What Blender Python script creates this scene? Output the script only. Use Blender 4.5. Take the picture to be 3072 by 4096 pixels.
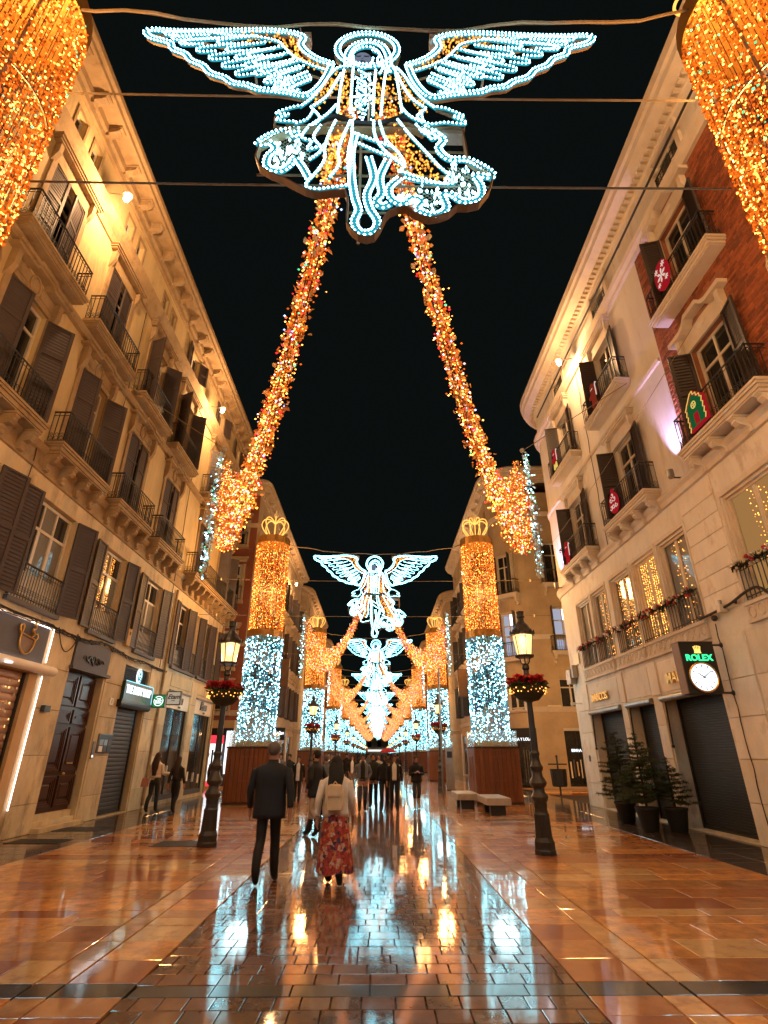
import bpy, bmesh, math, random
from math import sin, cos, pi, radians, sqrt
from mathutils import Vector, Matrix, noise
for o in list(bpy.data.objects): bpy.data.objects.remove(o)
SC = bpy.context.scene
COL = SC.collection
# ------------------------------------------------------------------ camera
EYE = 1.63
FPX = 2120.0
PITCH = math.atan((3020 - 2048) / FPX)
YAW = math.atan(26 * cos(PITCH) / FPX)
cd = bpy.data.cameras.new('camera'); cam = bpy.data.objects.new('camera', cd); COL.objects.link(cam)
cam.location = (0, 0, EYE); cam.rotation_euler = (pi / 2 + PITCH, 0, -YAW)
cd.sensor_fit = 'VERTICAL'; cd.sensor_height = 36; cd.lens = 36 * FPX / 4096
cd.clip_start = 0.05; cd.clip_end = 900
SC.camera = cam
# ------------------------------------------------------------------ night sky
W = bpy.data.worlds.new('World'); SC.world = W; W.use_nodes = True
bg = W.node_tree.nodes['Background']
bg.inputs[0].default_value = (0.30, 0.42, 0.40, 1); bg.inputs[1].default_value = 0.011
SC.view_settings.view_transform = 'Standard'; SC.view_settings.look = 'None'
SC.view_settings.exposure = 0.0; SC.view_settings.gamma = 1.0; SC.view_settings.use_curve_mapping = False
SC.render.engine = 'CYCLES'
SC.cycles.use_denoising = True
SC.cycles.max_bounces = 6; SC.cycles.diffuse_bounces = 2; SC.cycles.glossy_bounces = 3
SC.cycles.transmission_bounces = 4; SC.cycles.transparent_max_bounces = 8
SC.cycles.sample_clamp_indirect = 6.0
SC.cycles.caustics_reflective = False; SC.cycles.caustics_refractive = False

random.seed(7)
R = random.random
U = random.uniform

# ------------------------------------------------------------------ lamps that stand in the street
def point(name, loc, power, col, rad=0.1, spot=None):
    l = bpy.data.lights.new(name, 'SPOT' if spot else 'POINT'); l.energy = power; l.color = col; l.shadow_soft_size = rad
    o = bpy.data.objects.new(name, l); o.location = loc; COL.objects.link(o)
    if spot:
        l.spot_size = spot[1]; l.spot_blend = 0.7
        o.rotation_euler = Vector(spot[0]).to_track_quat('-Z', 'Y').to_euler()
    return o
WARM = (1.0, 0.53, 0.20); GOLD = (1.0, 0.49, 0.15); ICE = (0.62, 0.93, 1.0)
XC = -0.15                                  # middle of the street
ROW = [3.5 + 19.0 * k for k in range(11)]   # rows of columns and angels
LAMPY = [12.25 + 17.1 * k for k in range(11)], [11.25 + 17.1 * k for k in range(11)]
for k, y in enumerate(ROW[:5]):
    for s in (-1, 1):
        x = XC + s * 4.6
        point('column_glow', (x, y, 8.3), 1250, GOLD, 0.45)
        point('column_glow', (x, y, 4.0), 70, ICE, 0.45)
        if k < 3:
            point('garland_glow', (XC + s * 2.1, y + 5.0, 5.9), 60, GOLD, 0.25)
    if k < 4: point('angel_glow', (XC, y - 0.35, 7.8), 25, ICE, 0.8)
for s in (0, 1):
    for y in LAMPY[s][:6]:
        point('lantern_glow', (XC + (-3.2, 3.2)[s], y, 3.72), 1250, WARM, 0.09)
FLOODS = [(-7.25, -3.0, 15.9), (-7.15, 9.9, 15.75), (-7.15, 19.95, 15.75), (-7.1, 44, 14.9), (6.95, 16.0, 15.25), (6.95, 4.2, 15.25), (6.9, 41, 15.0), (-7.1, 66, 15), (6.9, 66, 15), (-7.1, 92, 15), (6.9, 92, 15)]  # nearest on each side lies out of view and is assumed
for f in FLOODS:
    s = 1 if f[0] < 0 else -1
    point('flood_glow', (f[0] + 0.35 * s, f[1], f[2] - 0.15), 700 if s > 0 else 430, (1.0, 0.54, 0.24), 0.12)

# ------------------------------------------------------------------ materials
M = {}
def newmat(key):
    m = bpy.data.materials.new(key); m.use_nodes = True; M[key] = m
    nt = m.node_tree; nt.nodes.clear()
    out = nt.nodes.new('ShaderNodeOutputMaterial')
    return m, nt, out
def nd(nt, t, **kw):
    n = nt.nodes.new(t)
    for k, v in kw.items(): setattr(n, k, v)
    return n
def pbr(key, col, rough=0.6, var=0.15, scale=3.0, bump=0.15, bscale=None, metal=0.0, spec=0.5, stain=None, rnd=0.0, coat=0.0, coatr=0.05, stretch=None, roughvar=0.0, isl=False, bdist=0.02, cior=1.5, alt=None):
    m, nt, out = newmat(key)
    p = nd(nt, 'ShaderNodeBsdfPrincipled')
    nt.links.new(p.outputs[0], out.inputs[0])
    p.inputs['Roughness'].default_value = rough; p.inputs['Metallic'].default_value = metal
    p.inputs['Specular IOR Level'].default_value = spec
    p.inputs['Coat Weight'].default_value = coat; p.inputs['Coat IOR'].default_value = cior; p.inputs['Coat Roughness'].default_value = coatr
    geo = nd(nt, 'ShaderNodeNewGeometry')
    vec = geo.outputs['Position']
    if stretch:
        mp = nd(nt, 'ShaderNodeMapping'); mp.inputs['Scale'].default_value = stretch
        nt.links.new(vec, mp.inputs[0]); vec = mp.outputs[0]
    n1 = nd(nt, 'ShaderNodeTexNoise'); n1.inputs['Scale'].default_value = scale; n1.inputs['Detail'].default_value = 6; n1.inputs['Roughness'].default_value = 0.65
    nt.links.new(vec, n1.inputs['Vector'])
    rm = nd(nt, 'ShaderNodeMapRange'); rm.inputs[1].default_value = 0.25; rm.inputs[2].default_value = 0.75
    rm.inputs[3].default_value = 1 - var; rm.inputs[4].default_value = 1 + var
    nt.links.new(n1.outputs[0], rm.inputs[0])
    val = rm.outputs[0]
    if rnd:
        oi = nd(nt, 'ShaderNodeObjectInfo'); r_ = oi.outputs['Random']
        if isl:
            ad = nd(nt, 'ShaderNodeMath', operation='ADD'); nt.links.new(r_, ad.inputs[0]); nt.links.new(geo.outputs['Random Per Island'], ad.inputs[1])
            fr = nd(nt, 'ShaderNodeMath', operation='FRACT'); nt.links.new(ad.outputs[0], fr.inputs[0]); r_ = fr.outputs[0]
        mr = nd(nt, 'ShaderNodeMapRange'); mr.inputs[3].default_value = 1 - rnd; mr.inputs[4].default_value = 1 + rnd * 0.7
        nt.links.new(r_, mr.inputs[0])
        mu = nd(nt, 'ShaderNodeMath', operation='MULTIPLY'); nt.links.new(val, mu.inputs[0]); nt.links.new(mr.outputs[0], mu.inputs[1]); val = mu.outputs[0]
    mix = nd(nt, 'ShaderNodeMix', data_type='RGBA', blend_type='MULTIPLY'); mix.inputs[0].default_value = 1
    mix.inputs[6].default_value = (*col, 1)
    cmb = nd(nt, 'ShaderNodeCombineColor')
    for i in range(3): nt.links.new(val, cmb.inputs[i])
    nt.links.new(cmb.outputs[0], mix.inputs[7])
    colout = mix.outputs[2]
    if alt and rnd:                       # some pieces are of another stone
        hs = nd(nt, 'ShaderNodeMath', operation='MULTIPLY'); hs.inputs[1].default_value = 7.31; nt.links.new(r_, hs.inputs[0])
        hf = nd(nt, 'ShaderNodeMath', operation='FRACT'); nt.links.new(hs.outputs[0], hf.inputs[0])
        for c_, lo, hi in alt:
            g1 = nd(nt, 'ShaderNodeMapRange'); g1.inputs[1].default_value = lo; g1.inputs[2].default_value = hi; nt.links.new(hf.outputs[0], g1.inputs[0])
            mz = nd(nt, 'ShaderNodeMix', data_type='RGBA'); mz.inputs[7].default_value = (*c_, 1); nt.links.new(g1.outputs[0], mz.inputs[0]); nt.links.new(colout, mz.inputs[6]); colout = mz.outputs[2]
    if stain:
        n2 = nd(nt, 'ShaderNodeTexNoise'); n2.inputs['Scale'].default_value = stain[1]; n2.inputs['Detail'].default_value = 8; n2.inputs['Roughness'].default_value = 0.7
        nt.links.new(vec, n2.inputs['Vector'])
        r2 = nd(nt, 'ShaderNodeMapRange'); r2.inputs[1].default_value = stain[2]; r2.inputs[2].default_value = stain[2] + 0.14; r2.inputs[4].default_value = stain[3]
        nt.links.new(n2.outputs[0], r2.inputs[0])
        mx = nd(nt, 'ShaderNodeMix', data_type='RGBA'); mx.inputs[7].default_value = (*stain[0], 1)
        nt.links.new(r2.outputs[0], mx.inputs[0]); nt.links.new(colout, mx.inputs[6]); colout = mx.outputs[2]
    nt.links.new(colout, p.inputs['Base Color'])
    if bump or roughvar:
        n3 = nd(nt, 'ShaderNodeTexNoise'); n3.inputs['Scale'].default_value = bscale or scale * 6; n3.inputs['Detail'].default_value = 4
        nt.links.new(vec, n3.inputs['Vector'])
        if bump:
            b = nd(nt, 'ShaderNodeBump'); b.inputs['Strength'].default_value = bump; b.inputs['Distance'].default_value = bdist
            nt.links.new(n3.outputs[0], b.inputs['Height']); nt.links.new(b.outputs[0], p.inputs['Normal'])
            if coat: nt.links.new(b.outputs[0], p.inputs['Coat Normal'])
        if roughvar:
            r3 = nd(nt, 'ShaderNodeMapRange'); r3.inputs[1].default_value = 0.3; r3.inputs[2].default_value = 0.7
            r3.inputs[3].default_value = max(0.02, coatr - roughvar) if coat else max(0.02, rough - roughvar); r3.inputs[4].default_value = (coatr if coat else rough) + roughvar
            nt.links.new(n1.outputs[0], r3.inputs[0]); nt.links.new(r3.outputs[0], p.inputs['Coat Roughness' if coat else 'Roughness'])
    return m
def emis(key, col, strength, rnd=0.0):
    m, nt, out = newmat(key)
    e = nd(nt, 'ShaderNodeEmission'); e.inputs[0].default_value = (*col, 1); e.inputs[1].default_value = strength
    if rnd:
        g = nd(nt, 'ShaderNodeNewGeometry')
        mr = nd(nt, 'ShaderNodeMapRange'); mr.inputs[3].default_value = strength * (1 - rnd); mr.inputs[4].default_value = strength * (1 + rnd)
        nt.links.new(g.outputs['Random Per Island'], mr.inputs[0]); nt.links.new(mr.outputs[0], e.inputs[1])
    nt.links.new(e.outputs[0], out.inputs[0])
    m.cycles.emission_sampling = 'NONE'
    return m
def glassy(key, col, rough=0.04, alpha=0.25):
    m, nt, out = newmat(key)
    p = nd(nt, 'ShaderNodeBsdfPrincipled'); p.inputs['Base Color'].default_value = (*col, 1); p.inputs['Roughness'].default_value = rough
    p.inputs['Alpha'].default_value = alpha; p.inputs['Specular IOR Level'].default_value = 0.8
    nt.links.new(p.outputs[0], out.inputs[0]); return m
# masonry
pbr('stucco_left', (0.62, 0.47, 0.24), 0.85, 0.22, 1.1, 0.25, 14, stain=((0.24, 0.16, 0.09), 1.5, 0.54, 0.6), stretch=(1, 1, 0.22))
pbr('stone_left', (0.66, 0.52, 0.31), 0.75, 0.24, 2.2, 0.35, 16, stain=((0.22, 0.14, 0.08), 1.7, 0.53, 0.6), rnd=0.14, stretch=(1, 1, 0.4))
pbr('trim_left', (0.36, 0.25, 0.13), 0.8, 0.25, 2.5, 0.35, 18, stain=((0.17, 0.10, 0.055), 2.4, 0.53, 0.65))
pbr('stucco_right', (0.72, 0.66, 0.58), 0.85, 0.14, 1.0, 0.22, 14, stain=((0.34, 0.24, 0.15), 1.4, 0.55, 0.5), stretch=(1, 1, 0.22))
pbr('stone_right', (0.74, 0.67, 0.56), 0.7, 0.20, 1.8, 0.3, 16, stain=((0.33, 0.22, 0.13), 1.8, 0.54, 0.6), rnd=0.12, stretch=(1, 1, 0.5))
pbr('trim_right', (0.64, 0.55, 0.44), 0.75, 0.14, 2.0, 0.25, 18, stain=((0.32, 0.22, 0.12), 2.2, 0.62, 0.45))
pbr('brick', (0.30, 0.085, 0.032), 0.8, 0.3, 8.0, 0.35, 30, rnd=0.45, isl=True, stain=((0.10, 0.035, 0.02), 1.6, 0.52, 0.7))
pbr('mortar', (0.30, 0.12, 0.06), 0.9, 0.2, 6.0, 0.2)
pbr('stucco_red', (0.27, 0.085, 0.045), 0.85, 0.2, 1.2, 0.2, 14)
pbr('stucco_far', (0.48, 0.36, 0.22), 0.85, 0.2, 0.8, 0.2, 10)
pbr('stucco_orange', (0.60, 0.38, 0.17), 0.85, 0.15, 0.8, 0.2, 10)
pbr('trim_far', (0.52, 0.40, 0.26), 0.85, 0.2, 1.5, 0.2, 10)
pbr('roof', (0.12, 0.07, 0.05), 0.9, 0.2, 2)
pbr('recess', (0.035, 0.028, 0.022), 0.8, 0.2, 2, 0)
# joinery, metal
pbr('shutter_left', (0.062, 0.046, 0.043), 0.55, 0.15, 4, 0.15, 30)
pbr('shutter_right', (0.030, 0.018, 0.014), 0.5, 0.15, 4, 0.15, 30)
pbr('shutter_dark', (0.04, 0.04, 0.042), 0.5, 0.15, 4, 0.1)
pbr('white_wood', (0.66, 0.60, 0.50), 0.45, 0.08, 5, 0.05)
pbr('iron', (0.020, 0.019, 0.018), 0.42, 0.2, 9, 0.12, 40, spec=0.5)
pbr('iron_lamp', (0.030, 0.028, 0.026), 0.35, 0.25, 9, 0.15, 40)
pbr('steel', (0.30, 0.29, 0.28), 0.35, 0.15, 6, 0.05, metal=0.8)
pbr('roller', (0.060, 0.057, 0.057), 0.5, 0.15, 3, 0.05, metal=0.2)
pbr('roller_dark', (0.032, 0.036, 0.040), 0.5, 0.15, 3, 0.05, metal=0.2)
pbr('roller_pink', (0.42, 0.24, 0.16), 0.35, 0.12, 3, 0.05, metal=0.5)
pbr('door_wood', (0.060, 0.022, 0.012), 0.32, 0.25, 3, 0.12, 30, stretch=(1, 1, 0.15))
pbr('slate', (0.085, 0.082, 0.098), 0.6, 0.15, 3, 0.1)
pbr('black', (0.012, 0.012, 0.013), 0.35, 0.1, 3, 0)
pbr('green_sign', (0.008, 0.05, 0.035), 0.3, 0.1, 3, 0)
pbr('cream_sign', (0.82, 0.72, 0.58), 0.5, 0.05, 3, 0)
pbr('brass', (0.75, 0.45, 0.12), 0.3, 0.1, 6, 0.05, metal=0.9)
pbr('gold_band', (0.40, 0.20, 0.045), 0.38, 0.2, 5, 0.1, metal=0.6)
pbr('frame_brown', (0.20, 0.11, 0.05), 0.5, 0.2, 6, 0.1)
pbr('cable', (0.22, 0.16, 0.10), 0.6, 0.2, 9, 0)
pbr('cable_dark', (0.025, 0.020, 0.018), 0.6, 0.2, 9, 0)
pbr('porcelain', (0.75, 0.66, 0.42), 0.3, 0.05, 9, 0)
pbr('plank', (0.22, 0.075, 0.024), 0.38, 0.3, 3.0, 0.25, 12, rnd=0.22, stretch=(3, 3, 0.35))
pbr('plank_dark', (0.05, 0.02, 0.01), 0.6, 0.2, 3)
pbr('concrete', (0.42, 0.38, 0.33), 0.55, 0.15, 5, 0.25, 30)
pbr('wire', (0.012, 0.005, 0.002), 0.5, 0.2, 9, 0)
# wet paving
pbr('bed', (0.030, 0.020, 0.014), 0.6, 0.2, 4, 0.2)
pbr('sett', (0.150, 0.058, 0.021), 0.55, 0.45, 7, 0.13, 70, coat=1.0, coatr=0.050, roughvar=0.028, rnd=0.5, isl=True, bdist=0.0012, cior=2.4, stain=((0.03, 0.014, 0.008), 2.0, 0.52, 0.7))
pbr('marble_slab', (0.72, 0.315, 0.075), 0.45, 0.5, 4.5, 0.20, 14, coat=1.0, coatr=0.042, roughvar=0.036, rnd=0.35, isl=True, stain=((0.26, 0.075, 0.022), 5.0, 0.50, 0.55), bdist=0.0013, cior=1.85, alt=(((0.38, 0.11, 0.026), 0.50, 0.64), ((0.76, 0.46, 0.18), 0.72, 0.85)))
pbr('marble_border', (0.68, 0.36, 0.13), 0.45, 0.4, 4.5, 0.2, 14, coat=1.0, coatr=0.042, roughvar=0.036, rnd=0.25, isl=True, stain=((0.33, 0.11, 0.035), 3.0, 0.50, 0.8), bdist=0.0013, cior=1.85)
pbr('black_slab', (0.010, 0.010, 0.010), 0.5, 0.4, 6, 0.3, 30, coat=1.0, coatr=0.06, roughvar=0.04, rnd=0.3, isl=True, bdist=0.0014, cior=1.7)
pbr('granite_dark', (0.050, 0.032, 0.020), 0.5, 0.3, 5, 0.3, 40, coat=0.9, coatr=0.09, roughvar=0.05, rnd=0.3, isl=True, bdist=0.0014, cior=1.7)
# glass and lights
pbr('pane', (0.022, 0.022, 0.022), 0.06, 0.6, 1.5, 0.02, 2, spec=0.8)
pbr('pane_curtain', (0.15, 0.135, 0.10), 0.5, 0.35, 5, 0, coat=1.0, coatr=0.04, stretch=(6, 6, 0.3))
glassy('acrylic', (0.85, 0.95, 1.0), 0.08, 0.22)
glassy('shop_glass', (0.06, 0.06, 0.06), 0.03, 0.5)
emis('pane_warm', (1.0, 0.50, 0.16), 0.35)
emis('pane_cool', (0.78, 0.80, 1.0), 0.50)
emis('tube_cool', (0.90, 0.92, 1.0), 3.0)
emis('bulb_gold', (1.0, 0.36, 0.06), 6.0, 0.9)
emis('glow_amber', (1.0, 0.15, 0.010), 1.05, 0.8)  # dim orange bodies painted in as the halo glow between the bright bulbs
emis('bulb_ice', (0.32, 0.82, 0.95), 21.0, 0.9)
emis('bulb_sky', (0.12, 0.52, 0.66), 0.7, 0.7)
emis('bulb_pink', (1.0, 0.50, 0.42), 4.0, 0.6)
emis('bulb_red', (1.0, 0.03, 0.03), 2.6, 0.5)
emis('bulb_green', (0.12, 1.0, 0.40), 1.8, 0.5)
emis('bulb_blue', (0.35, 0.45, 1.0), 3.5, 0.5)
emis('led_white', (0.30, 0.80, 0.95), 19.0)
emis('glow_teal', (0.05, 0.48, 0.62), 0.8)  # glowing tube colour stands in for the teal halo round the beads
emis('led_gold', (1.0, 0.36, 0.05), 2.2, 0.8)
emis('rope_gold', (1.0, 0.44, 0.08), 2.2)
emis('rope_red', (1.0, 0.12, 0.03), 3.2)
emis('strip_white', (1.0, 0.80, 0.76), 6.0)
emis('lantern_glass', (1.0, 0.58, 0.20), 2.2)
emis('lantern_core', (1.0, 0.74, 0.36), 9.0)
emis('flood', (1.0, 0.80, 0.52), 60.0)
emis('flood_lilac', (0.80, 0.66, 1.0), 20.0)
emis('lit_green', (0.05, 1.0, 0.36), 1.6)
emis('lit_bottle', (0.02, 0.30, 0.10), 0.9)
emis('lit_white', (0.92, 0.97, 1.0), 1.7)
emis('lit_cyan', (0.30, 0.85, 1.0), 1.8)
emis('lit_gold', (1.0, 0.66, 0.14), 1.8)
emis('lit_red', (1.0, 0.04, 0.06), 1.5)
emis('shop_glow', (1.0, 0.50, 0.22), 0.5)
pbr('leaf_gold', (0.85, 0.43, 0.11), 0.35, 0.3, 20, 0, rnd=0.4, isl=True)
pbr('leaf_clear', (0.62, 0.72, 0.70), 0.15, 0.2, 20, 0, spec=0.8)
# ------------------------------------------------------------------ mesh helpers
class MB:
    def __init__(s): s.v = []; s.f = []; s.k = []; s.mats = []; s.smooth = False
    def mi(s, m):
        if m not in s.mats: s.mats.append(m)
        return s.mats.index(m)
    def face(s, pts, m):
        i = len(s.v); s.v += [tuple(p) for p in pts]; s.f.append(tuple(range(i, i + len(pts)))); s.k.append(s.mi(m))
    def add(s, vs, fs, m):
        i = len(s.v); s.v += [tuple(p) for p in vs]; k = s.mi(m)
        for f in fs: s.f.append(tuple(i + j for j in f)); s.k.append(k)
    def box(s, x0, x1, y0, y1, z0, z1, m, nobot=False):
        vs = [(x0, y0, z0), (x1, y0, z0), (x1, y1, z0), (x0, y1, z0), (x0, y0, z1), (x1, y0, z1), (x1, y1, z1), (x0, y1, z1)]
        fs = [(4, 5, 6, 7), (0, 1, 5, 4), (1, 2, 6, 5), (2, 3, 7, 6), (3, 0, 4, 7)]
        if not nobot: fs.append((3, 2, 1, 0))
        s.add(vs, fs, m)
    def cbox(s, x0, x1, y0, y1, z0, z1, c, m):
        # box whose +z face is chamfered by c
        vs = [(x0, y0, z0), (x1, y0, z0), (x1, y1, z0), (x0, y1, z0), (x0, y0, z1 - c), (x1, y0, z1 - c), (x1, y1, z1 - c), (x0, y1, z1 - c),
              (x0 + c, y0 + c, z1), (x1 - c, y0 + c, z1), (x1 - c, y1 - c, z1), (x0 + c, y1 - c, z1)]
        fs = [(8, 9, 10, 11), (4, 5, 9, 8), (5, 6, 10, 9), (6, 7, 11, 10), (7, 4, 8, 11), (0, 1, 5, 4), (1, 2, 6, 5), (2, 3, 7, 6), (3, 0, 4, 7)]
        s.add(vs, fs, m)
    def fbox(s, x0, x1, z0, z1, y, d, c, m):
        # block standing on a facade: front face at y, running back d, front edges chamfered
        b = y + d
        vs = [(x0, b, z0), (x1, b, z0), (x1, b, z1), (x0, b, z1), (x0, y + c, z0), (x1, y + c, z0), (x1, y + c, z1), (x0, y + c, z1),
              (x0 + c, y, z0 + c), (x1 - c, y, z0 + c), (x1 - c, y, z1 - c), (x0 + c, y, z1 - c)]
        fs = [(8, 9, 10, 11), (4, 5, 9, 8), (5, 6, 10, 9), (6, 7, 11, 10), (7, 4, 8, 11), (0, 1, 5, 4), (1, 2, 6, 5), (2, 3, 7, 6), (3, 0, 4, 7)]
        s.add(vs, fs, m)
    def prism(s, poly, y0, y1, m):           # polygon in x,z pushed along y
        n = len(poly)
        vs = [(p[0], y0, p[1]) for p in poly] + [(p[0], y1, p[1]) for p in poly]
        fs = [tuple(range(n)), tuple(range(2 * n - 1, n - 1, -1))] + [(i, (i + 1) % n, n + (i + 1) % n, n + i) for i in range(n)]
        s.add(vs, fs, m)
    def prism_x(s, poly, x0, x1, m):         # polygon in y,z pushed along x
        n = len(poly)
        vs = [(x0, p[0], p[1]) for p in poly] + [(x1, p[0], p[1]) for p in poly]
        fs = [tuple(range(n)), tuple(range(2 * n - 1, n - 1, -1))] + [(i, (i + 1) % n, n + (i + 1) % n, n + i) for i in range(n)]
        s.add(vs, fs, m)
    def tube(s, pts, r, m, n=6, closed=False):
        pts = [Vector(p) for p in pts]; N = len(pts)
        rr = r if isinstance(r, (list, tuple)) else [r] * N
        vs = []; up = None
        for i, p in enumerate(pts):
            if closed: t = pts[(i + 1) % N] - pts[i - 1]
            else: t = pts[min(i + 1, N - 1)] - pts[max(i - 1, 0)]
            if t.length < 1e-9: t = Vector((0, 0, 1))
            t.normalize()
            if up is None: up = Vector((0, 0, 1)) if abs(t.z) < 0.9 else Vector((1, 0, 0))
            a = t.cross(up)
            if a.length < 1e-4: a = t.cross(Vector((0.3, 1, 0.2)))
            a.normalize(); b = a.cross(t).normalized(); up = b
            for j in range(n):
                q = 2 * pi * j / n
                vs.append(p + (a * cos(q) + b * sin(q)) * rr[i])
        fs = []
        for i in range(N if closed else N - 1):
            i2 = (i + 1) % N
            for j in range(n):
                fs.append((i * n + j, i * n + (j + 1) % n, i2 * n + (j + 1) % n, i2 * n + j))
        if not closed: fs += [tuple(range(n - 1, -1, -1)), tuple((N - 1) * n + j for j in range(n))]
        s.add(vs, fs, m)
    def lathe(s, prof, m, n=16, c=(0, 0, 0), a0=0.0, sq=None):
        vs = []
        for r, z in prof:
            for j in range(n):
                q = a0 + 2 * pi * j / n
                vs.append((c[0] + r * cos(q), c[1] + r * sin(q), c[2] + z))
        fs = []
        for i in range(len(prof) - 1):
            for j in range(n):
                fs.append((i * n + j, i * n + (j + 1) % n, (i + 1) * n + (j + 1) % n, (i + 1) * n + j))
        fs.append(tuple(range(n - 1, -1, -1))); fs.append(tuple((len(prof) - 1) * n + j for j in range(n)))
        s.add(vs, fs, m)
    def octa(s, c, r, m, rz=None):
        x, y, z = c; h = rz or r
        s.add([(x + r, y, z), (x, y + r, z), (x - r, y, z), (x, y - r, z), (x, y, z + h), (x, y, z - h)],
              [(0, 1, 4), (1, 2, 4), (2, 3, 4), (3, 0, 4), (1, 0, 5), (2, 1, 5), (3, 2, 5), (0, 3, 5)], m)
    def ball(s, c, r, m, n=8, k=6, sx=1, sy=1, sz=1):
        vs = []; 
        for i in range(k + 1):
            t = pi * i / k
            for j in range(n):
                q = 2 * pi * j / n
                vs.append((c[0] + sx * r * sin(t) * cos(q), c[1] + sy * r * sin(t) * sin(q), c[2] - sz * r * cos(t)))
        fs = [(i * n + j, i * n + (j + 1) % n, (i + 1) * n + (j + 1) % n, (i + 1) * n + j) for i in range(k) for j in range(n)]
        s.add(vs, fs, m)
    def sweep(s, path, prof, m):
        # path: points in x,y (street on the -normal side); prof: (outward, z) list, open; capped
        N = len(path); vs = []; n = len(prof)
        nor = []
        for i in range(N):
            a = Vector(path[max(i - 1, 0)]); b = Vector(path[min(i + 1, N - 1)])
            t = (b - a).normalized(); nor.append(Vector((t.y, -t.x)))
        for i in range(N):
            for o, z in prof: vs.append((path[i][0] + nor[i].x * o, path[i][1] + nor[i].y * o, z))
        fs = [(i * n + j, (i + 1) * n + j, (i + 1) * n + j + 1, i * n + j + 1) for i in range(N - 1) for j in range(n - 1)]
        fs += [tuple(range(n)), tuple((N - 1) * n + j for j in range(n - 1, -1, -1))]
        s.add(vs, fs, m)
    def merge(s, o, mat=None):
        i = len(s.v)
        s.v += [tuple(mat @ Vector(p)) for p in o.v] if mat else o.v
        mp = [s.mi(m) for m in o.mats]
        for f, k in zip(o.f, o.k): s.f.append(tuple(i + j for j in f)); s.k.append(mp[k])
    def mesh(s, name, smooth=False, norm=True):
        me = bpy.data.meshes.new(name); me.from_pydata(s.v, [], s.f)
        for m in s.mats: me.materials.append(M[m])
        me.polygons.foreach_set('material_index', s.k)
        if norm:
            b = bmesh.new(); b.from_mesh(me); bmesh.ops.recalc_face_normals(b, faces=b.faces); b.to_mesh(me); b.free()
        if smooth:
            me.polygons.foreach_set('use_smooth', [True] * len(me.polygons))
            try: me.set_sharp_from_angle(angle=radians(smooth if smooth > 1 else 40))
            except Exception: pass
        me.update(); return me
def link(name, me, parent=None, loc=(0, 0, 0), rot=(0, 0, 0)):
    o = bpy.data.objects.new(name, me); COL.objects.link(o); o.location = loc; o.rotation_euler = rot
    if parent: o.parent = parent
    return o
def obj(name, mb, parent=None, loc=(0, 0, 0), rot=(0, 0, 0), smooth=False, norm=True):
    return link(name, mb.mesh(name, smooth, norm), parent, loc, rot)
def tag(o, label, cat, group=None):
    o['label'] = label; o['category'] = cat
    if group: o['group'] = group
    return o
def thing(name, label, cat, loc=(0, 0, 0), rz=0.0, group=None):
    o = bpy.data.objects.new(name, None); COL.objects.link(o); o.location = loc; o.rotation_euler = (0, 0, rz)
    o.empty_display_size = 0.2
    return tag(o, label, cat, group)
def stuff(o): o['kind'] = 'stuff'; return o
def structure(o): o['kind'] = 'structure'; return o
def copy_tree(o, parent=None):
    c = o.copy(); COL.objects.link(c)
    if parent: c.parent = parent
    for ch in o.children: copy_tree(ch, c)
    return c
def arc(cx, cy, r, a0, a1, n): return [(cx + r * cos(a0 + (a1 - a0) * i / n), cy + r * sin(a0 + (a1 - a0) * i / n)) for i in range(n + 1)]
def catmull(p, n=6, closed=False):
    p = [Vector(q) for q in p]; out = []; N = len(p)
    for i in range(N if closed else N - 1):
        a, b, c, d = (p[(i - 1) % N], p[i], p[(i + 1) % N], p[(i + 2) % N]) if closed else (p[max(i - 1, 0)], p[i], p[i + 1], p[min(i + 2, N - 1)])
        for k in range(n):
            t = k / n
            out.append(0.5 * ((2 * b) + (c - a) * t + (2 * a - 5 * b + 4 * c - d) * t * t + (3 * b - a - 3 * c + d) * t ** 3))
    if not closed: out.append(p[-1])
    return out
def resample(pts, step):
    pts = [Vector(p) for p in pts]; out = []; acc = 0.0; want = 0.0
    for a, b in zip(pts, pts[1:]):
        l = (b - a).length
        while want <= acc + l and l > 1e-9:
            out.append(a.lerp(b, (want - acc) / l)); want += step
        acc += l
    return out
def text_mesh(txt, size, m, depth=0.01, bold=0.0, shear=0.0, space=1.0, sx=1.0):
    c = bpy.data.curves.new('lettering', 'FONT'); c.body = txt; c.size = size; c.extrude = depth / 2; c.offset = bold; c.shear = shear
    c.align_x = 'CENTER'; c.align_y = 'CENTER'; c.space_character = space; c.resolution_u = 3
    o = bpy.data.objects.new('lettering', c); COL.objects.link(o)
    dg = bpy.context.evaluated_depsgraph_get()
    me = bpy.data.meshes.new_from_object(o.evaluated_get(dg))
    bpy.data.objects.remove(o)
    me.transform(Matrix.Rotation(pi / 2, 4, 'X') @ Matrix.Diagonal((sx, 1, 1, 1)))
    me.materials.clear(); me.materials.append(M[m]); me.name = 'lettering'
    return me

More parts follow.
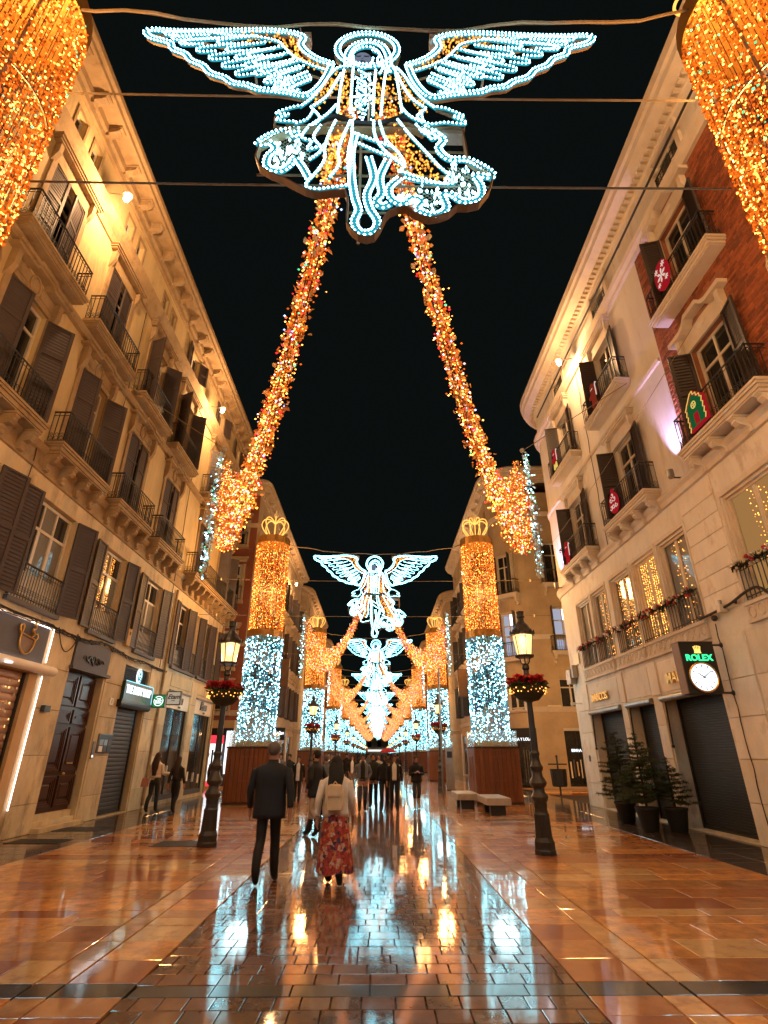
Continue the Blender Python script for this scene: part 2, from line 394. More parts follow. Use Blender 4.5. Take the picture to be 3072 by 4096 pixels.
# ------------------------------------------------------------------ the ground
g = MB(); g.face([(-260, -60, -0.03), (260, -60, -0.03), (260, 420, -0.03), (-260, 420, -0.03)], 'bed')
ground = structure(obj('ground', g))
rnd = random.Random(11)
def bandat(y): return any(abs(y - b) < 0.112 for b in (5.22, 16.9, 29.0, 41, 53, 65))
pav = MB()
pav.box(XC - 1.72, XC + 1.72, 62, 230, -0.028, -0.003, 'sett')
pav.box(-30, XC - 1.74, 62, 230, -0.028, -0.004, 'marble_slab'); pav.box(XC + 1.74, 30, 62, 230, -0.028, -0.004, 'marble_slab')
pav.box(-9, 9, -8, 2.6, -0.028, -0.003, 'marble_slab')
pavement = structure(obj('pavement', pav))
slabs = {}
def slab(mat, w, d, kind, x, y, near):
    # one paving piece with its centre at x, y
    tilt = (rnd.gauss(0, 0.0016), rnd.gauss(0, 0.0016))
    z = rnd.uniform(-0.0012, 0.0012)
    if near:
        key = (mat, round(w, 2), round(d, 2))
        if key not in slabs:
            b = MB(); b.cbox(-w / 2, w / 2, -d / 2, d / 2, -0.029, 0, 0.003, mat); slabs[key] = b.mesh(kind)
        link(kind, slabs[key], pavement, (x, y, z), (tilt[0], tilt[1], 0))
    else:
        b = far[kind]; c = 0.003; h = (w / 2, d / 2)
        i0 = len(b.v)
        b.cbox(x - h[0], x + h[0], y - h[1], y + h[1], -0.029 + z, z, c, mat)
        for i in range(i0, len(b.v)):
            v = b.v[i]; b.v[i] = (v[0], v[1], v[2] + (v[0] - x) * tilt[1] * -1 + (v[1] - y) * tilt[0])
far = {'sett': MB(), 'paving_slab': MB()}
y = 2.6; row = 0; nset = 0
while y < 62:
    d = 0.225; x = XC - 1.72 + (0.02 if row % 2 else -0.10); end = XC + 1.72
    black = bandat(y + d / 2)
    while x < end - 0.04:
        w = rnd.choice((0.19, 0.22, 0.25, 0.29)) if not black else 0.6
        x0 = max(x, XC - 1.72); x1 = min(x + w, end)
        if end - x1 < 0.08: x1 = end
        if x1 - x0 > 0.03:
            near = 3.4 < y < 9.4 and nset < 298 and x1 - x0 > 0.1
            if near: nset += 1
            ww = x1 - x0
            if near: ww = round(ww, 2)
            slab('black_slab' if black else 'sett', ww - 0.010, d - 0.010, 'sett', (x0 + x1) / 2, y + d / 2, near)
        x = x1
        if x1 == end: break
    y += d; row += 1
nsl = 0; y = 2.6; row = 0
rows = []
while y < 62:
    d = rnd.choice((0.30, 0.40, 0.40, 0.52)); 
    for b in (5.22, 16.9, 29.0, 41, 53):
        if y < b - 0.14 < y + d: d = max(0.2, b - 0.14 - y)
    if bandat(y + 0.13) : d = 0.27
    rows.append((y, d)); y += d
for s in (-1, 1):
    for (y, d) in rows:
        black = bandat(y + d / 2)
        # smooth border band beside the setts, then the pale kerb strip, then the slabs to the houses
        near = 3.6 < y < 13.5
        slab('black_slab' if black else 'marble_slab', 0.54, d - 0.010, 'paving_slab', XC + s * 2.0, y + d / 2, near and nsl < 300); nsl += near
        slab('black_slab' if black else 'marble_border', 0.235, d * 1.0 - 0.010, 'paving_slab', XC + s * 2.405, y + d / 2, near and nsl < 300); nsl += near
        a = 2.54; lim = 5.95
        off = rnd.uniform(0.2, 1.0)
        while a < lim - 0.05:
            w = rnd.choice((0.8, 1.0, 1.25, 1.5)) if a > 2.6 else off
            b = min(a + w, lim)
            if lim - b < 0.25: b = lim
            nn = near and nsl < 300; nsl += nn
            w2 = round(b - a, 2)
            slab('black_slab' if black else 'marble_slab', w2 - 0.010, d - 0.010, 'paving_slab', XC + s * (a + b) / 2, y + d / 2, nn)
            a = b
        a = lim
        while a < 7.9:
            b = min(a + 0.66, 7.9); slab('granite_dark', b - a - 0.010, d - 0.010, 'paving_slab', XC + s * (a + b) / 2, y + d / 2, False); a = b
        if 27 < y < 34.5 or 51 < y < 57:
            slab('marble_slab', 13, d - 0.010, 'paving_slab', XC + s * 14.41, y + d / 2, False)
for kind in far: stuff(obj(kind, far[kind], pavement))
for (x, y, w, d, lab) in ((-3.98, 12.55, 0.95, 0.75, 'dark iron drain grating set in the paving beside the left lamp post'), (-7.0, 12.9, 1.1, 0.6, 'dark iron hatch in the paving near the cafe front'), (-7.15, 14.9, 1.2, 0.7, 'dark door grating in the paving before the brown double door')):
    b = MB(); b.box(x - w / 2, x + w / 2, y - d / 2, y - d / 2 + 0.04, 0.001, 0.008, 'iron'); b.box(x - w / 2, x + w / 2, y + d / 2 - 0.04, y + d / 2, 0.001, 0.008, 'iron')
    n = int(w / 0.06)
    for i in range(n + 1): b.box(x - w / 2 + i * w / n * 0.97, x - w / 2 + i * w / n * 0.97 + 0.03, y - d / 2 + 0.04, y + d / 2 - 0.04, 0.001, 0.007, 'iron')
    b.box(x - w / 2, x + w / 2, y - d / 2, y + d / 2, -0.004, 0.0009, 'black')
    tag(obj('drain_grate', b), lab, 'grate', 'iron gratings in the paving')
# ------------------------------------------------------------------ facade kit
# local frame of a facade: x to the right as one faces it, y into the wall, z up
CACHE = {}
def cached(key, fn):
    if key not in CACHE: CACHE[key] = fn()
    return CACHE[key]
def wall(b, x0, x1, z0, z1, ops, m, depth=0.3, y=0.0):
    ops = [o for o in ops if o[0] < x1 and o[1] > x0 and o[2] < z1 and o[3] > z0]
    xs = sorted({x0, x1, *[max(x0, min(x1, v)) for o in ops for v in o[:2]]})
    zs = sorted({z0, z1, *[max(z0, min(z1, v)) for o in ops for v in o[2:]]})
    for i in range(len(xs) - 1):
        for j in range(len(zs) - 1):
            cx = (xs[i] + xs[i + 1]) / 2; cz = (zs[j] + zs[j + 1]) / 2
            if any(o[0] < cx < o[1] and o[2] < cz < o[3] for o in ops): continue
            b.face([(xs[i], y, zs[j]), (xs[i + 1], y, zs[j]), (xs[i + 1], y, zs[j + 1]), (xs[i], y, zs[j + 1])], m)
    for o in ops:
        a, c, d, e = max(o[0], x0), min(o[1], x1), max(o[2], z0), min(o[3], z1)
        Y = y + depth
        b.face([(a, y, d), (a, Y, d), (a, Y, e), (a, y, e)], m); b.face([(c, y, d), (c, Y, d), (c, Y, e), (c, y, e)], m)
        if o[3] <= z1: b.face([(a, y, e), (a, Y, e), (c, Y, e), (c, y, e)], m)
        if o[2] >= z0: b.face([(a, y, d), (a, Y, d), (c, Y, d), (c, y, d)], m)
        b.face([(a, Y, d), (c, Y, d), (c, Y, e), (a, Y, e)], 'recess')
def curve_wall(b, path, z0, z1, m):
    for p, q in zip(path, path[1:]): b.face([(p[0], p[1], z0), (q[0], q[1], z0), (q[0], q[1], z1), (p[0], p[1], z1)], m)
def frame_mesh(w, h, cols, tr, m):
    def f():
        b = MB(); t = 0.075; y0, y1 = 0.13, 0.20; e = 0.002
        b.box(-w / 2 + e, -w / 2 + t, y0, y1, e, h - e, m); b.box(w / 2 - t, w / 2 - e, y0, y1, e, h - e, m)
        b.box(-w / 2 + t, w / 2 - t, y0, y1, e, t, m); b.box(-w / 2 + t, w / 2 - t, y0, y1, h - t, h - e, m)
        if tr: b.box(-w / 2 + t, w / 2 - t, y0 + 0.004, y1, h * tr - 0.035, h * tr + 0.035, m)
        for i in range(1, cols):
            x = -w / 2 + t + (w - 2 * t) * i / cols
            if tr:
                b.box(x - 0.05, x + 0.05, y0 + 0.002, y1, t, h * tr - 0.035, m); b.box(x - 0.025, x + 0.025, y0 + 0.002, y1, h * tr + 0.035, h - t, m)
            else: b.box(x - 0.05, x + 0.05, y0 + 0.002, y1, t, h - t, m)
        return b.mesh('window')
    return cached(('frame', w, h, cols, tr, m), f)
def pane_mesh(w, h, m):
    def f():
        b = MB(); b.box(-w / 2, w / 2, 0, 0.012, 0, h, m); return b.mesh('pane')
    return cached(('pane', round(w, 3), round(h, 3), m), f)
def leaf_mesh(w, h, m, side, panels=2):
    def f():
        b = MB(); t = 0.075
        def bx(x0, x1, y0, y1, z0, z1):
            if side < 0: x0, x1 = -x1, -x0
            b.box(x0, x1, y0, y1, z0, z1, m)
        bx(0, t, -0.05, 0, 0, h); bx(w - t, w, -0.05, 0, 0, h)
        zs = [0] + [h * (i + 0.0) / panels for i in range(1, panels)] + [h]
        for i, z in enumerate(zs):
            bx(t, w - t, -0.047, -0.003, max(0, z - t * 0.6), min(h, z + t * 0.6))
        bx(t, w - t, -0.028, -0.022, 0.01, h - 0.01)
        n = int(h / 0.085)
        for i in range(n):
            z = h * (i + 0.5) / n
            x0, x1 = (t, w - t) if side > 0 else (t - w, -t)
            b.add([(x0, -0.040, z - 0.03), (x1, -0.040, z - 0.03), (x1, -0.012, z + 0.03), (x0, -0.012, z + 0.03)], [(0, 1, 2, 3)], m)
        return b.mesh('shutter')
    return cached(('leaf', round(w, 3), round(h, 3), m, side, panels), f)
def put_window(parent, x, z, w, h, cols=2, tr=0.74, pane='pane', fm='white_wood', sh=None, detail=2, lit=None):
    fo = link('window', frame_mesh(w, h, cols, tr, fm), parent, (x, 0, z))
    t = 0.075
    if detail == 2:
        cw = (w - 2 * t) / cols
        for i in range(cols):
            for (z0, z1) in (((t, h * tr - 0.035), (h * tr + 0.035, h - t)) if tr else ((t, h - t),)):
                pm = pane if not lit else lit[(i * 2 + (z0 > t)) % len(lit)]
                link('pane', pane_mesh(cw - 0.06, z1 - z0, pm), fo, (-w / 2 + t + cw * (i + 0.5), 0.165, z0), (U(-0.006, 0.006), 0, U(-0.012, 0.012)))
    else:
        link('pane', pane_mesh(w - 0.1, h - 0.1, pane), fo, (0, 0.165, 0.05), (0, 0, U(-0.01, 0.01)))
    if sh:
        m, aL, aR, lw = sh[:4]; lh = h + (sh[4] if len(sh) > 4 else 0.0); pn = sh[5] if len(sh) > 5 else 2
        if aL is not None: link('shutter', leaf_mesh(lw, lh, m, -1, pn), fo, (-w / 2 - 0.02, -0.025 - max(0, aL - 180) * 0.011, 0.0), (0, 0, radians(180 - aL)))
        if aR is not None: link('shutter', leaf_mesh(lw, lh, m, 1, pn), fo, (w / 2 + 0.02, -0.025, 0.0), (0, 0, -radians(180 - aR)))
    return fo
def railing_mesh(W, P, h, step=0.115, ornate=True, m='iron'):
    def f():
        b = MB(); segs = [((-W / 2, 0.0), (-W / 2, -P)), ((-W / 2, -P), (W / 2, -P)), ((W / 2, -P), (W / 2, 0.0))] if P > 0.05 else [((-W / 2, -P), (W / 2, -P))]
        for (ax, ay), (bx, by) in segs:
            L = sqrt((bx - ax) ** 2 + (by - ay) ** 2); n = max(2, round(L / step))
            for zz, r in ((h, 0.026), (0.06, 0.014), (h - 0.10, 0.010)):
                b.tube([(ax, ay, zz), (bx, by, zz)], r, m, 4)
            for i in range(n + 1):
                x = ax + (bx - ax) * i / n; y = ay + (by - ay) * i / n
                b.box(x - 0.008, x + 0.008, y - 0.008, y + 0.008, 0.0, h, m)
                if ornate and i < n:
                    dx, dy = (bx - ax) / L, (by - ay) / L
                    cx = ax + (bx - ax) * (i + 0.5) / n; cy = ay + (by - ay) * (i + 0.5) / n
                    for zz, rr in ((0.13, 0.045), (0.23, 0.035)):
                        b.tube([(cx + dx * rr * cos(q), cy + dy * rr * cos(q), zz + rr * sin(q)) for q in [2 * pi * k / 7 for k in range(7)]], 0.007, m, 3, True)
                    b.octa((x, y, h * 0.55), 0.017, m, 0.03)
        return b.mesh('railing')
    return cached(('rail', W, P, h, step, ornate, m), f)
def corbel_mesh(m, d=0.36, h=0.5, w=0.15):
    def f():
        b = MB()
        side = [(0, 0), (-d, 0), (-d, -0.09), (-d * 0.90, -0.13), (-d * 0.93, -0.19), (-d * 0.75, -0.27), (-d * 0.42, -0.30), (-d * 0.32, -0.36), (-d * 0.42, -0.42), (-d * 0.36, -0.48), (-d * 0.16, -h), (0, -h)]
        b.prism_x([(p[0], p[1] * h / 0.5) for p in side], -w / 2, w / 2, m)
        b.box(-w / 2 - 0.025, w / 2 + 0.025, -d - 0.02, 0, -0.055, -0.001, m)
        b.box(-w * 0.2, w * 0.2, -d * 0.80, -d * 0.30, -0.262 * h / 0.5, -0.20 * h / 0.5, m)
        b.tube([(-w / 2 - 0.012, -d * 0.62, -0.15 * h / .5), (w / 2 + 0.012, -d * 0.62, -0.15 * h / .5)], 0.05, m, 8)
        return b.mesh('corbel')
    return cached(('corbel', m, d, h, w), f)
def slab_mesh(W, P, m, t=0.22):
    def f():
        b = MB()
        for z0, z1, o in ((-0.06, 0.0, 0.05), (-0.115, -0.06, 0.02), (-t + 0.03, -0.115, -0.02), (-t, -t + 0.03, -0.05)):
            b.box(-W / 2 - o, W / 2 + o, -P - o, 0.02, z0, z1, m)
        return b.mesh('balcony')
    return cached(('slab', W, P, m, t), f)
def put_balcony(parent, x, z, W, P, m, h=0.95, corbels=0, t=0.22, step=0.115, ornate=True, ch=0.5):
    o = link('balcony', slab_mesh(W, P, m, t), parent, (x, 0, z))
    link('railing', railing_mesh(W - 0.06, P - 0.04, h, step, ornate), o, (0, 0, 0))
    for i in range(corbels):
        link('corbel', corbel_mesh(m, P * 0.9, ch), o, (-W / 2 + 0.14 + (W - 0.28) * i / (corbels - 1), 0, -t))
    return o
def surround_mesh(w, h, m, kind):
    # carved frame round an opening w x h whose sill is at z = 0
    def f():
        b = MB(); j = 0.15
        b.box(-w / 2 - j, -w / 2, -0.05, 0.01, 0, h, m); b.box(w / 2, w / 2 + j, -0.05, 0.01, 0, h, m)
        b.box(-w / 2 - j, w / 2 + j, -0.052, 0.01, h, h + 0.12, m)
        if kind == 'cartouche':
            b.box(-w / 2 - j + 0.04, w / 2 + j - 0.04, -0.03, 0.01, h + 0.12, h + 0.50, m)
            b.box(-w / 2 - 0.02, -0.22, -0.045, -0.03, h + 0.19, h + 0.43, m); b.box(0.22, w / 2 + 0.02, -0.045, -0.03, h + 0.19, h + 0.43, m)
            ring = [(0.17 * cos(q), -0.045, h + 0.32 + 0.24 * sin(q)) for q in [2 * pi * k / 16 for k in range(16)]]
            b.tube(ring, 0.032, m, 6, True); b.ball((0, -0.03, h + 0.32), 0.13, m, 10, 6, 1, 0.25, 1.4)
            for s in (-1, 1):
                b.prism_x([(0, h - 0.25), (-0.10, h - 0.10), (-0.17, h + 0.10), (-0.17, h + 0.50), (0, h + 0.50)], s * (w / 2 + j - 0.02) - 0.07, s * (w / 2 + j - 0.02) + 0.07, m)
            top = [(-w / 2 - 0.34, h + 0.50), (-0.34, h + 0.50), (-0.26, h + 0.60), (0.26, h + 0.60), (0.34, h + 0.50), (w / 2 + 0.34, h + 0.50), (w / 2 + 0.34, h + 0.58), (0.40, h + 0.58), (0.30, h + 0.70), (-0.30, h + 0.70), (-0.40, h + 0.58), (-w / 2 - 0.34, h + 0.58)]
            b.prism(top, -0.24, 0.01, m)
            b.prism([(p[0] * 1.03, p[1] + 0.06 if p[1] > h + 0.55 else p[1] + 0.09) for p in top], -0.29, -0.20, m)
        elif kind == 'head':
            b.box(-w / 2 - j, w / 2 + j, -0.035, 0.01, h + 0.12, h + 0.42, m)
            for s in (-1, 1):
                b.prism_x([(0, h - 0.22), (-0.08, h - 0.05), (-0.15, h + 0.12), (-0.15, h + 0.42), (0, h + 0.42)], s * (w / 2 + j) - 0.06, s * (w / 2 + j) + 0.06, m)
            for k, (o, z0, z1) in enumerate(((0.16, 0.42, 0.47), (0.20, 0.47, 0.53), (0.24, 0.53, 0.57))):
                b.box(-w / 2 - j - o, w / 2 + j + o, -o - 0.02, 0.01, h + z0, h + z1, m)
        elif kind == 'scroll':
            b.box(-w / 2 - j, w / 2 + j, -0.03, 0.01, h + 0.12, h + 0.52, m)
            for s in (-1, 1):
                b.prism_x([(0, h - 0.1), (-0.07, h), (-0.16, h + 0.14), (-0.16, h + 0.46), (0, h + 0.46)], s * (w / 2 + j + 0.02) - 0.07, s * (w / 2 + j + 0.02) + 0.07, m)
            pts = [(-w / 2 - 0.42, 0.46)] + [(-w / 2 + 0.1, 0.46), (-w / 2 + 0.25, 0.52), (-0.25, 0.68), (0.25, 0.68), (w / 2 - 0.25, 0.52), (w / 2 - 0.1, 0.46), (w / 2 + 0.42, 0.46), (w / 2 + 0.42, 0.57), (w / 2 - 0.1, 0.57), (w / 2 - 0.25, 0.63), (0.25, 0.80), (-0.25, 0.80), (-w / 2 + 0.25, 0.63), (-w / 2 + 0.1, 0.57), (-w / 2 - 0.42, 0.57)]
            b.prism([(p[0], h + p[1]) for p in pts], -0.24, 0.01, m)
            b.ball((0, -0.03, h + 0.36), 0.13, m, 10, 6, 1.5, 0.4, 0.9)
        return b.mesh('window_surround')
    return cached(('sur', w, h, m, kind), f)
def put_surround(parent, x, z, w, h, m, kind): return link('window_surround', surround_mesh(w, h, m, kind), parent, (x, 0, z))
def blocks(parent, x0, x1, zs, m, proud=0.03, gap=0.012):
    # a pier laid up of single stones
    for a, b_ in zip(zs, zs[1:]):
        def f():
            b = MB(); b.fbox(-(x1 - x0) / 2, (x1 - x0) / 2, 0, b_ - a - gap, -proud, proud + 0.05, 0.010, m); return b.mesh('stone_block')
        link('stone_block', cached(('blk', round(x1 - x0, 3), round(b_ - a, 3), m, proud), f), parent, ((x0 + x1) / 2, 0, a))
def eave_corbels(parent, xs, z, m, d=0.55, h=0.42, w=0.20):
    for x in xs: link('eaves_bracket', corbel_mesh(m, d, h, w), parent, (x, 0, z))
def roller(parent, x0, x1, z0, z1, m, y=0.18, pitch=0.09, slats=False, name='roller_shutter'):
    b = MB()
    b.box(x0, x0 + 0.06, y - 0.04, y + 0.05, z0, z1, 'iron'); b.box(x1 - 0.06, x1, y - 0.04, y + 0.05, z0, z1, 'iron'); b.box(x0 + 0.06, x1 - 0.06, y - 0.02, y + 0.03, z0, z0 + 0.07, 'iron')
    b.box(x0 + 0.06, x1 - 0.06, y + 0.035, y + 0.04, z0 + 0.07, z1, 'black')
    fo = obj(name, b, parent)
    n = int((z1 - z0 - 0.07) / pitch); p = (z1 - z0 - 0.07) / n
    s = MB(); L = x1 - x0 - 0.13
    prof = [(0.008, 0.0), (-0.002, p * 0.14), (-0.006, p * 0.5), (-0.002, p * 0.86), (0.008, p * 0.98)]
    def one(b, z): 
        vs = [(-L / 2, q[0], q[1] + z) for q in prof] + [(L / 2, q[0], q[1] + z) for q in prof]
        b.add(vs, [(i, i + 1, 6 + i, 5 + i) for i in range(4)], m)
    if slats:
        one(s, 0); me = s.mesh('slat')
        for i in range(n): link('slat', me, fo, ((x0 + x1) / 2, y, z0 + 0.07 + i * p), (U(-0.02, 0.02), 0, 0))
    else:
        for i in range(n): one(s, i * p)
        stuff(obj('slat', s, fo, ((x0 + x1) / 2, y, z0 + 0.07)))
    return fo
EAVE = [(-0.02, 17.45), (0.10, 17.45), (0.12, 17.62), (0.18, 17.70), (0.18, 17.95), (0.62, 17.97), (0.64, 18.08), (0.72, 18.14), (0.74, 18.28), (0.66, 18.30), (0.60, 18.42), (-0.3, 18.6)]

# ------------------------------------------------------------------ left house with cafe, brown door and two shops
L1 = thing('corner_house', 'ochre four storey house with grey shutters and iron balconies, left of the nearest angel', 'building', (-7.9, 0, 0), pi / 2)
L1['group'] = 'houses along the street'
bays = [2.85, 5.9, 8.95, 11.98, 15.05, 18.1, 22.3, 25.6]
f1 = [(2.0, 3.7), (5.05, 6.75), (8.05, 9.75), (11.08, 12.83), (14.5, 15.9), (17.5, 18.95), (20.85, 22.0), (22.25, 23.4), (23.95, 25.05), (25.3, 26.4)]
gops = [(1.4, 6.4, 0.1, 3.6), (7.3, 12.85, 0.05, 4.38), (14.1, 15.97, 0.1, 4.45), (17.2, 19.1, 0.03, 4.22), (21.15, 23.6, 0.12, 3.88), (24.45, 26.9, 0.12, 3.88)]
path = [(-8, 0), (26.9, 0)] + arc(26.9, 1.4, 1.4, -pi / 2, 0, 8)[1:] + [(28.3, 14)]
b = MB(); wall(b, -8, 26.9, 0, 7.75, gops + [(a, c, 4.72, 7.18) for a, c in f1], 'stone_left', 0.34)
curve_wall(b, path[1:], 0, 7.75, 'stone_left'); obj('wall', b, L1)
ops = [(c - 0.68, c + 0.68, 8.42, 11.05) for c in bays] + [(c - 0.66, c + 0.66, 12.22, 14.78) for c in bays]
att = []
for c in bays[:5]: att += [(c - 0.62, c - 0.20, 16.28, 17.08), (c + 0.20, c + 0.62, 16.28, 17.08)]
for c in bays[5:]: att += [(c - 0.5, c + 0.5, 16.28, 17.3)]
b = MB(); wall(b, -8, 26.9, 7.75, 18.0, ops + att, 'stucco_left', 0.30); curve_wall(b, path[1:], 7.75, 18.0, 'stucco_left'); obj('wall', b, L1)
b = MB(); b.box(-8, 28.2, 1.45, 13, 17.9, 18.5, 'roof'); b.box(-8, 26.85, 0.36, 1.4, 0, 0.02, 'recess'); obj('roof', b, L1)
b = MB(); b.sweep(path, EAVE, 'trim_left'); obj('cornice', b, L1)
b = MB(); b.sweep(path, [(-0.02, 7.60), (0.05, 7.62), (0.06, 7.70), (0.02, 7.74), (0.02, 8.02), (0.07, 8.06), (0.12, 8.16), (0.12, 8.22), (-0.02, 8.24)], 'trim_left'); obj('string_course', b, L1)
b = MB(); b.sweep(path, [(-0.02, 11.72), (0.10, 11.74), (0.12, 11.84), (0.16, 11.92), (-0.02, 11.95)], 'trim_left'); obj('string_course', b, L1)
b = MB(); b.sweep(path, [(-0.02, 15.30), (0.05, 15.32), (0.06, 15.60), (0.16, 15.72), (0.20, 15.86), (0.26, 15.96), (-0.02, 16.02)], 'trim_left'); obj('string_course', b, L1)
xs = []
for c in [v for v in (-0.2, 2.85, 5.9, 8.95, 11.98, 15.05, 18.1, 20.3, 22.3, 24.2, 25.9)]: xs += [c - 0.42, c + 0.42]
xs += [c + 1.52 for c in bays[:5]]
eave_corbels(L1, xs, 17.96, 'trim_left', 0.52, 0.42)
for i, c in enumerate(bays):
    b2 = put_window(L1, c, 8.42, 1.36, 2.63, 2, 0.76, sh=('shutter_left', (95, 60, 20, 28, 5, 5, 5, 60)[i], (150, 60, 138, 142, 5, 6, 5, 120)[i], 0.60, -0.06, 3))
    put_surround(L1, c, 8.42, 1.36, 2.63, 'trim_left', 'cartouche')
    put_window(L1, c, 12.22, 1.32, 2.56, 2, 0.76, sh=('shutter_left', (90, 10, 8, 6, 112, 118, 60, 100)[i], (90, 12, 10, 6, 128, 120, 118, 110)[i], 0.56, -0.06, 3))
    put_surround(L1, c, 12.22, 1.32, 2.56, 'trim_left', 'head')
    if i < 6:
        put_balcony(L1, c, 8.38, 2.35, 0.42, 'trim_left', 0.86, 4, 0.24)
        put_balcony(L1, c, 12.20, 2.35, 0.42, 'trim_left', 0.88, 0, 0.24)
put_balcony(L1, 24.1, 8.38, 6.9, 0.5, 'trim_left', 0.86, 10, 0.24)
put_balcony(L1, 22.3, 12.20, 2.6, 0.42, 'trim_left', 0.88, 0, 0.24); put_balcony(L1, 25.6, 12.20, 2.4, 0.42, 'trim_left', 0.88, 0, 0.24)
for a in att:
    w = a[1] - a[0]; sm = w < 0.6
    put_window(L1, (a[0] + a[1]) / 2, a[2], w, a[3] - a[2], 1 if sm else 2, 0, detail=1 if sm else 2, sh=None if sm else ('shutter_left', 172, 150, 0.44))
    b = MB(); t = 0.07; x0, x1, z0, z1 = a
    b.box(x0 - t, x0, -0.03, 0.01, z0 - t, z1 + t, 'trim_left'); b.box(x1, x1 + t, -0.03, 0.01, z0 - t, z1 + t, 'trim_left'); b.box(x0, x1, -0.03, 0.01, z1, z1 + t, 'trim_left'); b.box(x0, x1, -0.04, 0.01, z0 - t, z0, 'trim_left')
    obj('window_surround', b, L1)
for i, (a, c) in enumerate(f1):
    w = round(c - a, 3); wide = w > 1.6; lw = 0.64 if wide else (0.54 if w > 1.3 else 0.45)
    an = [(177, 168), (177, 166), (178, 162), (192, 160), (178, 164), (177, 163), (176, 160), (175, 160), (176, 160), (175, 160)][i]
    lit = [['pane', 'pane_curtain', 'pane_curtain', 'pane'], ['pane_curtain', 'pane'], ['pane', 'pane_curtain', 'pane'], ['pane', 'pane', 'pane_curtain', 'pane_curtain', 'pane_curtain']][i % 4]
    put_window(L1, (a + c) / 2, 4.74, w, 2.42, 3 if wide else 2, 0.72, sh=('shutter_left', an[0], an[1], lw, 0.0, 2), lit=lit)
    wp = MB(); wp.box(a + 0.01, c - 0.01, 0.105, 0.128, 4.745, 5.42, 'white_wood'); obj('window_panel', wp, L1)
    if i == 4:
        bl = MB()
        for q in (-0.42, -0.30, -0.20, 0.14, 0.24):
            for kz in range(34): bl.octa(((a + c) / 2 + q + U(-0.02, 0.02), 0.150, 5.45 + 1.6 * (kz + random.random()) / 34), 0.011, 'bulb_gold')
        stuff(obj('fairy_lights', bl, L1))
    bm = MB(); bm.box(a - 0.12, c + 0.12, -0.10, 0.02, 4.62, 4.72, 'slate'); obj('window_sill', bm, L1)
    link('railing', railing_mesh(round(w + 0.16, 2), 0.06, 0.78, 0.10), L1, ((a + c) / 2, 0.0, 4.74))
# piers of the ground floor, laid up of stone blocks
zs = [0.0, 0.62, 1.62, 2.62, 3.55, 4.5]
for x0, x1 in ((6.5, 7.25), (12.98, 14.04), (16.05, 17.14), (19.16, 20.10), (20.32, 21.08), (23.66, 24.38)):
    blocks(L1, x0, x1, [z + (0.12 if k in (2, 3) and int(x0) % 2 else 0) for k, z in enumerate(zs)], 'stone_left')
blocks(L1, 26.96, 27.2, zs, 'stone_left', 0.02)
# cafe front
b = MB(); b.box(7.3, 12.84, -0.03, 0.2, 3.55, 4.36, 'slate'); fas = obj('shop_fascia', b, L1)
b = MB()
b.box(7.34, 12.98, -0.050, -0.034, 4.376, 4.392, 'strip_white'); b.box(12.960, 12.978, -0.050, -0.034, 3.62, 4.37, 'strip_white'); b.box(12.960, 12.978, -0.050, -0.034, 0.55, 3.30, 'strip_white'); b.box(7.34, 12.9, -0.050, -0.034, 3.535, 3.550, 'strip_white')
obj('light_strip', b, L1)
roller(L1, 7.4, 12.55, 0.1, 3.32, 'roller_pink', 0.12, 0.155, True)
b = MB(); b.box(12.55, 12.84, 0.0, 0.2, 0.0, 3.32, 'stucco_orange'); b.box(7.3, 12.84, -0.02, 0.3, 3.33, 3.55, 'stucco_orange'); obj('jamb', b, L1)
b = MB(); b.tube([(6.9, -0.14, 3.43), (13.22, -0.14, 3.43)], 0.105, 'cream_sign', 10); obj('awning_case', b, L1, smooth=True)
b = MB()
b.lathe([(0.07, 0), (0.07, 0.03)], 'tube_cool', 10); dl = b.mesh('downlight')
for i in range(4): link('downlight', dl, L1, (8.6 + i * 0.9, -0.30, 3.36))
lit = MB()
rr = random.Random(3)
for i in range(150):
    x = rr.uniform(9.2, 12.4); z = rr.choice((1.95, 2.12, 2.28, 2.44, 2.60, 2.76, 2.92, 3.08)) + rr.uniform(0, 0.05)
    lit.box(x, x + rr.uniform(0.02, 0.05), 0.088, 0.095, z, z + rr.uniform(0.02, 0.06), rr.choice(('shop_glow', 'shop_glow', 'pane_warm', 'pane_warm', 'lantern_glass')))
stuff(obj('lit_shelf_glint', lit, L1))  # small glowing boxes before the slats, painted glints of the lit shop
# brown double door
dr = MB(); x0, x1 = 14.12, 15.95
dr.box(x0, x1, 0.22, 0.30, 0.35, 3.66, 'door_wood')
door = obj('door', dr, L1)
def door_panel(x0, x1, z0, z1):
    b = MB(); t = 0.05
    for k, (i, y) in enumerate(((0, 0.155), (t, 0.175), (2 * t, 0.195))):
        b.box(x0 + i, x0 + i + t, y, 0.22, z0 + i, z1 - i, 'door_wood'); b.box(x1 - i - t, x1 - i, y, 0.22, z0 + i, z1 - i, 'door_wood')
        b.box(x0 + i + t, x1 - i - t, y, 0.22, z0 + i, z0 + i + t, 'door_wood'); b.box(x0 + i + t, x1 - i - t, y, 0.22, z1 - i - t, z1 - i, 'door_wood')
    b.fbox(x0 + 0.18, x1 - 0.18, z0 + 0.18, z1 - 0.18, 0.18, 0.04, 0.03, 'door_wood')
    obj('panel', b, door)
for s, (a, c) in enumerate(((x0 + 0.06, (x0 + x1) / 2 - 0.05), ((x0 + x1) / 2 + 0.05, x1 - 0.06))):
    for z0, z1 in ((0.45, 1.15), (1.25, 2.30), (2.38, 2.72), (2.80, 3.58)): door_panel(a, c, z0, z1)
b = MB(); b.lathe([(0.035, 0), (0.035, 0.02), (0.02, 0.05)], 'brass', 10); obj('door_knob', b, door, ((x0 + x1) / 2 + 0.16, 0.15, 1.2), (pi / 2, 0, 0))
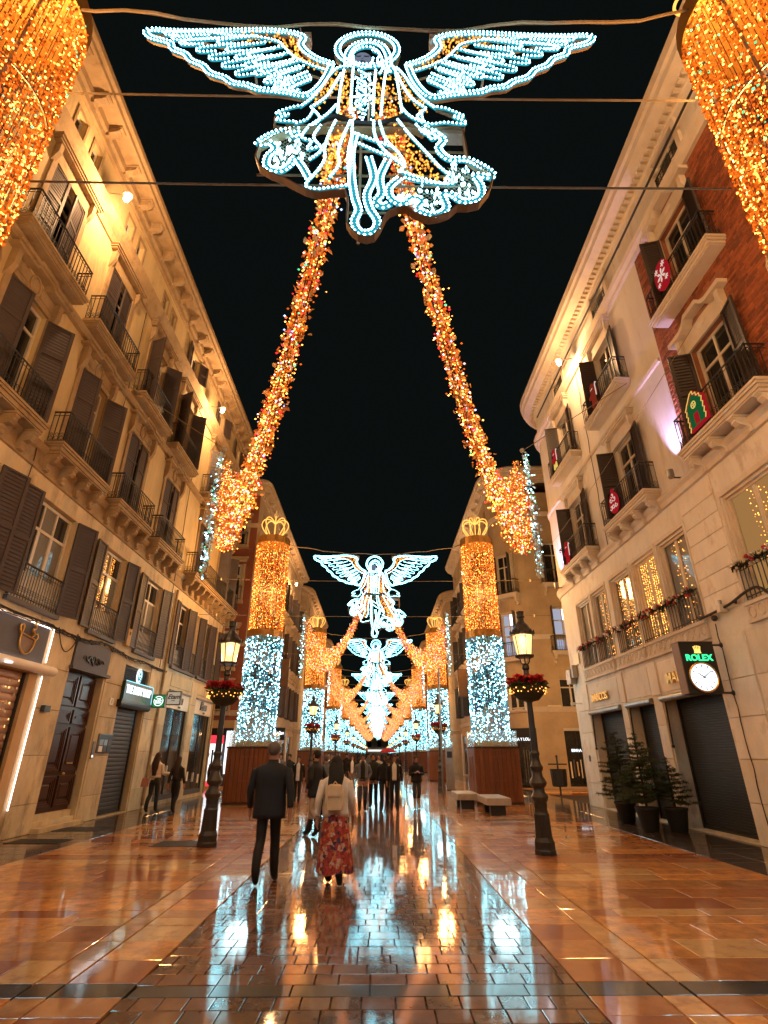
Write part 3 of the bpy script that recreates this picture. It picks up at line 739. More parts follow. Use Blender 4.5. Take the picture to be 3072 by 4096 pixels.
b = MB(); b.box((x0 + x1) / 2 + 0.25, (x0 + x1) / 2 + 0.55, 0.15, 0.17, 1.42, 1.46, 'brass'); obj('letter_slot', b, door)
b = MB(); b.box(x0, x1, 0.02, 0.3, 0.001, 0.20, 'stone_left'); b.box(x0 - 0.1, x1 + 0.1, -0.22, 0.02, 0.001, 0.10, 'stone_left'); b.box(x0, x1, 0.12, 0.31, 0.2, 0.35, 'stone_left'); obj('doorstep', b, L1)
b = MB(); b.box(x0 - 0.02, x1 + 0.02, -0.06, 0.3, 3.72, 4.44, 'slate'); b.box(x0 - 0.12, x1 + 0.12, -0.14, 0.3, 3.64, 3.72, 'slate')
ty = obj('tympanum', b, L1)
b = MB(); cx = (x0 + x1) / 2 + 0.05
b.tube([(cx + 0.07 * cos(q), -0.08, 3.98 + 0.12 * sin(q)) for q in [2 * pi * k / 12 for k in range(12)]], 0.022, 'iron', 5, True)
for s in (-1, 1):
    b.tube(catmull([(cx + s * 0.10, -0.075, 3.92), (cx + s * 0.22, -0.075, 4.06), (cx + s * 0.34, -0.075, 3.94), (cx + s * 0.46, -0.075, 4.05), (cx + s * 0.58, -0.075, 3.98)], 5), [0.035 * (1 - k / 24) + 0.008 for k in range(21)], 'iron', 5)
    b.tube(catmull([(cx + s * 0.10, -0.075, 4.04), (cx + s * 0.24, -0.075, 3.90), (cx + s * 0.36, -0.075, 4.02)], 5), 0.018, 'iron', 5)
obj('ornament', b, ty)
# louvred grille and dark roller of the next shop
b = MB(); b.box(17.2, 19.1, 0.10, 0.14, 3.74, 4.2, 'black')
for i in range(7): b.prism_x([(0.02, 3.77 + i * 0.06), (0.09, 3.80 + i * 0.06), (0.09, 3.81 + i * 0.06), (0.02, 3.78 + i * 0.06)], 17.22, 19.08, 'shutter_left')
obj('louvre', b, L1)
roller(L1, 17.25, 18.95, 0.05, 2.98, 'roller', 0.16, 0.115, True)
b = MB(); b.tube([(17.0, -0.08, 3.05), (19.25, -0.08, 3.05)], 0.10, 'black', 10); b.box(17.0, 19.25, -0.18, 0.1, 3.1, 3.17, 'black'); obj('shutter_case', b, L1)
# two tall display windows with pale fascias
for k, (a, c) in enumerate(((21.15, 23.6), (24.45, 26.9))):
    b = MB(); b.box(a, c, 0.02, 0.3, 3.26, 3.84, 'cream_sign'); b.box(a - 0.03, c + 0.03, -0.05, 0.3, 3.84, 3.90, 'black'); obj('shop_fascia', b, L1)
    b = MB(); b.box(a, c, 0.06, 0.3, 0.12, 0.3, 'slate'); b.box(a, a + 0.05, 0.08, 0.16, 0.3, 3.26, 'iron'); b.box(c - 0.05, c, 0.08, 0.16, 0.3, 3.26, 'iron'); b.box((a + c) / 2 - 0.02, (a + c) / 2 + 0.02, 0.09, 0.15, 0.3, 3.26, 'iron')
    wf = obj('display_window', b, L1)
    for q in (0, 1):
        p0 = a + 0.05 + q * (c - a - 0.05) / 2
        link('pane', pane_mesh((c - a) / 2 - 0.08, 2.96, 'pane'), wf, (p0 + (c - a) / 4 - 0.03, 0.115, 0.3), (0, 0, U(-0.01, 0.01)))
    for q in range(3):
        b = MB(); x = a + 0.4 + q * 0.75; z = rr.uniform(0.5, 1.0); b.box(x, x + 0.22, 0.100, 0.106, z, z + 0.35, 'cream_sign'); obj('window_card', b, wf)
# panels in the wall above the display windows
for a, c in ((21.15, 23.6), (24.45, 26.9)):
    b = MB(); b.fbox(a, c, 4.02, 4.5, -0.02, 0.05, 0.02, 'stone_left'); obj('stone_panel', b, L1)
for x in (20.2, 27.0): b = MB(); b.tube([(x, -0.07, 0.1), (x, -0.07, 7.5)], 0.05, 'trim_left', 8); obj('downpipe', b, L1)
# ------------------------------------------------------------------ right house: brick end, pale body, dark roller shutters   (local x = -street y)
R1 = thing('corner_house', 'pale four storey house with brick end and dark shutters behind the clock sign', 'building', (7.6, 0, 0), -pi / 2, 'houses along the street')
pathR = [(-22.9, 14), (-22.9, 1.7)] + arc(-21.2, 1.7, 1.7, pi, 3 * pi / 2, 8)[1:] + [(8, 0)]
gR = [(-19.96, -17.45, 0.03, 3.0), (-16.92, -15.37, 0.03, 3.0), (-14.77, -12.22, 0.03, 3.0), (-9.4, -5.0, 0.03, 3.4)]
f1R = [(-19.9, -18.62), (-18.42, -17.2), (-16.72, -15.33), (-15.05, -13.70), (-13.48, -12.12), (-10.5, -8.75), (-8.45, -6.8), (-5.0, -3.3)]
b = MB(); wall(b, -21.2, 8, 0, 7.62, gR + [(a, c, 4.48, 6.88) for a, c in f1R], 'stone_right', 0.42); curve_wall(b, pathR[:-1], 0, 7.62, 'stone_right'); obj('wall', b, R1)
cR2 = [-18.35, -14.05, -9.4, -4.8]; cR3 = [-18.35, -14.15, -9.3, -4.7]
oR = [(c - 0.65, c + 0.65, 8.22, 10.55) for c in cR2] + [(c - 0.62, c + 0.62, 12.1, 14.35) for c in cR3]
aR = [(c - 0.55, c + 0.55, 15.62, 16.50) for c in (-18.0, -13.5, -8.8, -4.2)]
b = MB(); wall(b, -21.2, -11.2, 7.62, 17.0, oR + aR, 'stucco_right', 0.30); curve_wall(b, pathR[:-1], 7.62, 17.0, 'stucco_right'); wall(b, -11.2, 8, 15.0, 17.0, aR, 'stucco_right', 0.30); obj('wall', b, R1)
b = MB(); wall(b, -11.2, 8, 7.62, 15.0, oR, 'mortar', 0.30); brickwall = obj('brick_wall', b, R1)
# bricks: the ones that show largest are single parts, the rest one mesh
bw = MB(); bw.fbox(-0.118, 0.118, 0, 0.062, -0.012, 0.03, 0.004, 'brick'); bme = bw.mesh('brick')
rest = MB(); nb = 0; z = 7.86; k = 0
solid = oR + [(-10.35, -8.45, 10.5, 11.5), (-10.9, -7.9, 7.9, 8.25), (-10.6, -8.1, 11.8, 12.15), (-10.2, -8.4, 14.3, 15.0), (-5.8, -3.8, 10.5, 11.4)]
while z < 14.95:
    x = -11.18 + (0.125 if k % 2 else 0)
    while x < -2.0:
        if not any(o[0] - 0.13 < x + 0.118 < o[1] + 0.13 and o[2] - 0.04 < z < o[3] + 0.02 for o in solid):
            if nb < 298 and x < -9.4 and 7.8 < z < 13.5 and (k % 3 or x < -10.2):
                link('brick', bme, brickwall, (x + 0.118, 0, z), (0, 0, U(-0.02, 0.02))); nb += 1
            else: rest.fbox(x, x + 0.236, z, z + 0.062, -0.012 + U(-0.003, 0.003), 0.03, 0.004, 'brick')
        x += 0.25
    z += 0.075; k += 1
stuff(obj('brick', rest, brickwall))
b = MB(); b.box(-22.85, 8, 1.75, 14, 17.3, 17.9, 'roof'); obj('roof', b, R1)
b = MB(); b.sweep(pathR, [(-0.02, 16.72), (0.06, 16.75), (0.10, 16.86), (0.30, 16.90), (0.52, 16.95), (0.55, 17.12), (0.62, 17.18), (0.66, 17.42), (0.60, 17.46), (0.5, 17.55), (-0.3, 17.7)], 'trim_right'); obj('cornice', b, R1)
b = MB()
x = -21.1
while x < 8: b.box(x, x + 0.10, -0.24, 0.0, 16.78, 16.90, 'trim_right'); x += 0.21
for q in range(9):
    t = pi + (pi / 2) * (q + 0.5) / 9; px_, py_ = -21.2 + 1.8 * cos(t), 1.7 + 1.8 * sin(t); b.box(px_ - 0.06, px_ + 0.06, py_ - 0.06, py_ + 0.06, 16.78, 16.90, 'trim_right')
stuff(obj('dentil', b, R1))
for prof, nm in (([(-0.02, 7.55), (0.06, 7.57), (0.08, 7.70), (0.14, 7.78), (0.14, 7.86), (-0.02, 7.9)], 'string_course'), ([(-0.02, 15.0), (0.08, 15.02), (0.10, 15.12), (0.18, 15.2), (0.22, 15.32), (-0.02, 15.36)], 'string_course')):
    b = MB(); b.sweep(pathR, prof, 'trim_right'); obj(nm, b, R1)
b = MB(); b.sweep(pathR[:-1] + [(-11.25, 0)], [(-0.02, 11.30), (0.05, 11.32), (0.07, 11.42), (-0.02, 11.46)], 'trim_right'); obj('string_course', b, R1)
for i, c in enumerate(cR2):
    put_window(R1, c, 8.22, 1.30, 2.33, 2, 0.72, sh=('shutter_right', (102, 104, 106, 120)[i], (172, 170, 168, 170)[i], 0.52, -0.04, 2))
    put_surround(R1, c, 8.22, 1.30, 2.33, 'trim_right', 'head' if i < 2 else 'scroll')
    put_balcony(R1, c, 8.16, 2.75, 0.45, 'trim_right', 0.86, 4, 0.22, 0.12, True, 0.42)
for i, c in enumerate(cR3):
    put_window(R1, c, 12.1, 1.24, 2.25, 2, 0.72, sh=('shutter_right', (104, 102, 106, 120)[i], (171, 169, 166, 170)[i], 0.50, -0.04, 2))
    put_surround(R1, c, 12.1, 1.24, 2.25, 'trim_right', 'head' if i < 2 else 'scroll')
    put_balcony(R1, c, 12.04, 2.6, 0.42, 'trim_right', 0.84, 0, 0.22, 0.12)
for a in aR:
    put_window(R1, (a[0] + a[1]) / 2, a[2], 1.1, 0.88, 2, 0)
    b = MB(); b.box(a[0] - 0.16, a[0], -0.10, 0.01, a[2] - 0.06, a[3] + 0.1, 'trim_right'); b.box(a[1], a[1] + 0.16, -0.10, 0.01, a[2] - 0.06, a[3] + 0.1, 'trim_right'); b.box(a[0], a[1], -0.10, 0.01, a[3], a[3] + 0.1, 'trim_right'); obj('window_surround', b, R1)
    link('railing', railing_mesh(1.1, 0.06, 0.3, 0.12, False), R1, ((a[0] + a[1]) / 2, 0, a[2]))
# first floor: tall mullioned windows between fluted piers
for i, (a, c) in enumerate(f1R):
    w = round(c - a, 3)
    warm = i in (3, 5); 
    put_window(R1, (a + c) / 2, 4.5, w, 2.36, 2, 0, fm='trim_right', lit=['pane_warm', 'pane_curtain'] if warm else ['pane_curtain', 'pane'])
    b = MB()
    for k, (o, y) in enumerate(((0.0, -0.02), (0.07, 0.04), (0.13, 0.10))):
        b.box(a - 0.09 + o, a - 0.02 + o, y, 0.14, 4.48, 6.95 - o, 'trim_right'); b.box(c + 0.02 - o, c + 0.09 - o, y, 0.14, 4.48, 6.95 - o, 'trim_right'); b.box(a - 0.02 + o, c + 0.02 - o, y, 0.14, 6.84 - o, 6.95 - o, 'trim_right')
    obj('window_surround', b, R1)
    link('railing', railing_mesh(round(w, 2), 0.05, 0.72, 0.13, False), R1, ((a + c) / 2, 0.0, 4.5))
    if i not in (0, 6):
        bl = MB()
        dens = {3: 62, 4: 13, 2: 26, 1: 16}.get(i, 18)
        for q in (-1, 1):
            for kk in range(2 if dens < 20 else 4):
                x = (a + c) / 2 + q * (0.12 + 0.11 * kk)
                n = dens
                for k in range(n):
                    if random.random() < 0.85: bl.octa((x + U(-0.02, 0.02), 0.145, 4.6 + 2.1 * (k + random.random()) / n), 0.013, 'bulb_gold')
        stuff(obj('fairy_lights', bl, R1))
def frieze(x0, x1):
    b = MB(); b.box(x0, x1, -0.05, 0.01, 4.12, 4.40, 'trim_right'); b.box(x0 - 0.03, x1 + 0.03, -0.09, 0.01, 4.40, 4.47, 'trim_right'); b.box(x0 - 0.03, x1 + 0.03, -0.08, 0.01, 4.05, 4.12, 'trim_right')
    fo = obj('frieze', b, R1)
    n = int((x1 - x0) / 0.27)
    def f():
        b = MB(); b.tube([(0.10 * cos(q), 0, 0.115 * sin(q)) for q in [2 * pi * k / 12 for k in range(12)]], 0.018, 'trim_right', 5, True); return b.mesh('rosette')
    me = cached('rosette', f)
    for i in range(n): link('rosette', me, fo, (x0 + (x1 - x0) * (i + 0.5) / n, -0.055, 4.26))
frieze(-20.02, -17.3); frieze(-17.15, -15.2); frieze(-15.1, -12.1); frieze(-10.6, -6.7)
zs = [0.0, 0.75, 1.55, 2.35, 3.1, 3.98]
for x0, x1 in ((-21.15, -20.05), (-17.38, -17.0), (-15.30, -14.84), (-12.15, -10.95)): blocks(R1, x0, x1, zs, 'stone_right', 0.04)
blocks(R1, -12.02, -10.66, [4.5, 4.95, 5.36, 5.78, 6.2, 6.62, 7.04, 7.5], 'stone_right', 0.02)
blocks(R1, -10.90, -9.5, [0, 0.75, 1.55, 2.35, 3.1, 3.98], 'stone_right', 0.02)
for a, c in ((-19.96, -17.45), (-16.92, -15.37), (-14.77, -12.22)):
    roller(R1, a + 0.05, c - 0.05, 0.03, 2.95, 'roller_dark', 0.32, 0.055)
    b = MB(); b.tube([(a - 0.02, -0.06, 2.98), (c + 0.02, -0.06, 2.98)], 0.085, 'steel', 10); b.box(a, c, -0.05, 0.2, 2.99, 3.05, 'black'); obj('awning_case', b, R1, smooth=True)
    b = MB(); b.tube([(a + 0.12, -0.05, 2.9), (a + 0.14, -0.09, 1.85)], 0.025, 'iron', 6); b.ball((a + 0.14, -0.09, 1.83), 0.045, 'iron'); b.tube([(a + 0.12, -0.05, 2.9), (a + 0.3, -0.05, 2.93)], 0.02, 'iron', 6); obj('awning_crank', b, R1)
    b = MB(); b.fbox(a, c, 3.12, 3.92, -0.015, 0.05, 0.03, 'stone_right'); obj('stone_panel', b, R1)
roller(R1, -9.35, -5.05, 0.03, 3.3, 'roller_dark', 0.3, 0.08)
for x, z in ((-11.3, 4.35),):
    b = MB(); b.box(x - 0.05, x + 0.08, -0.2, -0.02, z + 0.10, z + 0.26, 'white_wood'); b.box(x + 0.0, x + 0.05, -0.16, -0.1, z + 0.26, z + 0.36, 'steel'); b.ball((x - 0.35, -0.1, z + 0.05), 0.07, 'iron'); obj('junction_box', b, R1)
b = MB(); b.box(-21.4, -20.95, -0.25, -0.05, 4.1, 4.62, 'steel'); b.box(-21.0, -20.75, -0.2, -0.03, 4.3, 4.75, 'concrete'); obj('alarm_box', b, R1)
b = MB(); b.tube([(-20.7, -0.03, 3.35), (-20.7, -0.30, 3.38)], 0.02, 'white_wood', 6); b.box(-20.75, -20.65, -0.45, -0.28, 3.30, 3.40, 'white_wood'); obj('camera_box', b, R1)
b = MB(); b.box(-20.75, -20.63, -0.06, -0.03, 1.42, 1.62, 'slate'); b.box(-20.73, -20.65, -0.064, -0.06, 1.50, 1.58, 'black'); obj('door_bell', b, R1)

def dissolve(e):
    # hand the children of a helper frame straight to the house
    m = Matrix.Translation(e.location) @ e.rotation_euler.to_matrix().to_4x4()
    for ch in list(e.children):
        ml = m @ (Matrix.Translation(ch.location) @ ch.rotation_euler.to_matrix().to_4x4())
        ch.parent = e.parent; ch.location = ml.to_translation(); ch.rotation_euler = ml.to_euler()
    bpy.data.objects.remove(e)
# ------------------------------------------------------------------ houses further down the street
def far_house(name, label, side, y0, y1, wm, tm, shm, hgt, seed, corner=True, cool=False, open_side=False):
    rr = random.Random(seed)
    root = thing(name, label, 'building', (-7.9 if side < 0 else 7.6, 0, 0), (pi / 2) if side < 0 else -pi / 2, 'houses along the street')
    L = y1 - y0; Rr = 1.6 if corner else 0.01
    if side < 0: X = lambda y: y
    else: X = lambda y: -y
    a, c = min(X(y0), X(y1)), max(X(y0), X(y1))
    path = [(a, 13), (a, Rr)] + arc(a + Rr, Rr, Rr, pi, 1.5 * pi, 6)[1:] + arc(c - Rr, Rr, Rr, 1.5 * pi, 2 * pi, 6) + [(c, 13)]
    fl = [(0.1, 3.1), (4.3, 6.7), (8.1, 10.7), (12.0, 14.4)]
    s = hgt / 18.0
    n = max(3, int((L - 2 * Rr) / 2.7)); xs = [a + Rr + (L - 2 * Rr) * (i + 0.5) / n for i in range(n)]
    ops = []
    for z0, z1 in fl[1:]: ops += [(x - 0.58, x + 0.58, z0 * s, z1 * s) for x in xs]
    ops += [(x - 0.95, x + 0.95, 0.1, 3.1) for x in xs]; ops += [(x - 0.35, x + 0.35, 15.6 * s, 16.5 * s) for x in xs]
    b = MB(); wall(b, a + Rr, c - Rr, 0, 17.5 * s, ops, wm, 0.3)
    curve_wall(b, path[(1 if open_side and side < 0 else 0):8], 0, 17.5 * s, wm); curve_wall(b, path[8:(-1 if open_side and side > 0 else None)], 0, 17.5 * s, wm); obj('wall', b, root)
    b = MB(); b.box(a + 0.05, c - 0.05, Rr + 0.1, 13, 17.4 * s, 17.9 * s, 'roof'); obj('roof', b, root)
    b = MB(); b.sweep(path, [(o, z - 18.3 + 18.0 * s) for o, z in EAVE], tm); obj('cornice', b, root)
    for z in (3.7 * s, 7.5 * s, 15.0 * s):
        b = MB(); b.sweep(path, [(-0.02, z - 0.15), (0.06, z - 0.12), (0.12, z + 0.05), (0.16, z + 0.14), (-0.02, z + 0.18)], tm); obj('string_course', b, root)
    near = y0 < 50
    if near or y0 < 90: eave_corbels(root, [a + Rr + (L - 2 * Rr) * (i + 0.5) / (n * 2) for i in range(n * 2)], 17.64 + 18.0 * (s - 1), tm, 0.5, 0.4)
    for fi, (z0, z1) in enumerate(fl[1:]):
        h = round((z1 - z0) * s, 2)
        for i, x in enumerate(xs):
            lit = rr.random() < (0.3 if cool and fi == 0 else 0.12)
            put_window(root, x, z0 * s, 1.16, h, 2, 0.74, 'pane' if not lit else ('pane_cool' if cool else 'pane_warm'), sh=(shm, rr.choice((100, 120, 160)), rr.choice((100, 120, 160)), 0.52), detail=1)
            if fi: put_surround(root, x, z0 * s, 1.16, h, tm, 'head')
            if fi == 1 and i % 2 == 0 or fi == 2: put_balcony(root, x, z0 * s - 0.04, 2.0, 0.45, tm, 0.86, 3 if fi == 1 else 0, 0.22, 0.14, False)
            elif fi == 1: put_balcony(root, x, z0 * s - 0.04, 2.0, 0.45, tm, 0.86, 3, 0.22, 0.14, False)
            else: link('railing', railing_mesh(1.2, 0.06, 0.8, 0.13, False), root, (x, 0, z0 * s))
    for i, x in enumerate(xs):
        b = MB(); lit = rr.random() < 0.35
        b.box(x - 0.93, x + 0.93, 0.08, 0.14, 2.55, 3.08, 'black'); b.box(x - 0.93, x - 0.87, 0.08, 0.16, 0.12, 2.55, 'iron'); b.box(x + 0.87, x + 0.93, 0.08, 0.16, 0.12, 2.55, 'iron'); wf = obj('display_window', b, root)
        link('pane', pane_mesh(1.74, 2.4, rr.choice(('pane_cool', 'pane_warm', 'shop_glow')) if lit else 'pane'), wf, (x, 0.11, 0.14))
    for i in range(n + 1):
        x = a + Rr + (L - 2 * Rr) * i / n
        blocks(root, round(x - 0.3, 3), round(x + 0.3, 3), [0, 0.9, 1.8, 2.7, 3.4], tm if i % 2 else 'stone_right', 0.03)
    return root
L2 = far_house('corner_house', 'dark red sided house behind the lit column, left past the side street', -1, 32.0, 53.0, 'stucco_far', 'trim_far', 'shutter_left', 18.3, 21, corner=False, open_side=True)
R2 = far_house('corner_house', 'tan corner house with the black glass shop, right past the side street', 1, 31.6, 53.4, 'stucco_far', 'trim_right', 'shutter_dark', 19.2, 22, corner=True, cool=True, open_side=True)
far_house('terrace_house', 'tan house with roof cornice ending by the second crowned column on the left', -1, 57.0, 78.0, 'stucco_far', 'trim_far', 'shutter_left', 18.6, 23)
far_house('terrace_house', 'tan house beyond the black glass shop, behind the second right hand column', 1, 57.5, 80.0, 'stucco_far', 'trim_far', 'shutter_dark', 18.2, 24)
far_house('terrace_house', 'dim house far down the left side behind the third crowned column', -1, 82.0, 112.0, 'stucco_orange', 'trim_far', 'shutter_left', 17.8, 25)
far_house('terrace_house', 'dim house far down the right side behind the third crowned column', 1, 84.0, 114.0, 'stucco_orange', 'trim_far', 'shutter_dark', 18.0, 26)
# side wall of the left house past the side street: red render, white framed windows, a bright phone shop below
sw = bpy.data.objects.new('side_wall', None); COL.objects.link(sw); sw.parent = L2; sw.location = (31.97, 0, 0); sw.rotation_euler = (0, 0, -pi / 2)
def on_side(name, b): 
    return obj(name, b, sw)
bw = MB()
SO = [(-1.95, -0.65, 10.3, 12.6), (-1.95, -0.65, 6.3, 8.4), (-1.95, -0.65, 13.9, 15.6), (-2.0, 0.05, 0.1, 3.0), (-4.6, -3.2, 10.3, 12.6), (-4.6, -3.2, 6.3, 8.4), (-1.95, -0.65, 3.9, 5.2)]
wall(bw, -9, 0.0, 3.4, 17.5, SO, 'stucco_red', 0.3); wall(bw, -9, 0.0, 0, 3.4, SO, 'stucco_orange', 0.3)
on_side('wall', bw)
for o in SO:
    if o[2] < 1: continue
    b = MB(); cx = (o[0] + o[1]) / 2; t = 0.1
    b.box(o[0] + 0.02, o[1] - 0.02, 0.05, 0.16, o[2], o[3], 'white_wood'); b.box(o[0] + 0.14, o[1] - 0.14, 0.03, 0.06, o[2] + 0.1, o[3] - 0.9, 'pane'); b.box(o[0] + 0.2, o[1] - 0.2, 0.03, 0.06, o[3] - 0.7, o[3] - 0.15, 'pane')
    b.box(o[0] - 0.2, o[0], -0.08, 0.02, o[2], o[3], 'trim_far'); b.box(o[1], o[1] + 0.2, -0.08, 0.02, o[2], o[3], 'trim_far')
    for k in range(3): b.box(o[0] - 0.22 - k * 0.06, o[1] + 0.22 + k * 0.06, -0.12 - k * 0.08, 0.02, o[3] + 0.15 + k * 0.1, o[3] + 0.25 + k * 0.1, 'trim_far')
    b.box(o[0] - 0.25, o[1] + 0.25, -0.3, 0.02, o[2] - 0.25, o[2] - 0.05, 'trim_far')
    on_side('window', b)
    link('railing', railing_mesh(1.5, 0.28, 0.85, 0.14, False), sw, (cx, 0, o[2] - 0.05))
b = MB(); b.box(-1.98, 0.0, 0.1, 0.28, 2.45, 3.0, 'black'); b.box(-1.95, -0.62, 0.05, 0.1, 2.2, 2.62, 'lit_red'); b.box(-1.9, -0.66, 0.06, 0.1, 0.35, 2.2, 'lit_white'); b.box(-0.48, -0.06, 0.02, 0.1, 0.7, 2.85, 'lit_white'); b.box(-1.95, -0.62, 0.05, 0.1, 0.12, 0.35, 'lit_red')
b.box(-1.6, -1.45, 0.04, 0.058, 0.9, 1.5, 'black'); b.box(-1.2, -1.1, 0.04, 0.058, 1.1, 1.9, 'black'); b.box(-1.0, -0.7, 0.04, 0.058, 1.55, 1.62, 'black'); b.tube([(-1.45 + 0.14 * cos(q), 0.05, 1.65 + 0.14 * sin(q)) for q in [2 * pi * k / 10 for k in range(10)]], 0.025, 'black', 4, True)
on_side('shop_window', b)
# corner and side of the right house past the side street
rs = bpy.data.objects.new('side_wall', None); COL.objects.link(rs); rs.parent = R2; rs.location = (-31.6, 1.6, 0); rs.rotation_euler = (0, 0, pi / 2)
bw = MB(); RO = [(1.2, 2.5, 11.3, 14.0), (1.25, 2.6, 7.2, 9.8), (1.2, 2.45, 4.0, 5.65), (1.1, 3.0, 0.1, 3.0)]
wall(bw, -0.02, 9, 0, 17.6, RO, 'stucco_far', 0.3, -0.015); obj('wall', bw, rs)
for k, o in enumerate(RO[:3]):
    put_window(rs, (o[0] + o[1]) / 2, o[2], round(o[1] - o[0], 2), round(o[3] - o[2], 2), 2, 0.7, 'pane', detail=2, lit=[None, ['pane_cool', 'pane_cool', 'pane_cool', 'tube_cool'], None][k] if k == 1 else None, sh=('shutter_dark', 100, 100, 0.5) if k < 2 else None)
    if k < 2: put_balcony(rs, (o[0] + o[1]) / 2, o[2] - 0.05, 1.9, 0.4, 'trim_right', 0.85, 2, 0.22, 0.13)
b = MB(); b.box(1.1, 3.0, 0.06, 0.12, 2.85, 3.0, 'white_wood'); b.box(1.75, 1.8, 0.07, 0.12, 0.1, 2.85, 'iron'); b.box(1.1, 3.0, 0.05, 0.3, 0.05, 0.2, 'black'); wf = obj('display_window', b, rs)
link('pane', pane_mesh(0.62, 2.6, 'pane'), wf, (1.42, 0.1, 0.2)); link('pane', pane_mesh(1.14, 2.6, 'pane'), wf, (2.4, 0.1, 0.2))
b = MB()
for i in range(9): b.box(1.25 + i * 0.18, 1.33 + i * 0.18, 0.092, 0.098, 0.5 + 0.05 * (i % 3), 1.3 + 0.1 * (i % 2), ('cream_sign', 'slate', 'stucco_far')[i % 3])
stuff(obj('hanging_clothes', b, wf))
b = MB(); b.box(2.15, 2.75, 0.085, 0.095, 0.72, 0.92, 'lit_red'); rb = obj('sale_banner', b, wf)
link('lettering', text_mesh('REBAJAS', 0.11, 'white_wood', 0.006, 0.002), rb, (2.45, 0.08, 0.82))
link('lettering', text_mesh('BIMBA Y LOLA', 0.20, 'lit_white', 0.01, 0.004), wf, (2.05, 0.075, 1.85))
dissolve(sw); dissolve(rs)
# windows on the rounded corner
cr = bpy.data.objects.new('corner_wall', None); COL.objects.link(cr); cr.parent = R2; cr.location = (-31.6 - 1.6 + 1.6 * cos(radians(-45)), 1.6 + 1.6 * sin(radians(-45)), 0); cr.rotation_euler = (0, 0, pi / 4)
for k, (z0, z1) in enumerate(((10.7, 13.2), (6.9, 9.5), (3.9, 5.4))):
    b = MB(); b.box(-0.62, 0.62, -0.06, 0.2, z0 - 0.05, z1 + 0.12, 'trim_right'); obj('window_surround', b, cr)
    put_window(cr, 0, z0, 1.0, z1 - z0, 2, 0.7, 'pane', detail=2, lit=['pane_cool', 'pane_cool', 'pane_cool', 'tube_cool'] if k == 1 else None, sh=('shutter_dark', 105, 105, 0.5) if k < 2 else None).location.y = -0.25
    if k < 2: put_balcony(cr, 0, z0 - 0.05, 1.7, 0.45, 'trim_right', 0.85, 2, 0.22, 0.13)
b = MB(); b.box(-0.8, 0.8, -0.12, 0.25, 0.05, 3.0, 'black'); b.box(-0.78, 0.78, -0.13, -0.12, 2.3, 2.95, 'black'); wf = obj('display_window', b, cr)
link('pane', pane_mesh(1.5, 2.1, 'pane'), wf, (0, -0.14, 0.15)); link('lettering', text_mesh('BIMBA Y LOLA', 0.21, 'lit_white', 0.01, 0.004), wf, (0, -0.15, 2.42))
b = MB()
for i in range(3): b.box(0.1 + i * 0.16, 0.13 + i * 0.16, -0.15, -0.142, 0.3, 1.9, 'steel')
obj('clothes_rail', b, wf)
dissolve(cr)
# buildings that close the view
b = MB(); t = thing('end_building', 'dark building closing the far end of the street', 'building', (0, 232, 0))
wall(b, -30, 30, 0, 16, [(x, x + 1.5, z, z + 2.2) for x in range(-28, 28, 4) for z in (4.5, 8.5, 12.0)], 'stucco_far', 0.3); obj('wall', b, t)
b = MB(); b.box(-4, 4, -0.3, 0, 3.0, 3.5, 'lit_white'); obj('shop_fascia', b, t)
for s, y0, y1, lab in ((-1, 116, 150, 'distant dark house on the left where the lights run together'), (-1, 154, 228, 'last dark house on the left of the far street'), (1, 118, 152, 'distant dark house on the right where the lights run together'), (1, 156, 228, 'last dark house on the right of the far street')):
    t = thing('terrace_house', lab, 'building', (-7.9 if s < 0 else 7.6, 0, 0), pi / 2 if s < 0 else -pi / 2, 'houses along the street')
    a, c = (y0, y1) if s < 0 else (-y1, -y0)
    ops = [(a + 1 + i * 3.2, a + 2.2 + i * 3.2, z, z + 2.3) for i in range(int((c - a - 2) / 3.2)) for z in (0.3, 4.6, 8.3, 12)]
    b = MB(); wall(b, a, c, 0, 16.5, ops, 'stucco_far', 0.3); b.face([(a, 0, 0), (a, 12, 0), (a, 12, 16.5), (a, 0, 16.5)], 'stucco_far'); b.face([(c, 0, 0), (c, 12, 0), (c, 12, 16.5), (c, 0, 16.5)], 'stucco_far'); obj('wall', b, t)
    b = MB(); b.box(a, c, -0.6, 12, 16.5, 17.0, 'trim_far'); obj('cornice', b, t)
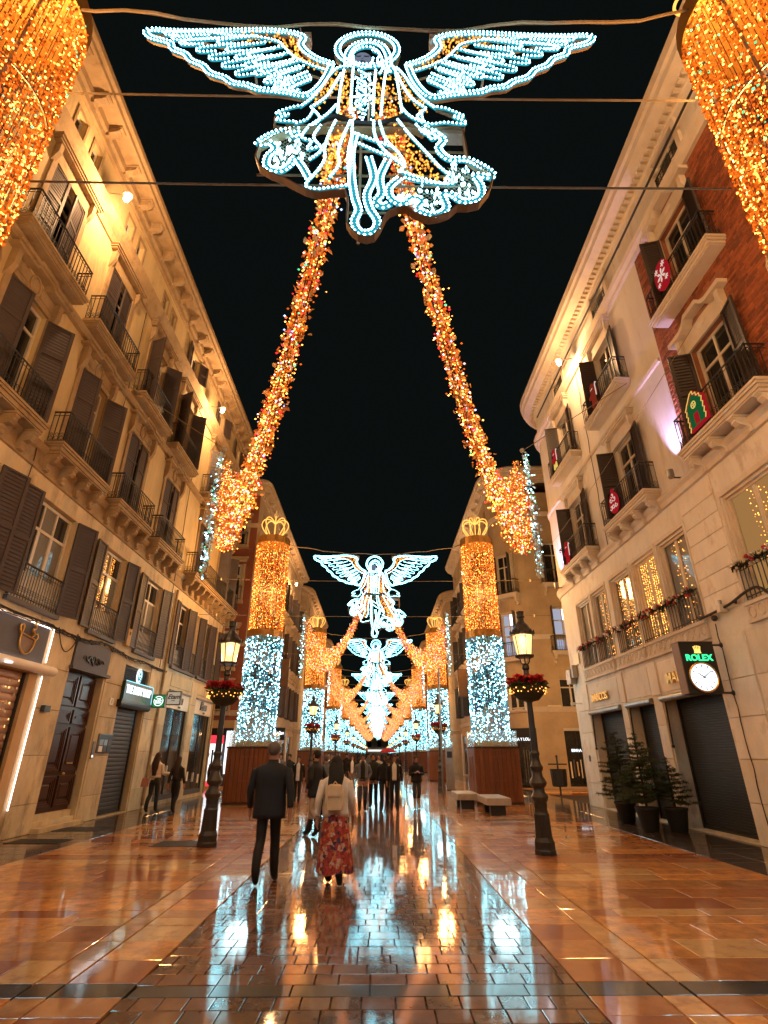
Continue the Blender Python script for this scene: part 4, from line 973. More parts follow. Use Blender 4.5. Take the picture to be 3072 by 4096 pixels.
# ------------------------------------------------------------------ columns of fairy lights on wooden plinths
def bulb_shell(r, z0, z1, dens, seed, mats, wires, rim=False):
    rr = random.Random(seed); b = MB()
    n = int(2 * pi * r * (z1 - z0) * dens)
    strands = int(2 * pi * r / 0.05); gone = {rr.randrange(strands) for _ in range(int(strands * 0.16))}; dim = [rr.uniform(0.35, 1.0) for _ in range(strands)]
    for i in range(n):
        st = rr.randrange(strands)
        if st in gone and rr.random() < 0.8 or rr.random() > dim[st] + 0.25: continue
        q = 2 * pi * (st + rr.uniform(-0.35, 0.35)) / strands; z = rr.uniform(z0, z1); rad = r * rr.choice((1.0, 1.0, 0.985, 0.95, 0.90)) + rr.uniform(-0.012, 0.03)
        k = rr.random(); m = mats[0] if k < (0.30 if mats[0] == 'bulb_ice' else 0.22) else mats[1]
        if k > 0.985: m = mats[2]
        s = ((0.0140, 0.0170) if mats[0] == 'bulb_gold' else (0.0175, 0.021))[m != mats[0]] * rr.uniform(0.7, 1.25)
        b.octa((rad * cos(q), rad * sin(q), z), s, m, s * 1.25)
    for i in range(strands):
        q = 2 * pi * i / strands; rad = r * (0.97 if i % 2 else 0.93)
        b.face([(rad * cos(q - 0.006), rad * sin(q - 0.006), z0), (rad * cos(q + 0.006), rad * sin(q + 0.006), z0), (rad * cos(q + 0.006), rad * sin(q + 0.006), z1), (rad * cos(q - 0.006), rad * sin(q - 0.006), z1)], wires)
    return b.mesh('fairy_lights', norm=False)
def ring_band(r, z0, z1, m, n=28, t=0.02):
    b = MB(); b.lathe([(r, z0), (r + 0.012, z0), (r + 0.012, z1), (r, z1)], m, n); b.lathe([(r - t, z0), (r - t, z1)], m, n); return b
def make_column(planks):
    t = thing('light_column', '', 'light column')
    r = 0.72
    # plinth: boarded box
    b = MB(); h = 0.84; b.box(-h + 0.03, h - 0.03, -h + 0.03, h - 0.03, 0.0, 1.86, 'plank_dark'); b.box(-h - 0.03, h + 0.03, -h - 0.03, h + 0.03, 1.86, 1.92, 'plank_dark'); b.box(-h - 0.02, h + 0.02, -h - 0.02, h + 0.02, 0, 0.07, 'plank_dark')
    plinth = obj('plinth', b, t)
    n = 10; w = 2 * h / n
    def pl():
        b = MB(); b.fbox(-w / 2 + 0.004, w / 2 - 0.004, 0.08, 1.855, -0.0, 0.03, 0.006, 'plank'); return b.mesh('plank')
    pm = cached('plinthplank', pl)
    allp = MB()
    for f in range(4):
        for i in range(n):
            ml = Matrix.Rotation(f * pi / 2, 4, 'Z') @ Matrix.Translation((-h + w * (i + 0.5), -h, 0))
            if planks: link('plank', pm, plinth, ml.to_translation(), ml.to_euler())
            else:
                q = MB(); q.fbox(-w / 2 + 0.004, w / 2 - 0.004, 0.08, 1.855, 0, 0.03, 0.006, 'plank'); allp.merge(q, ml)
    if not planks: obj('plank', allp, plinth)
    b = MB()
    for f in range(4):
        q = MB(); q.box(-0.33, 0.33, -h - 0.014, -h, 0.75, 0.80, 'plank'); q.box(-0.33, 0.33, -h - 0.014, -h, 1.55, 1.60, 'plank'); q.box(-0.33, -0.28, -h - 0.014, -h, 0.80, 1.55, 'plank'); q.box(0.28, 0.33, -h - 0.014, -h, 0.80, 1.55, 'plank')
        b.merge(q, Matrix.Rotation(f * pi / 2, 4, 'Z'))
    obj('hatch', b, plinth)
    b = MB(); b.lathe([(0.70, 1.92), (0.70, 2.12)], 'gold_band', 28); obj('foot_ring', b, t)
    for f in range(4):
        ml = Matrix.Rotation(f * pi / 2, 4, 'Z')
        q = MB(); q.box(-0.80, 0.80, -0.815, -0.805, 1.92, 2.48, 'acrylic'); b = MB(); b.merge(q, ml); obj('acrylic_guard', b, t)
    stuff(link('fairy_lights', cached('ice_shell', lambda: bulb_shell(0.74, 2.08, 6.08, 250, 5, ('bulb_ice', 'bulb_sky', 'bulb_blue'), 'wire')), t))
    stuff(link('fairy_lights', cached('gold_shell', lambda: bulb_shell(0.70, 6.36, 10.22, 800, 6, ('bulb_gold', 'glow_amber', 'bulb_green'), 'wire')), t))
    obj('ring', ring_band(0.74, 6.06, 6.34, 'gold_band'), t); obj('ring', ring_band(0.715, 10.20, 10.52, 'gold_band'), t)
    b = MB(); b.lathe([(0.70, 10.50), (0.70, 10.52)], 'frame_brown', 28); obj('cap', b, t)
    for z, rr_ in ((4.1, 0.745), (8.3, 0.705)):
        b = MB(); b.tube([(rr_ * cos(q), rr_ * sin(q), z) for q in [2 * pi * k / 28 for k in range(28)]], 0.016, 'frame_brown', 5, True); obj('hoop', b, t)
    b = MB()
    for k in range(6):
        q = pi / 6 + k * pi / 3; b.tube([(0.70 * cos(q), 0.70 * sin(q), 1.92), (0.68 * cos(q), 0.68 * sin(q), 10.5)], 0.018, 'frame_brown', 5)
    obj('post', b, t)
    crown = MB(); crown.lathe([(0.30, 10.52), (0.33, 10.60), (0.33, 10.66), (0.28, 10.68)], 'gold_band', 20); co = obj('crown', crown, t)
    def hoop():
        b = MB(); b.tube(catmull([(0.26, 0, 10.62), (0.36, 0, 10.78), (0.53, 0, 11.02), (0.60, 0, 11.24), (0.52, 0, 11.45), (0.34, 0, 11.52), (0.15, 0, 11.44), (0.05, 0, 11.34)], 5), 0.021, 'rope_gold', 6); return b.mesh('crown_hoop')
    hm = cached('hoop', hoop)
    for k in range(8): link('crown_hoop', hm, co, (0, 0, 0), (0, 0, k * pi / 4 + 0.2))
    b = MB(); b.tube([(0, 0, 10.6), (0, 0, 11.62)], 0.02, 'rope_gold', 6); b.ball((0, 0, 11.72), 0.115, 'porcelain', 10, 8); b.lathe([(0.05, 0), (0.02, 0.10), (0.035, 0.14), (0.0, 0.24)], 'porcelain', 8, (0, 0, 11.80)); obj('finial', b, co, smooth=True)
    return t
colA = make_column(True); colB = make_column(False)
ORD = ['nearest', 'second', 'third', 'fourth', 'fifth', 'sixth', 'seventh', 'eighth', 'ninth', 'tenth', 'eleventh']
for k, y in enumerate(ROW):
    for s in (-1, 1):
        if k == 0 and s < 0: c = colA
        elif k == 3 and s < 0: c = colB
        else: c = copy_tree(colA if k < 3 else colB)
        c.location = (XC + s * 4.6 + (0.22 if k == 0 else 0), y, 0)
        side = 'left' if s < 0 else 'right'
        c['label'] = ('gold column of fairy lights cut off by the top %s corner of the photo' % side) if k == 0 else ('crowned gold and ice white light column on a wooden box, %s on the %s' % (ORD[k], side))
        c['group'] = 'crowned light columns along both sides of the street'

# ------------------------------------------------------------------ angels of rope light
A_Y0 = ROW[0]
AS = 5.50 / 1375.0                       # metres per drawing unit
AXU, AZU = 850.0, 1105.0                 # drawing origin
AZ0 = 6.14
def ap(p, d=0.0): return Vector(((p[0] - AXU) * AS, d, AZ0 + (AZU - p[1]) * AS * 1.02))
def mir(pts): return [(1700 - p[0], p[1]) for p in pts]
def rope(b, pts, dbl=False, closed=False, sm=5, step=0.046, d=0.0, fat=1.0):
    P = catmull([ap(p, d) for p in pts], sm, closed) if sm else [ap(p, d) for p in pts]
    if closed and sm: P.append(P[0])
    b.tube(P, 0.013 * fat, 'glow_teal', 4)
    offs = (0.0,) if not dbl else (-0.030, 0.030)
    Q = resample(P, step)
    for i, p in enumerate(Q):
        t = (Q[min(i + 1, len(Q) - 1)] - Q[max(i - 1, 0)]); t.normalize() if t.length else None
        nrm = Vector((-t.z, 0, t.x))
        for o in offs:
            c = p + nrm * o + Vector((0, -0.016, 0)); b.octa(c, 0.0135 * fat, 'led_white')
    if dbl:
        for o in offs:
            PP = [p + (Vector((-(P[min(i + 1, len(P) - 1)] - P[max(i - 1, 0)]).z, 0, (P[min(i + 1, len(P) - 1)] - P[max(i - 1, 0)]).x)).normalized() * o) for i, p in enumerate(P)]
            b.tube(PP, 0.011, 'glow_teal', 3)
def inside(p, poly):
    c = False; j = len(poly) - 1
    for i in range(len(poly)):
        if (poly[i][1] > p[1]) != (poly[j][1] > p[1]) and p[0] < (poly[j][0] - poly[i][0]) * (p[1] - poly[i][1]) / (poly[j][1] - poly[i][1]) + poly[i][0]: c = not c
        j = i
    return c
def fill(b, poly, n, rr, m='led_gold', d=0.03, tall=1.6, s=0.013):
    x0, x1 = min(p[0] for p in poly), max(p[0] for p in poly); y0, y1 = min(p[1] for p in poly), max(p[1] for p in poly); k = 0; g = 0
    while k < n and g < n * 30:
        g += 1; p = (rr.uniform(x0, x1), rr.uniform(y0, y1))
        if inside(p, poly): b.octa(ap(p, d + rr.uniform(-0.04, 0.04)), s * rr.uniform(0.7, 1.2), m, s * tall); k += 1
def make_angel():
    rr = random.Random(9); t = thing('angel_light', '', 'angel light')
    out = [(738, 392), (700, 372), (662, 335), (640, 292), (646, 252), (606, 226), (520, 215), (430, 220), (330, 226), (240, 226), (172, 220), (164, 240), (188, 266), (246, 292), (258, 324), (300, 350), (322, 384), (362, 410), (386, 446), (430, 468), (456, 494), (500, 504), (530, 522), (578, 530), (620, 538), (672, 550), (704, 512), (726, 452), (738, 392)]
    band = [(420, 226), (520, 222), (600, 232), (638, 258), (634, 296), (660, 342), (700, 378), (742, 392), (734, 424), (684, 400), (630, 360), (596, 310), (570, 272), (500, 250), (420, 244)]
    inner = [(360, 232), (420, 246), (500, 252), (568, 276), (594, 312), (628, 362), (684, 404), (728, 428)]
    # feathers: (base x, base y, tip x, tip y, half width)
    fe = []
    for (x0, y0, L, n, dx, dy, hw, ang) in ((395, 240, 150, 6, 46, 32, 15, 3), (505, 262, 120, 7, 33, 34, 14, 12), (590, 315, 110, 6, 22, 34, 13, 22), (330, 240, 110, 3, 30, 20, 13, 0), (650, 385, 90, 4, 14, 30, 11, 32)):
        for i in range(n):
            a = radians(ang + i * 3.4); bx, by = x0 + dx * i * 0.9, y0 + dy * i
            fe.append((bx, by, bx - L * cos(a), by + L * sin(a), hw))
    for mirror, nm in ((0, 'wing'), (1, 'wing')):
        f = mir if mirror else (lambda p: p)
        b = MB(); rope(b, f(out), True, sm=4)
        rope(b, f(inner), False, sm=4)
        for (bx, by, tx, ty, hw) in fe:
            dx, dy = tx - bx, ty - by; L = sqrt(dx * dx + dy * dy); nx, ny = -dy / L * hw, dx / L * hw
            u = [(bx + nx, by + ny), (bx + dx * 0.6 + nx, by + dy * 0.6 + ny), (bx + dx * 0.92 + nx * 0.75, by + dy * 0.92 + ny * 0.75), (tx, ty), (bx + dx * 0.92 - nx * 0.75, by + dy * 0.92 - ny * 0.75), (bx + dx * 0.6 - nx, by + dy * 0.6 - ny)]
            u = [p for p in u if inside(p, out)]
            if len(u) > 2: rope(b, f(u), False, sm=3)
        fill(b, f(band), 150, rr, 'led_gold', 0.02, 2.2)
        stuff_b = obj(nm, b, t, norm=False)
        fr = MB(); P = catmull([ap(p, 0.05) for p in f(out)], 3); fr.tube([p + Vector((0, -0.01, -0.01)) for p in P], 0.016, 'frame_brown', 5)
        fr.tube([ap(f([(480, 215)])[0], 0.06), ap(f([(530, 520)])[0], 0.06)], 0.014, 'frame_brown', 4); fr.tube([ap(f([(300, 232)])[0], 0.06), ap(f([(720, 440)])[0], 0.06)], 0.014, 'frame_brown', 4)
        x = 648 if not mirror else 1052
        fr.tube([ap(p, 0.05) for p in ((x, 215), (x, 320))], 0.016, 'frame_brown', 4)
        obj('wing_frame', fr, t)
        tb = MB(); c = ap((x - 4 if not mirror else x + 4, 232), 0.06); tb.box(c.x - 0.09, c.x + 0.09, c.y - 0.06, c.y + 0.06, c.z - 0.07, c.z + 0.07, 'concrete'); obj('transformer_box', tb, t)
    b = MB()
    rope(b, [(842 + 90 * cos(q), 312 + 88 * sin(q)) for q in [2 * pi * k / 16 + 1.2 for k in range(16)]], True, True, 4); obj('halo', b, t, norm=False)
    fr = MB(); fr.tube([ap((842 + 96 * cos(q), 312 + 94 * sin(q)), 0.06) for q in [2 * pi * k / 20 for k in range(20)]], 0.02, 'frame_brown', 5, True); obj('halo_frame', fr, t)
    # veil, face, hair
    b = MB(); rope(b, [(786, 404), (782, 350), (800, 298), (842, 270), (884, 290), (904, 345), (908, 400), (920, 430)], True, sm=5)
    rope(b, [(800, 392), (796, 350), (812, 315), (842, 300), (868, 315), (884, 352), (890, 400), (906, 440)], False); rope(b, [(858, 318), (880, 340), (872, 372), (888, 408), (880, 440)], False)
    obj('veil', b, t, norm=False)
    b = MB(); c = ap((828, 352)); b.ball((c.x, 0.03, c.z), 0.115, 'led_face', 12, 8, 1.0, 0.22, 1.5); 
    for s in (-1, 1): b.tube([(c.x + s * 0.05 - 0.03, -0.002, c.z + 0.03), (c.x + s * 0.05, -0.004, c.z + 0.018), (c.x + s * 0.05 + 0.03, -0.002, c.z + 0.03)], 0.006, 'black', 4)
    b.tube([(c.x, -0.004, c.z + 0.02), (c.x + 0.012, -0.012, c.z - 0.045), (c.x - 0.012, -0.010, c.z - 0.05)], 0.006, 'slate', 4); b.tube([(c.x - 0.028, -0.002, c.z - 0.088), (c.x, -0.005, c.z - 0.082), (c.x + 0.028, -0.002, c.z - 0.088)], 0.007, 'black', 4)
    obj('face', b, t)
    b = MB(); rope(b, [(800, 352), (804, 385), (828, 412), (852, 398), (860, 360)], False); obj('chin', b, t, norm=False)
    # robe, upper part
    b = MB(); L = [[(786, 404), (758, 412), (734, 452), (716, 505), (690, 562), (660, 604)], [(775, 425), (768, 520), (764, 628)], [(802, 415), (800, 520), (800, 632)], [(690, 606), (728, 560), (752, 492), (768, 440)], [(692, 612), (716, 652), (704, 684), (692, 690), (734, 640), (758, 596)]]
    for l in L: rope(b, l, False, fat=1.15)
    for l in ([(908, 404), (930, 412), (952, 452), (972, 505), (1000, 560), (1036, 604)], [(898, 425), (890, 520), (884, 640)], [(868, 425), (864, 520), (862, 640)], [(1008, 604), (970, 560), (944, 492), (930, 440)], [(1006, 612), (984, 640), (992, 664), (1000, 670), (962, 640), (938, 596)], [(926, 430), (934, 520), (942, 622)]): rope(b, l, False, fat=1.15)
    for i in range(9): rope(b, [(818 + (i % 2) * 22, 425 + i * 22), (829 + (i % 2) * 10, 436 + i * 22), (818 + ((i + 1) % 2) * 22, 447 + i * 22)], False, sm=0)
    fill(b, [(772, 425), (800, 418), (800, 632), (764, 628)], 95, rr); fill(b, [(868, 425), (926, 430), (942, 622), (884, 636), (864, 636)], 120, rr)
    fill(b, [(752, 420), (770, 440), (752, 500), (716, 570), (688, 596), (700, 548)], 80, rr); fill(b, [(930, 420), (944, 450), (980, 540), (1020, 590), (1000, 596), (956, 540)], 80, rr)
    fill(b, [(806, 430), (860, 430), (860, 640), (806, 640)], 110, rr, 'led_white', 0.02, 2.0, 0.010)
    obj('robe', b, t, norm=False)
    for hp in ([(664, 598), (636, 608), (602, 628), (598, 638), (630, 640), (600, 660), (604, 668), (652, 672), (650, 680), (682, 660), (696, 622)], [(1030, 596), (1064, 604), (1108, 634), (1110, 644), (1082, 640), (1114, 664), (1110, 674), (1060, 668), (1022, 676), (1000, 662), (996, 622)]):
        b = MB(); rope(b, hp, False, sm=4); obj('hand', b, t, norm=False)
    # belt
    b = MB(); P = catmull([ap(p, 0.03) for p in ((700, 664), (730, 640), (765, 632), (806, 654), (850, 662), (895, 654), (935, 634), (968, 640), (1000, 668))], 5); b.tube(P, 0.035, 'black', 6); b.tube([p + Vector((0, 0.08, -0.05)) for p in P], 0.022, 'frame_brown', 5); obj('belt', b, t)
    # skirt and mantle
    b = MB()
    for l in ([(760, 668), (746, 720), (736, 782), (738, 830), (720, 880), (702, 912), (696, 936), (724, 946), (764, 938), (802, 930)], [(800, 668), (782, 740), (772, 800), (776, 850), (752, 905)], [(806, 668), (806, 780), (804, 900), (802, 930)], [(880, 668), (896, 742), (930, 802), (946, 850), (930, 876)], [(864, 668), (868, 730), (892, 790), (940, 850)], [(930, 660), (960, 722), (1000, 792), (1040, 862), (1076, 906), (1050, 922), (990, 902), (936, 876)], [(815, 722), (870, 752), (916, 778)], [(818, 758), (880, 800), (936, 832)], [(720, 690), (704, 740), (728, 790), (700, 830)]): rope(b, l, False, fat=1.2)
    fill(b, [(752, 690), (800, 680), (780, 780), (770, 840), (735, 900), (705, 905), (738, 830), (738, 770)], 130, rr); fill(b, [(885, 670), (930, 664), (1000, 792), (1066, 902), (990, 890), (945, 850), (900, 745)], 180, rr)
    obj('skirt', b, t, norm=False)
    b = MB()
    for l in ([(662, 708), (604, 720), (558, 768), (590, 766), (606, 790), (590, 822), (592, 862), (626, 876), (650, 852), (660, 828), (682, 862), (702, 908)], [(690, 690), (672, 740), (700, 756), (690, 790), (738, 770)], [(640, 716), (650, 740), (668, 730)], [(1000, 690), (1050, 740), (1036, 780), (1062, 822), (1112, 826), (1166, 872), (1164, 892), (1126, 888), (1138, 930), (1130, 972), (1090, 986), (1060, 960), (1038, 962), (1046, 1012), (1014, 1036), (974, 1016), (986, 986), (962, 974), (938, 996), (910, 976), (906, 938), (932, 902)], [(980, 680), (1004, 720), (1040, 700)], [(1000, 700), (1020, 742), (1046, 722)], [(946, 900), (990, 914), (1050, 922)]): rope(b, l, True if len(l) > 9 else False, fat=1.15)
    for poly, n in (([(600, 725), (660, 715), (690, 790), (660, 826), (625, 870), (595, 850)], 60), ([(1060, 826), (1120, 835), (1140, 960), (1090, 980), (1050, 950), (1010, 1025), (980, 1010), (915, 960), (935, 905), (1040, 930)], 90)): fill(b, poly, n, rr, 'led_white', 0.02, 2.6, 0.013)
    obj('cloud', b, t, norm=False)
    b = MB()
    for l in ([(815, 722), (806, 800), (810, 900), (820, 980), (830, 1022), (820, 1064), (836, 1098), (866, 1094), (876, 1060), (856, 1012), (850, 962), (866, 900), (852, 818)], [(902, 830), (882, 900), (886, 960), (872, 990), (890, 1006), (908, 994)]): rope(b, l, True, fat=1.1)
    obj('leg', b, t, norm=False)
    # netting and outer metal frame of the lower half
    b = MB()
    for poly in ([(600, 725), (660, 715), (700, 780), (700, 900), (660, 830), (625, 870), (595, 850)], [(1060, 826), (1120, 835), (1140, 960), (1090, 980), (1050, 950), (1010, 1025), (980, 1010), (915, 960), (935, 905), (1040, 930)]):
        xs = [p[0] for p in poly]; ys = [p[1] for p in poly]
        for i in range(40):
            for sgn in (1, -1):
                x = min(xs) - 200 + i * 14; pts = [(x + sgn * k * 8, min(ys) + k * 8) for k in range(60)]; run = []
                for p in pts:
                    if inside(p, poly): run.append(ap(p, 0.05))
                    elif len(run) > 1: b.tube([run[0], run[-1]], 0.003, 'cable', 3); run = []
                    else: run = []
    stuff(obj('netting', b, t, norm=False))
    low = [(700, 690), (640, 698), (552, 772), (562, 862), (630, 908), (690, 952), (730, 962), (792, 954), (800, 1020), (800, 1072), (830, 1118), (868, 1118), (890, 1064), (906, 1030), (948, 1012), (968, 1032), (1006, 1052), (1056, 1034), (1080, 1006), (1136, 996), (1182, 890), (1120, 822), (1112, 690), (1030, 690)]
    cx_ = sum(p[0] for p in low) / len(low); cy_ = sum(p[1] for p in low) / len(low)
    low = [(cx_ + (p[0] - cx_) * 0.965, cy_ + (p[1] - cy_) * 0.965) for p in low]
    fr = MB(); P = [ap(p, 0.0) for p in low]; P = catmull(P, 2, True)
    n = len(P)
    for i in range(n):
        a, c = P[i], P[(i + 1) % n]
        q = [a + Vector((0, -0.03, 0)), c + Vector((0, -0.03, 0)), c + Vector((0, 0.05, 0)), a + Vector((0, 0.05, 0))]; nn = Vector((-(c - a).z, 0, (c - a).x)).normalized() * 0.008
        fr.add([v + nn for v in q] + [v - nn for v in q], [(0, 1, 2, 3), (4, 5, 6, 7), (0, 1, 5, 4), (2, 3, 7, 6)], 'frame_brown')
    up = [(592, 632), (592, 676), (690, 692), (740, 655), (960, 655), (1010, 690), (1112, 684), (1120, 640), (1040, 590)]
    P = [ap(p, 0.04) for p in up]; fr.tube(P, 0.02, 'frame_brown', 5)
    for a, c in (((560, 860), (1150, 860)), ((730, 760), (1110, 760)), ((830, 700), (830, 1110)), ((1112, 690), (1112, 820)), ((620, 650), (1100, 650)), ((800, 1000), (900, 1000)), ((850, 400), (850, 680))): fr.tube([ap(a, 0.08), ap(c, 0.08)], 0.014, 'frame_brown', 4)
    obj('frame', fr, t)
    tb = MB(); c = ap((1076, 700), 0.06); tb.box(c.x - 0.13, c.x + 0.13, c.y - 0.06, c.y + 0.06, c.z - 0.05, c.z + 0.06, 'concrete'); obj('transformer_box', tb, t)
    return t
emis('led_face', (0.30, 0.34, 0.48), 0.55)
ang = make_angel()
for k, y in enumerate(ROW):
    c = ang if k == 0 else copy_tree(ang)
    c.location = (XC + 0.02, y, 0)
    c['label'] = 'large flying angel of white and gold rope lights filling the top of the photo' if k == 0 else 'angel of white rope lights with spread wings, %s from the front over the street' % ORD[k]
    c['group'] = 'light angels hung over the street'

# ------------------------------------------------------------------ garlands of gold leaves swagged from the angels to the sides
def hang(A, B, sag, n=22):
    A, B = Vector(A), Vector(B)
    return [A.lerp(B, i / n) + Vector((0, 0, -sag * 4 * (i / n) * (1 - i / n))) for i in range(n + 1)]
def make_garland(s):
    rr = random.Random(31 + s); t = thing('leaf_garland', '', 'garland')
    A = (s * 0.22, 0.25, 8.55)
    lights = MB(); leaves = MB(); cord = MB()
    N = 17
    for j in range(N):
        u = j / (N - 1)
        B = (s * (4.13 + 0.12 * rr.uniform(-1, 1)), 9.55 + rr.uniform(-0.12, 0.12), 9.15 - 2.45 * u)
        sag = 2.45 - 0.55 * u + rr.uniform(-0.12, 0.12)
        P = hang((A[0] + rr.uniform(-0.09, 0.09), A[1] + rr.uniform(-0.09, 0.09), A[2] + rr.uniform(-0.1, 0.1)), B, sag)
        cord.tube(P, 0.008, 'wire', 3)
        Q = resample(P, 0.029); tot = len(Q)
        for i, p in enumerate(Q):
            f = i / tot; wob = 0.056 + 0.016 * f
            if f < 0.30 and j % 2: 
                if rr.random() < 0.35: continue
            c = p + Vector((rr.gauss(0, wob * 0.8), rr.gauss(0, wob * 0.8), rr.gauss(0, wob * 0.8)))
            k = rr.random()
            m = 'bulb_gold' if k < 0.42 else 'bulb_pink' if k < 0.50 else 'glow_amber' if k < 0.89 else 'bulb_red' if k < 0.965 else 'bulb_green' if k < 0.985 else 'bulb_blue'
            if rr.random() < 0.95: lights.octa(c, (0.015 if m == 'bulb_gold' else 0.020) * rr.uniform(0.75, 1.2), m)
            if rr.random() < 0.36:
                # an oval leaf, slightly folded
                c = p + Vector((rr.gauss(0, wob * 0.85), rr.gauss(0, wob * 0.85), rr.gauss(0, wob * 0.8)))
                ax = Vector((rr.gauss(0, 1), rr.gauss(0, 1), rr.gauss(0, 1))).normalized(); bx = ax.cross(Vector((rr.gauss(0, 1), rr.gauss(0, 1), rr.gauss(0, 1)))).normalized(); nx = ax.cross(bx)
                L = rr.uniform(0.032, 0.052); w = L * 0.72
                leaves.add([c - ax * L, c + bx * w - ax * L * 0.2 + nx * 0.012, c + bx * w * 0.8 + ax * L * 0.45 + nx * 0.012, c + ax * L * 1.1, c - bx * w * 0.8 + ax * L * 0.45 + nx * 0.012, c - bx * w - ax * L * 0.2 + nx * 0.012], [(0, 1, 2, 3), (0, 3, 4, 5)], 'leaf_gold')
    stuff(obj('bulb_strings', lights, t, norm=False)); stuff(obj('gold_leaves', leaves, t, norm=False)); obj('cord', cord, t, norm=False)
    # string of clear and ice blue baubles hanging at the end
    ic = MB()
    for i in range(300):
        z = 9.5 - 3.7 * i / 300; w = 0.05 + 0.06 * sin(pi * i / 300)
        c = (s * 4.36 + rr.gauss(0, w * 0.8), 9.62 + rr.gauss(0, w * 0.8), z + rr.gauss(0, 0.03))
        k = rr.random()
        if k < 0.50: ic.octa(c, rr.uniform(0.014, 0.026), 'bulb_ice' if k < 0.16 else 'bulb_sky' if k < 0.40 else 'bulb_green')
        else: ic.octa(c, rr.uniform(0.03, 0.055), 'leaf_clear')
    stuff(obj('bauble_string', ic, t, norm=False))
    b = MB(); b.tube([(s * 4.28, 9.62, 5.9), (s * 4.28, 9.62, 9.6), (s * 7.6, 9.3, 11.8)], 0.012, 'cable', 4); b.ball((s * 4.28, 9.62, 9.62), 0.07, 'concrete'); obj('stay', b, t)
    return t
gar = {-1: make_garland(-1), 1: make_garland(1)}
for k, y in enumerate(ROW[:-1]):
    for s in (-1, 1):
        c = gar[s] if k == 0 else copy_tree(gar[s])
        c.location = (XC, y, 0)
        side = 'left' if s < 0 else 'right'
        c['label'] = ('long swag of gold leaves and bulbs falling from the nearest angel to the %s' % side) if k == 0 else 'gold leaf swag spreading %s from the %s angel along the street' % (side, ORD[k])
        c['group'] = 'gold leaf swags below the angels'

# ------------------------------------------------------------------ cables between the houses
for k, y in enumerate(ROW[:5]):
    od = ORD[k]
    top = [(XC - 4.6, y, 10.45)] + [(XC - 4.6 + 9.2 * i / 24, y - 0.02 + 0.03 * sin(i), 10.45 - 0.62 * 4 * (i / 24) * (1 - i / 24) + (0.02 if i % 3 else -0.02)) for i in range(1, 24)] + [(XC + 4.6, y, 10.45)]
    b = MB(); b.tube(top, 0.018, 'cable', 5); b.tube([Vector(p) + Vector((0, 0.02, 0.025 + 0.02 * sin(i * 2.1))) for i, p in enumerate(top)], 0.012, 'cable_dark', 4)
    for x, u in ((-0.85, 0.0), (0.0, 0.0), (0.86, 0.0)):
        f = (x + 4.6) / 9.2; z = 10.45 - 0.62 * 4 * f * (1 - f); b.tube([(XC + x, y, z), (XC + x * 0.97, y + 0.04, 9.62 if x else 9.72)], 0.010, 'cable', 4)
    tag(obj('carrier_cable', b), 'sagging top cable between two columns carrying the %s angel' % od, 'cable', 'cables across the street')
    for z, zz, nm in ((8.72, 0.10, 'upper'), (7.12, 0.08, 'lower')):
        b = MB(); P = [(-7.7 + 15.2 * i / 60, y + 0.12, z - zz * 4 * (i / 60) * (1 - i / 60)) for i in range(61)]
        o_ = 0.22 if k == 0 else 0.0
        for lo, hi in ((-9, XC - 4.6 + o_ - 0.76), (XC - 4.6 + o_ + 0.76, XC + 4.6 + o_ - 0.76), (XC + 4.6 + o_ + 0.76, 9)):
            q = [p for p in P if lo < p[0] < hi]; b.tube(q, 0.012, 'cable', 5)
        for sx in (-6.95, 6.75): b.ball((sx, y + 0.12, z - 0.02), 0.065, 'porcelain', 10, 6, 0.35, 1, 1)
        tag(obj('stay_cable', b), 'thin %s wire stretched from house to house behind the %s angel' % (nm, od), 'cable', 'cables across the street')
# cables along the facades
def fcable(pts, lab, r=0.02, m='cable_dark', name='facade_cable', extra=0):
    b = MB(); P = catmull(pts, 8); b.tube(P, r, m, 5)
    rr = random.Random(len(lab))
    for e in range(extra): b.tube([p + Vector((rr.gauss(0, 0.012), 0, -0.03 * e + rr.gauss(0, 0.018))) for p in P], r * 0.6, m, 4)
    tag(obj(name, b), lab, 'cable', 'cables along the facades')
fcable([(-7.82, y, 4.50 - 0.04 * sin(y * 1.1) - 0.10 * ((y * 0.33) % 1)) for y in (10, 11.2, 12.4, 13.4, 14.4, 15.4, 16.2, 17.2, 18.3, 19.4, 20.4)], 'sagging bundle of black cables under the first floor railings on the left', 0.022, extra=3)
fcable([(-7.83, 13.1, 4.48), (-7.82, 13.35, 4.1), (-7.81, 13.6, 3.98), (-7.82, 13.9, 4.2), (-7.83, 14.0, 4.5)], 'loop of black cable hanging on the pier beside the brown door', 0.014)
fcable([(7.50, y, z) for y, z in ((12.2, 4.5), (11.6, 4.52), (11.0, 4.56), (10.4, 4.66), (10.0, 4.62), (9.6, 4.2), (9.3, 3.9))], 'black cable running above the clock sign along the pale house', 0.03, extra=1)
fcable([(7.35, y, 15.9 + (0 if y > 3 else 0.3)) for y in (2, 5, 8, 11, 14, 17, 20.5)], 'thick dark cable under the roof of the pale right house', 0.035, extra=1)
for x0, x1, z0, lab in (((-7.35, 10.0, 11.9), (-7.35, 20, 11.4), 0.12, 'thin slack wire in front of the left third floor balconies'), ((7.1, 20.5, 9.5), (7.0, 8.5, 10.4), 0.2, 'thin slack wire in front of the right second floor balconies')):
    b = MB(); P = [Vector(x0).lerp(Vector(x1), i / 16) + Vector((0, 0, -z0 * 4 * (i / 16) * (1 - i / 16))) for i in range(17)]; b.tube(P, 0.008, 'cable', 4)
    tag(obj('facade_wire', b), lab, 'cable', 'cables along the facades')

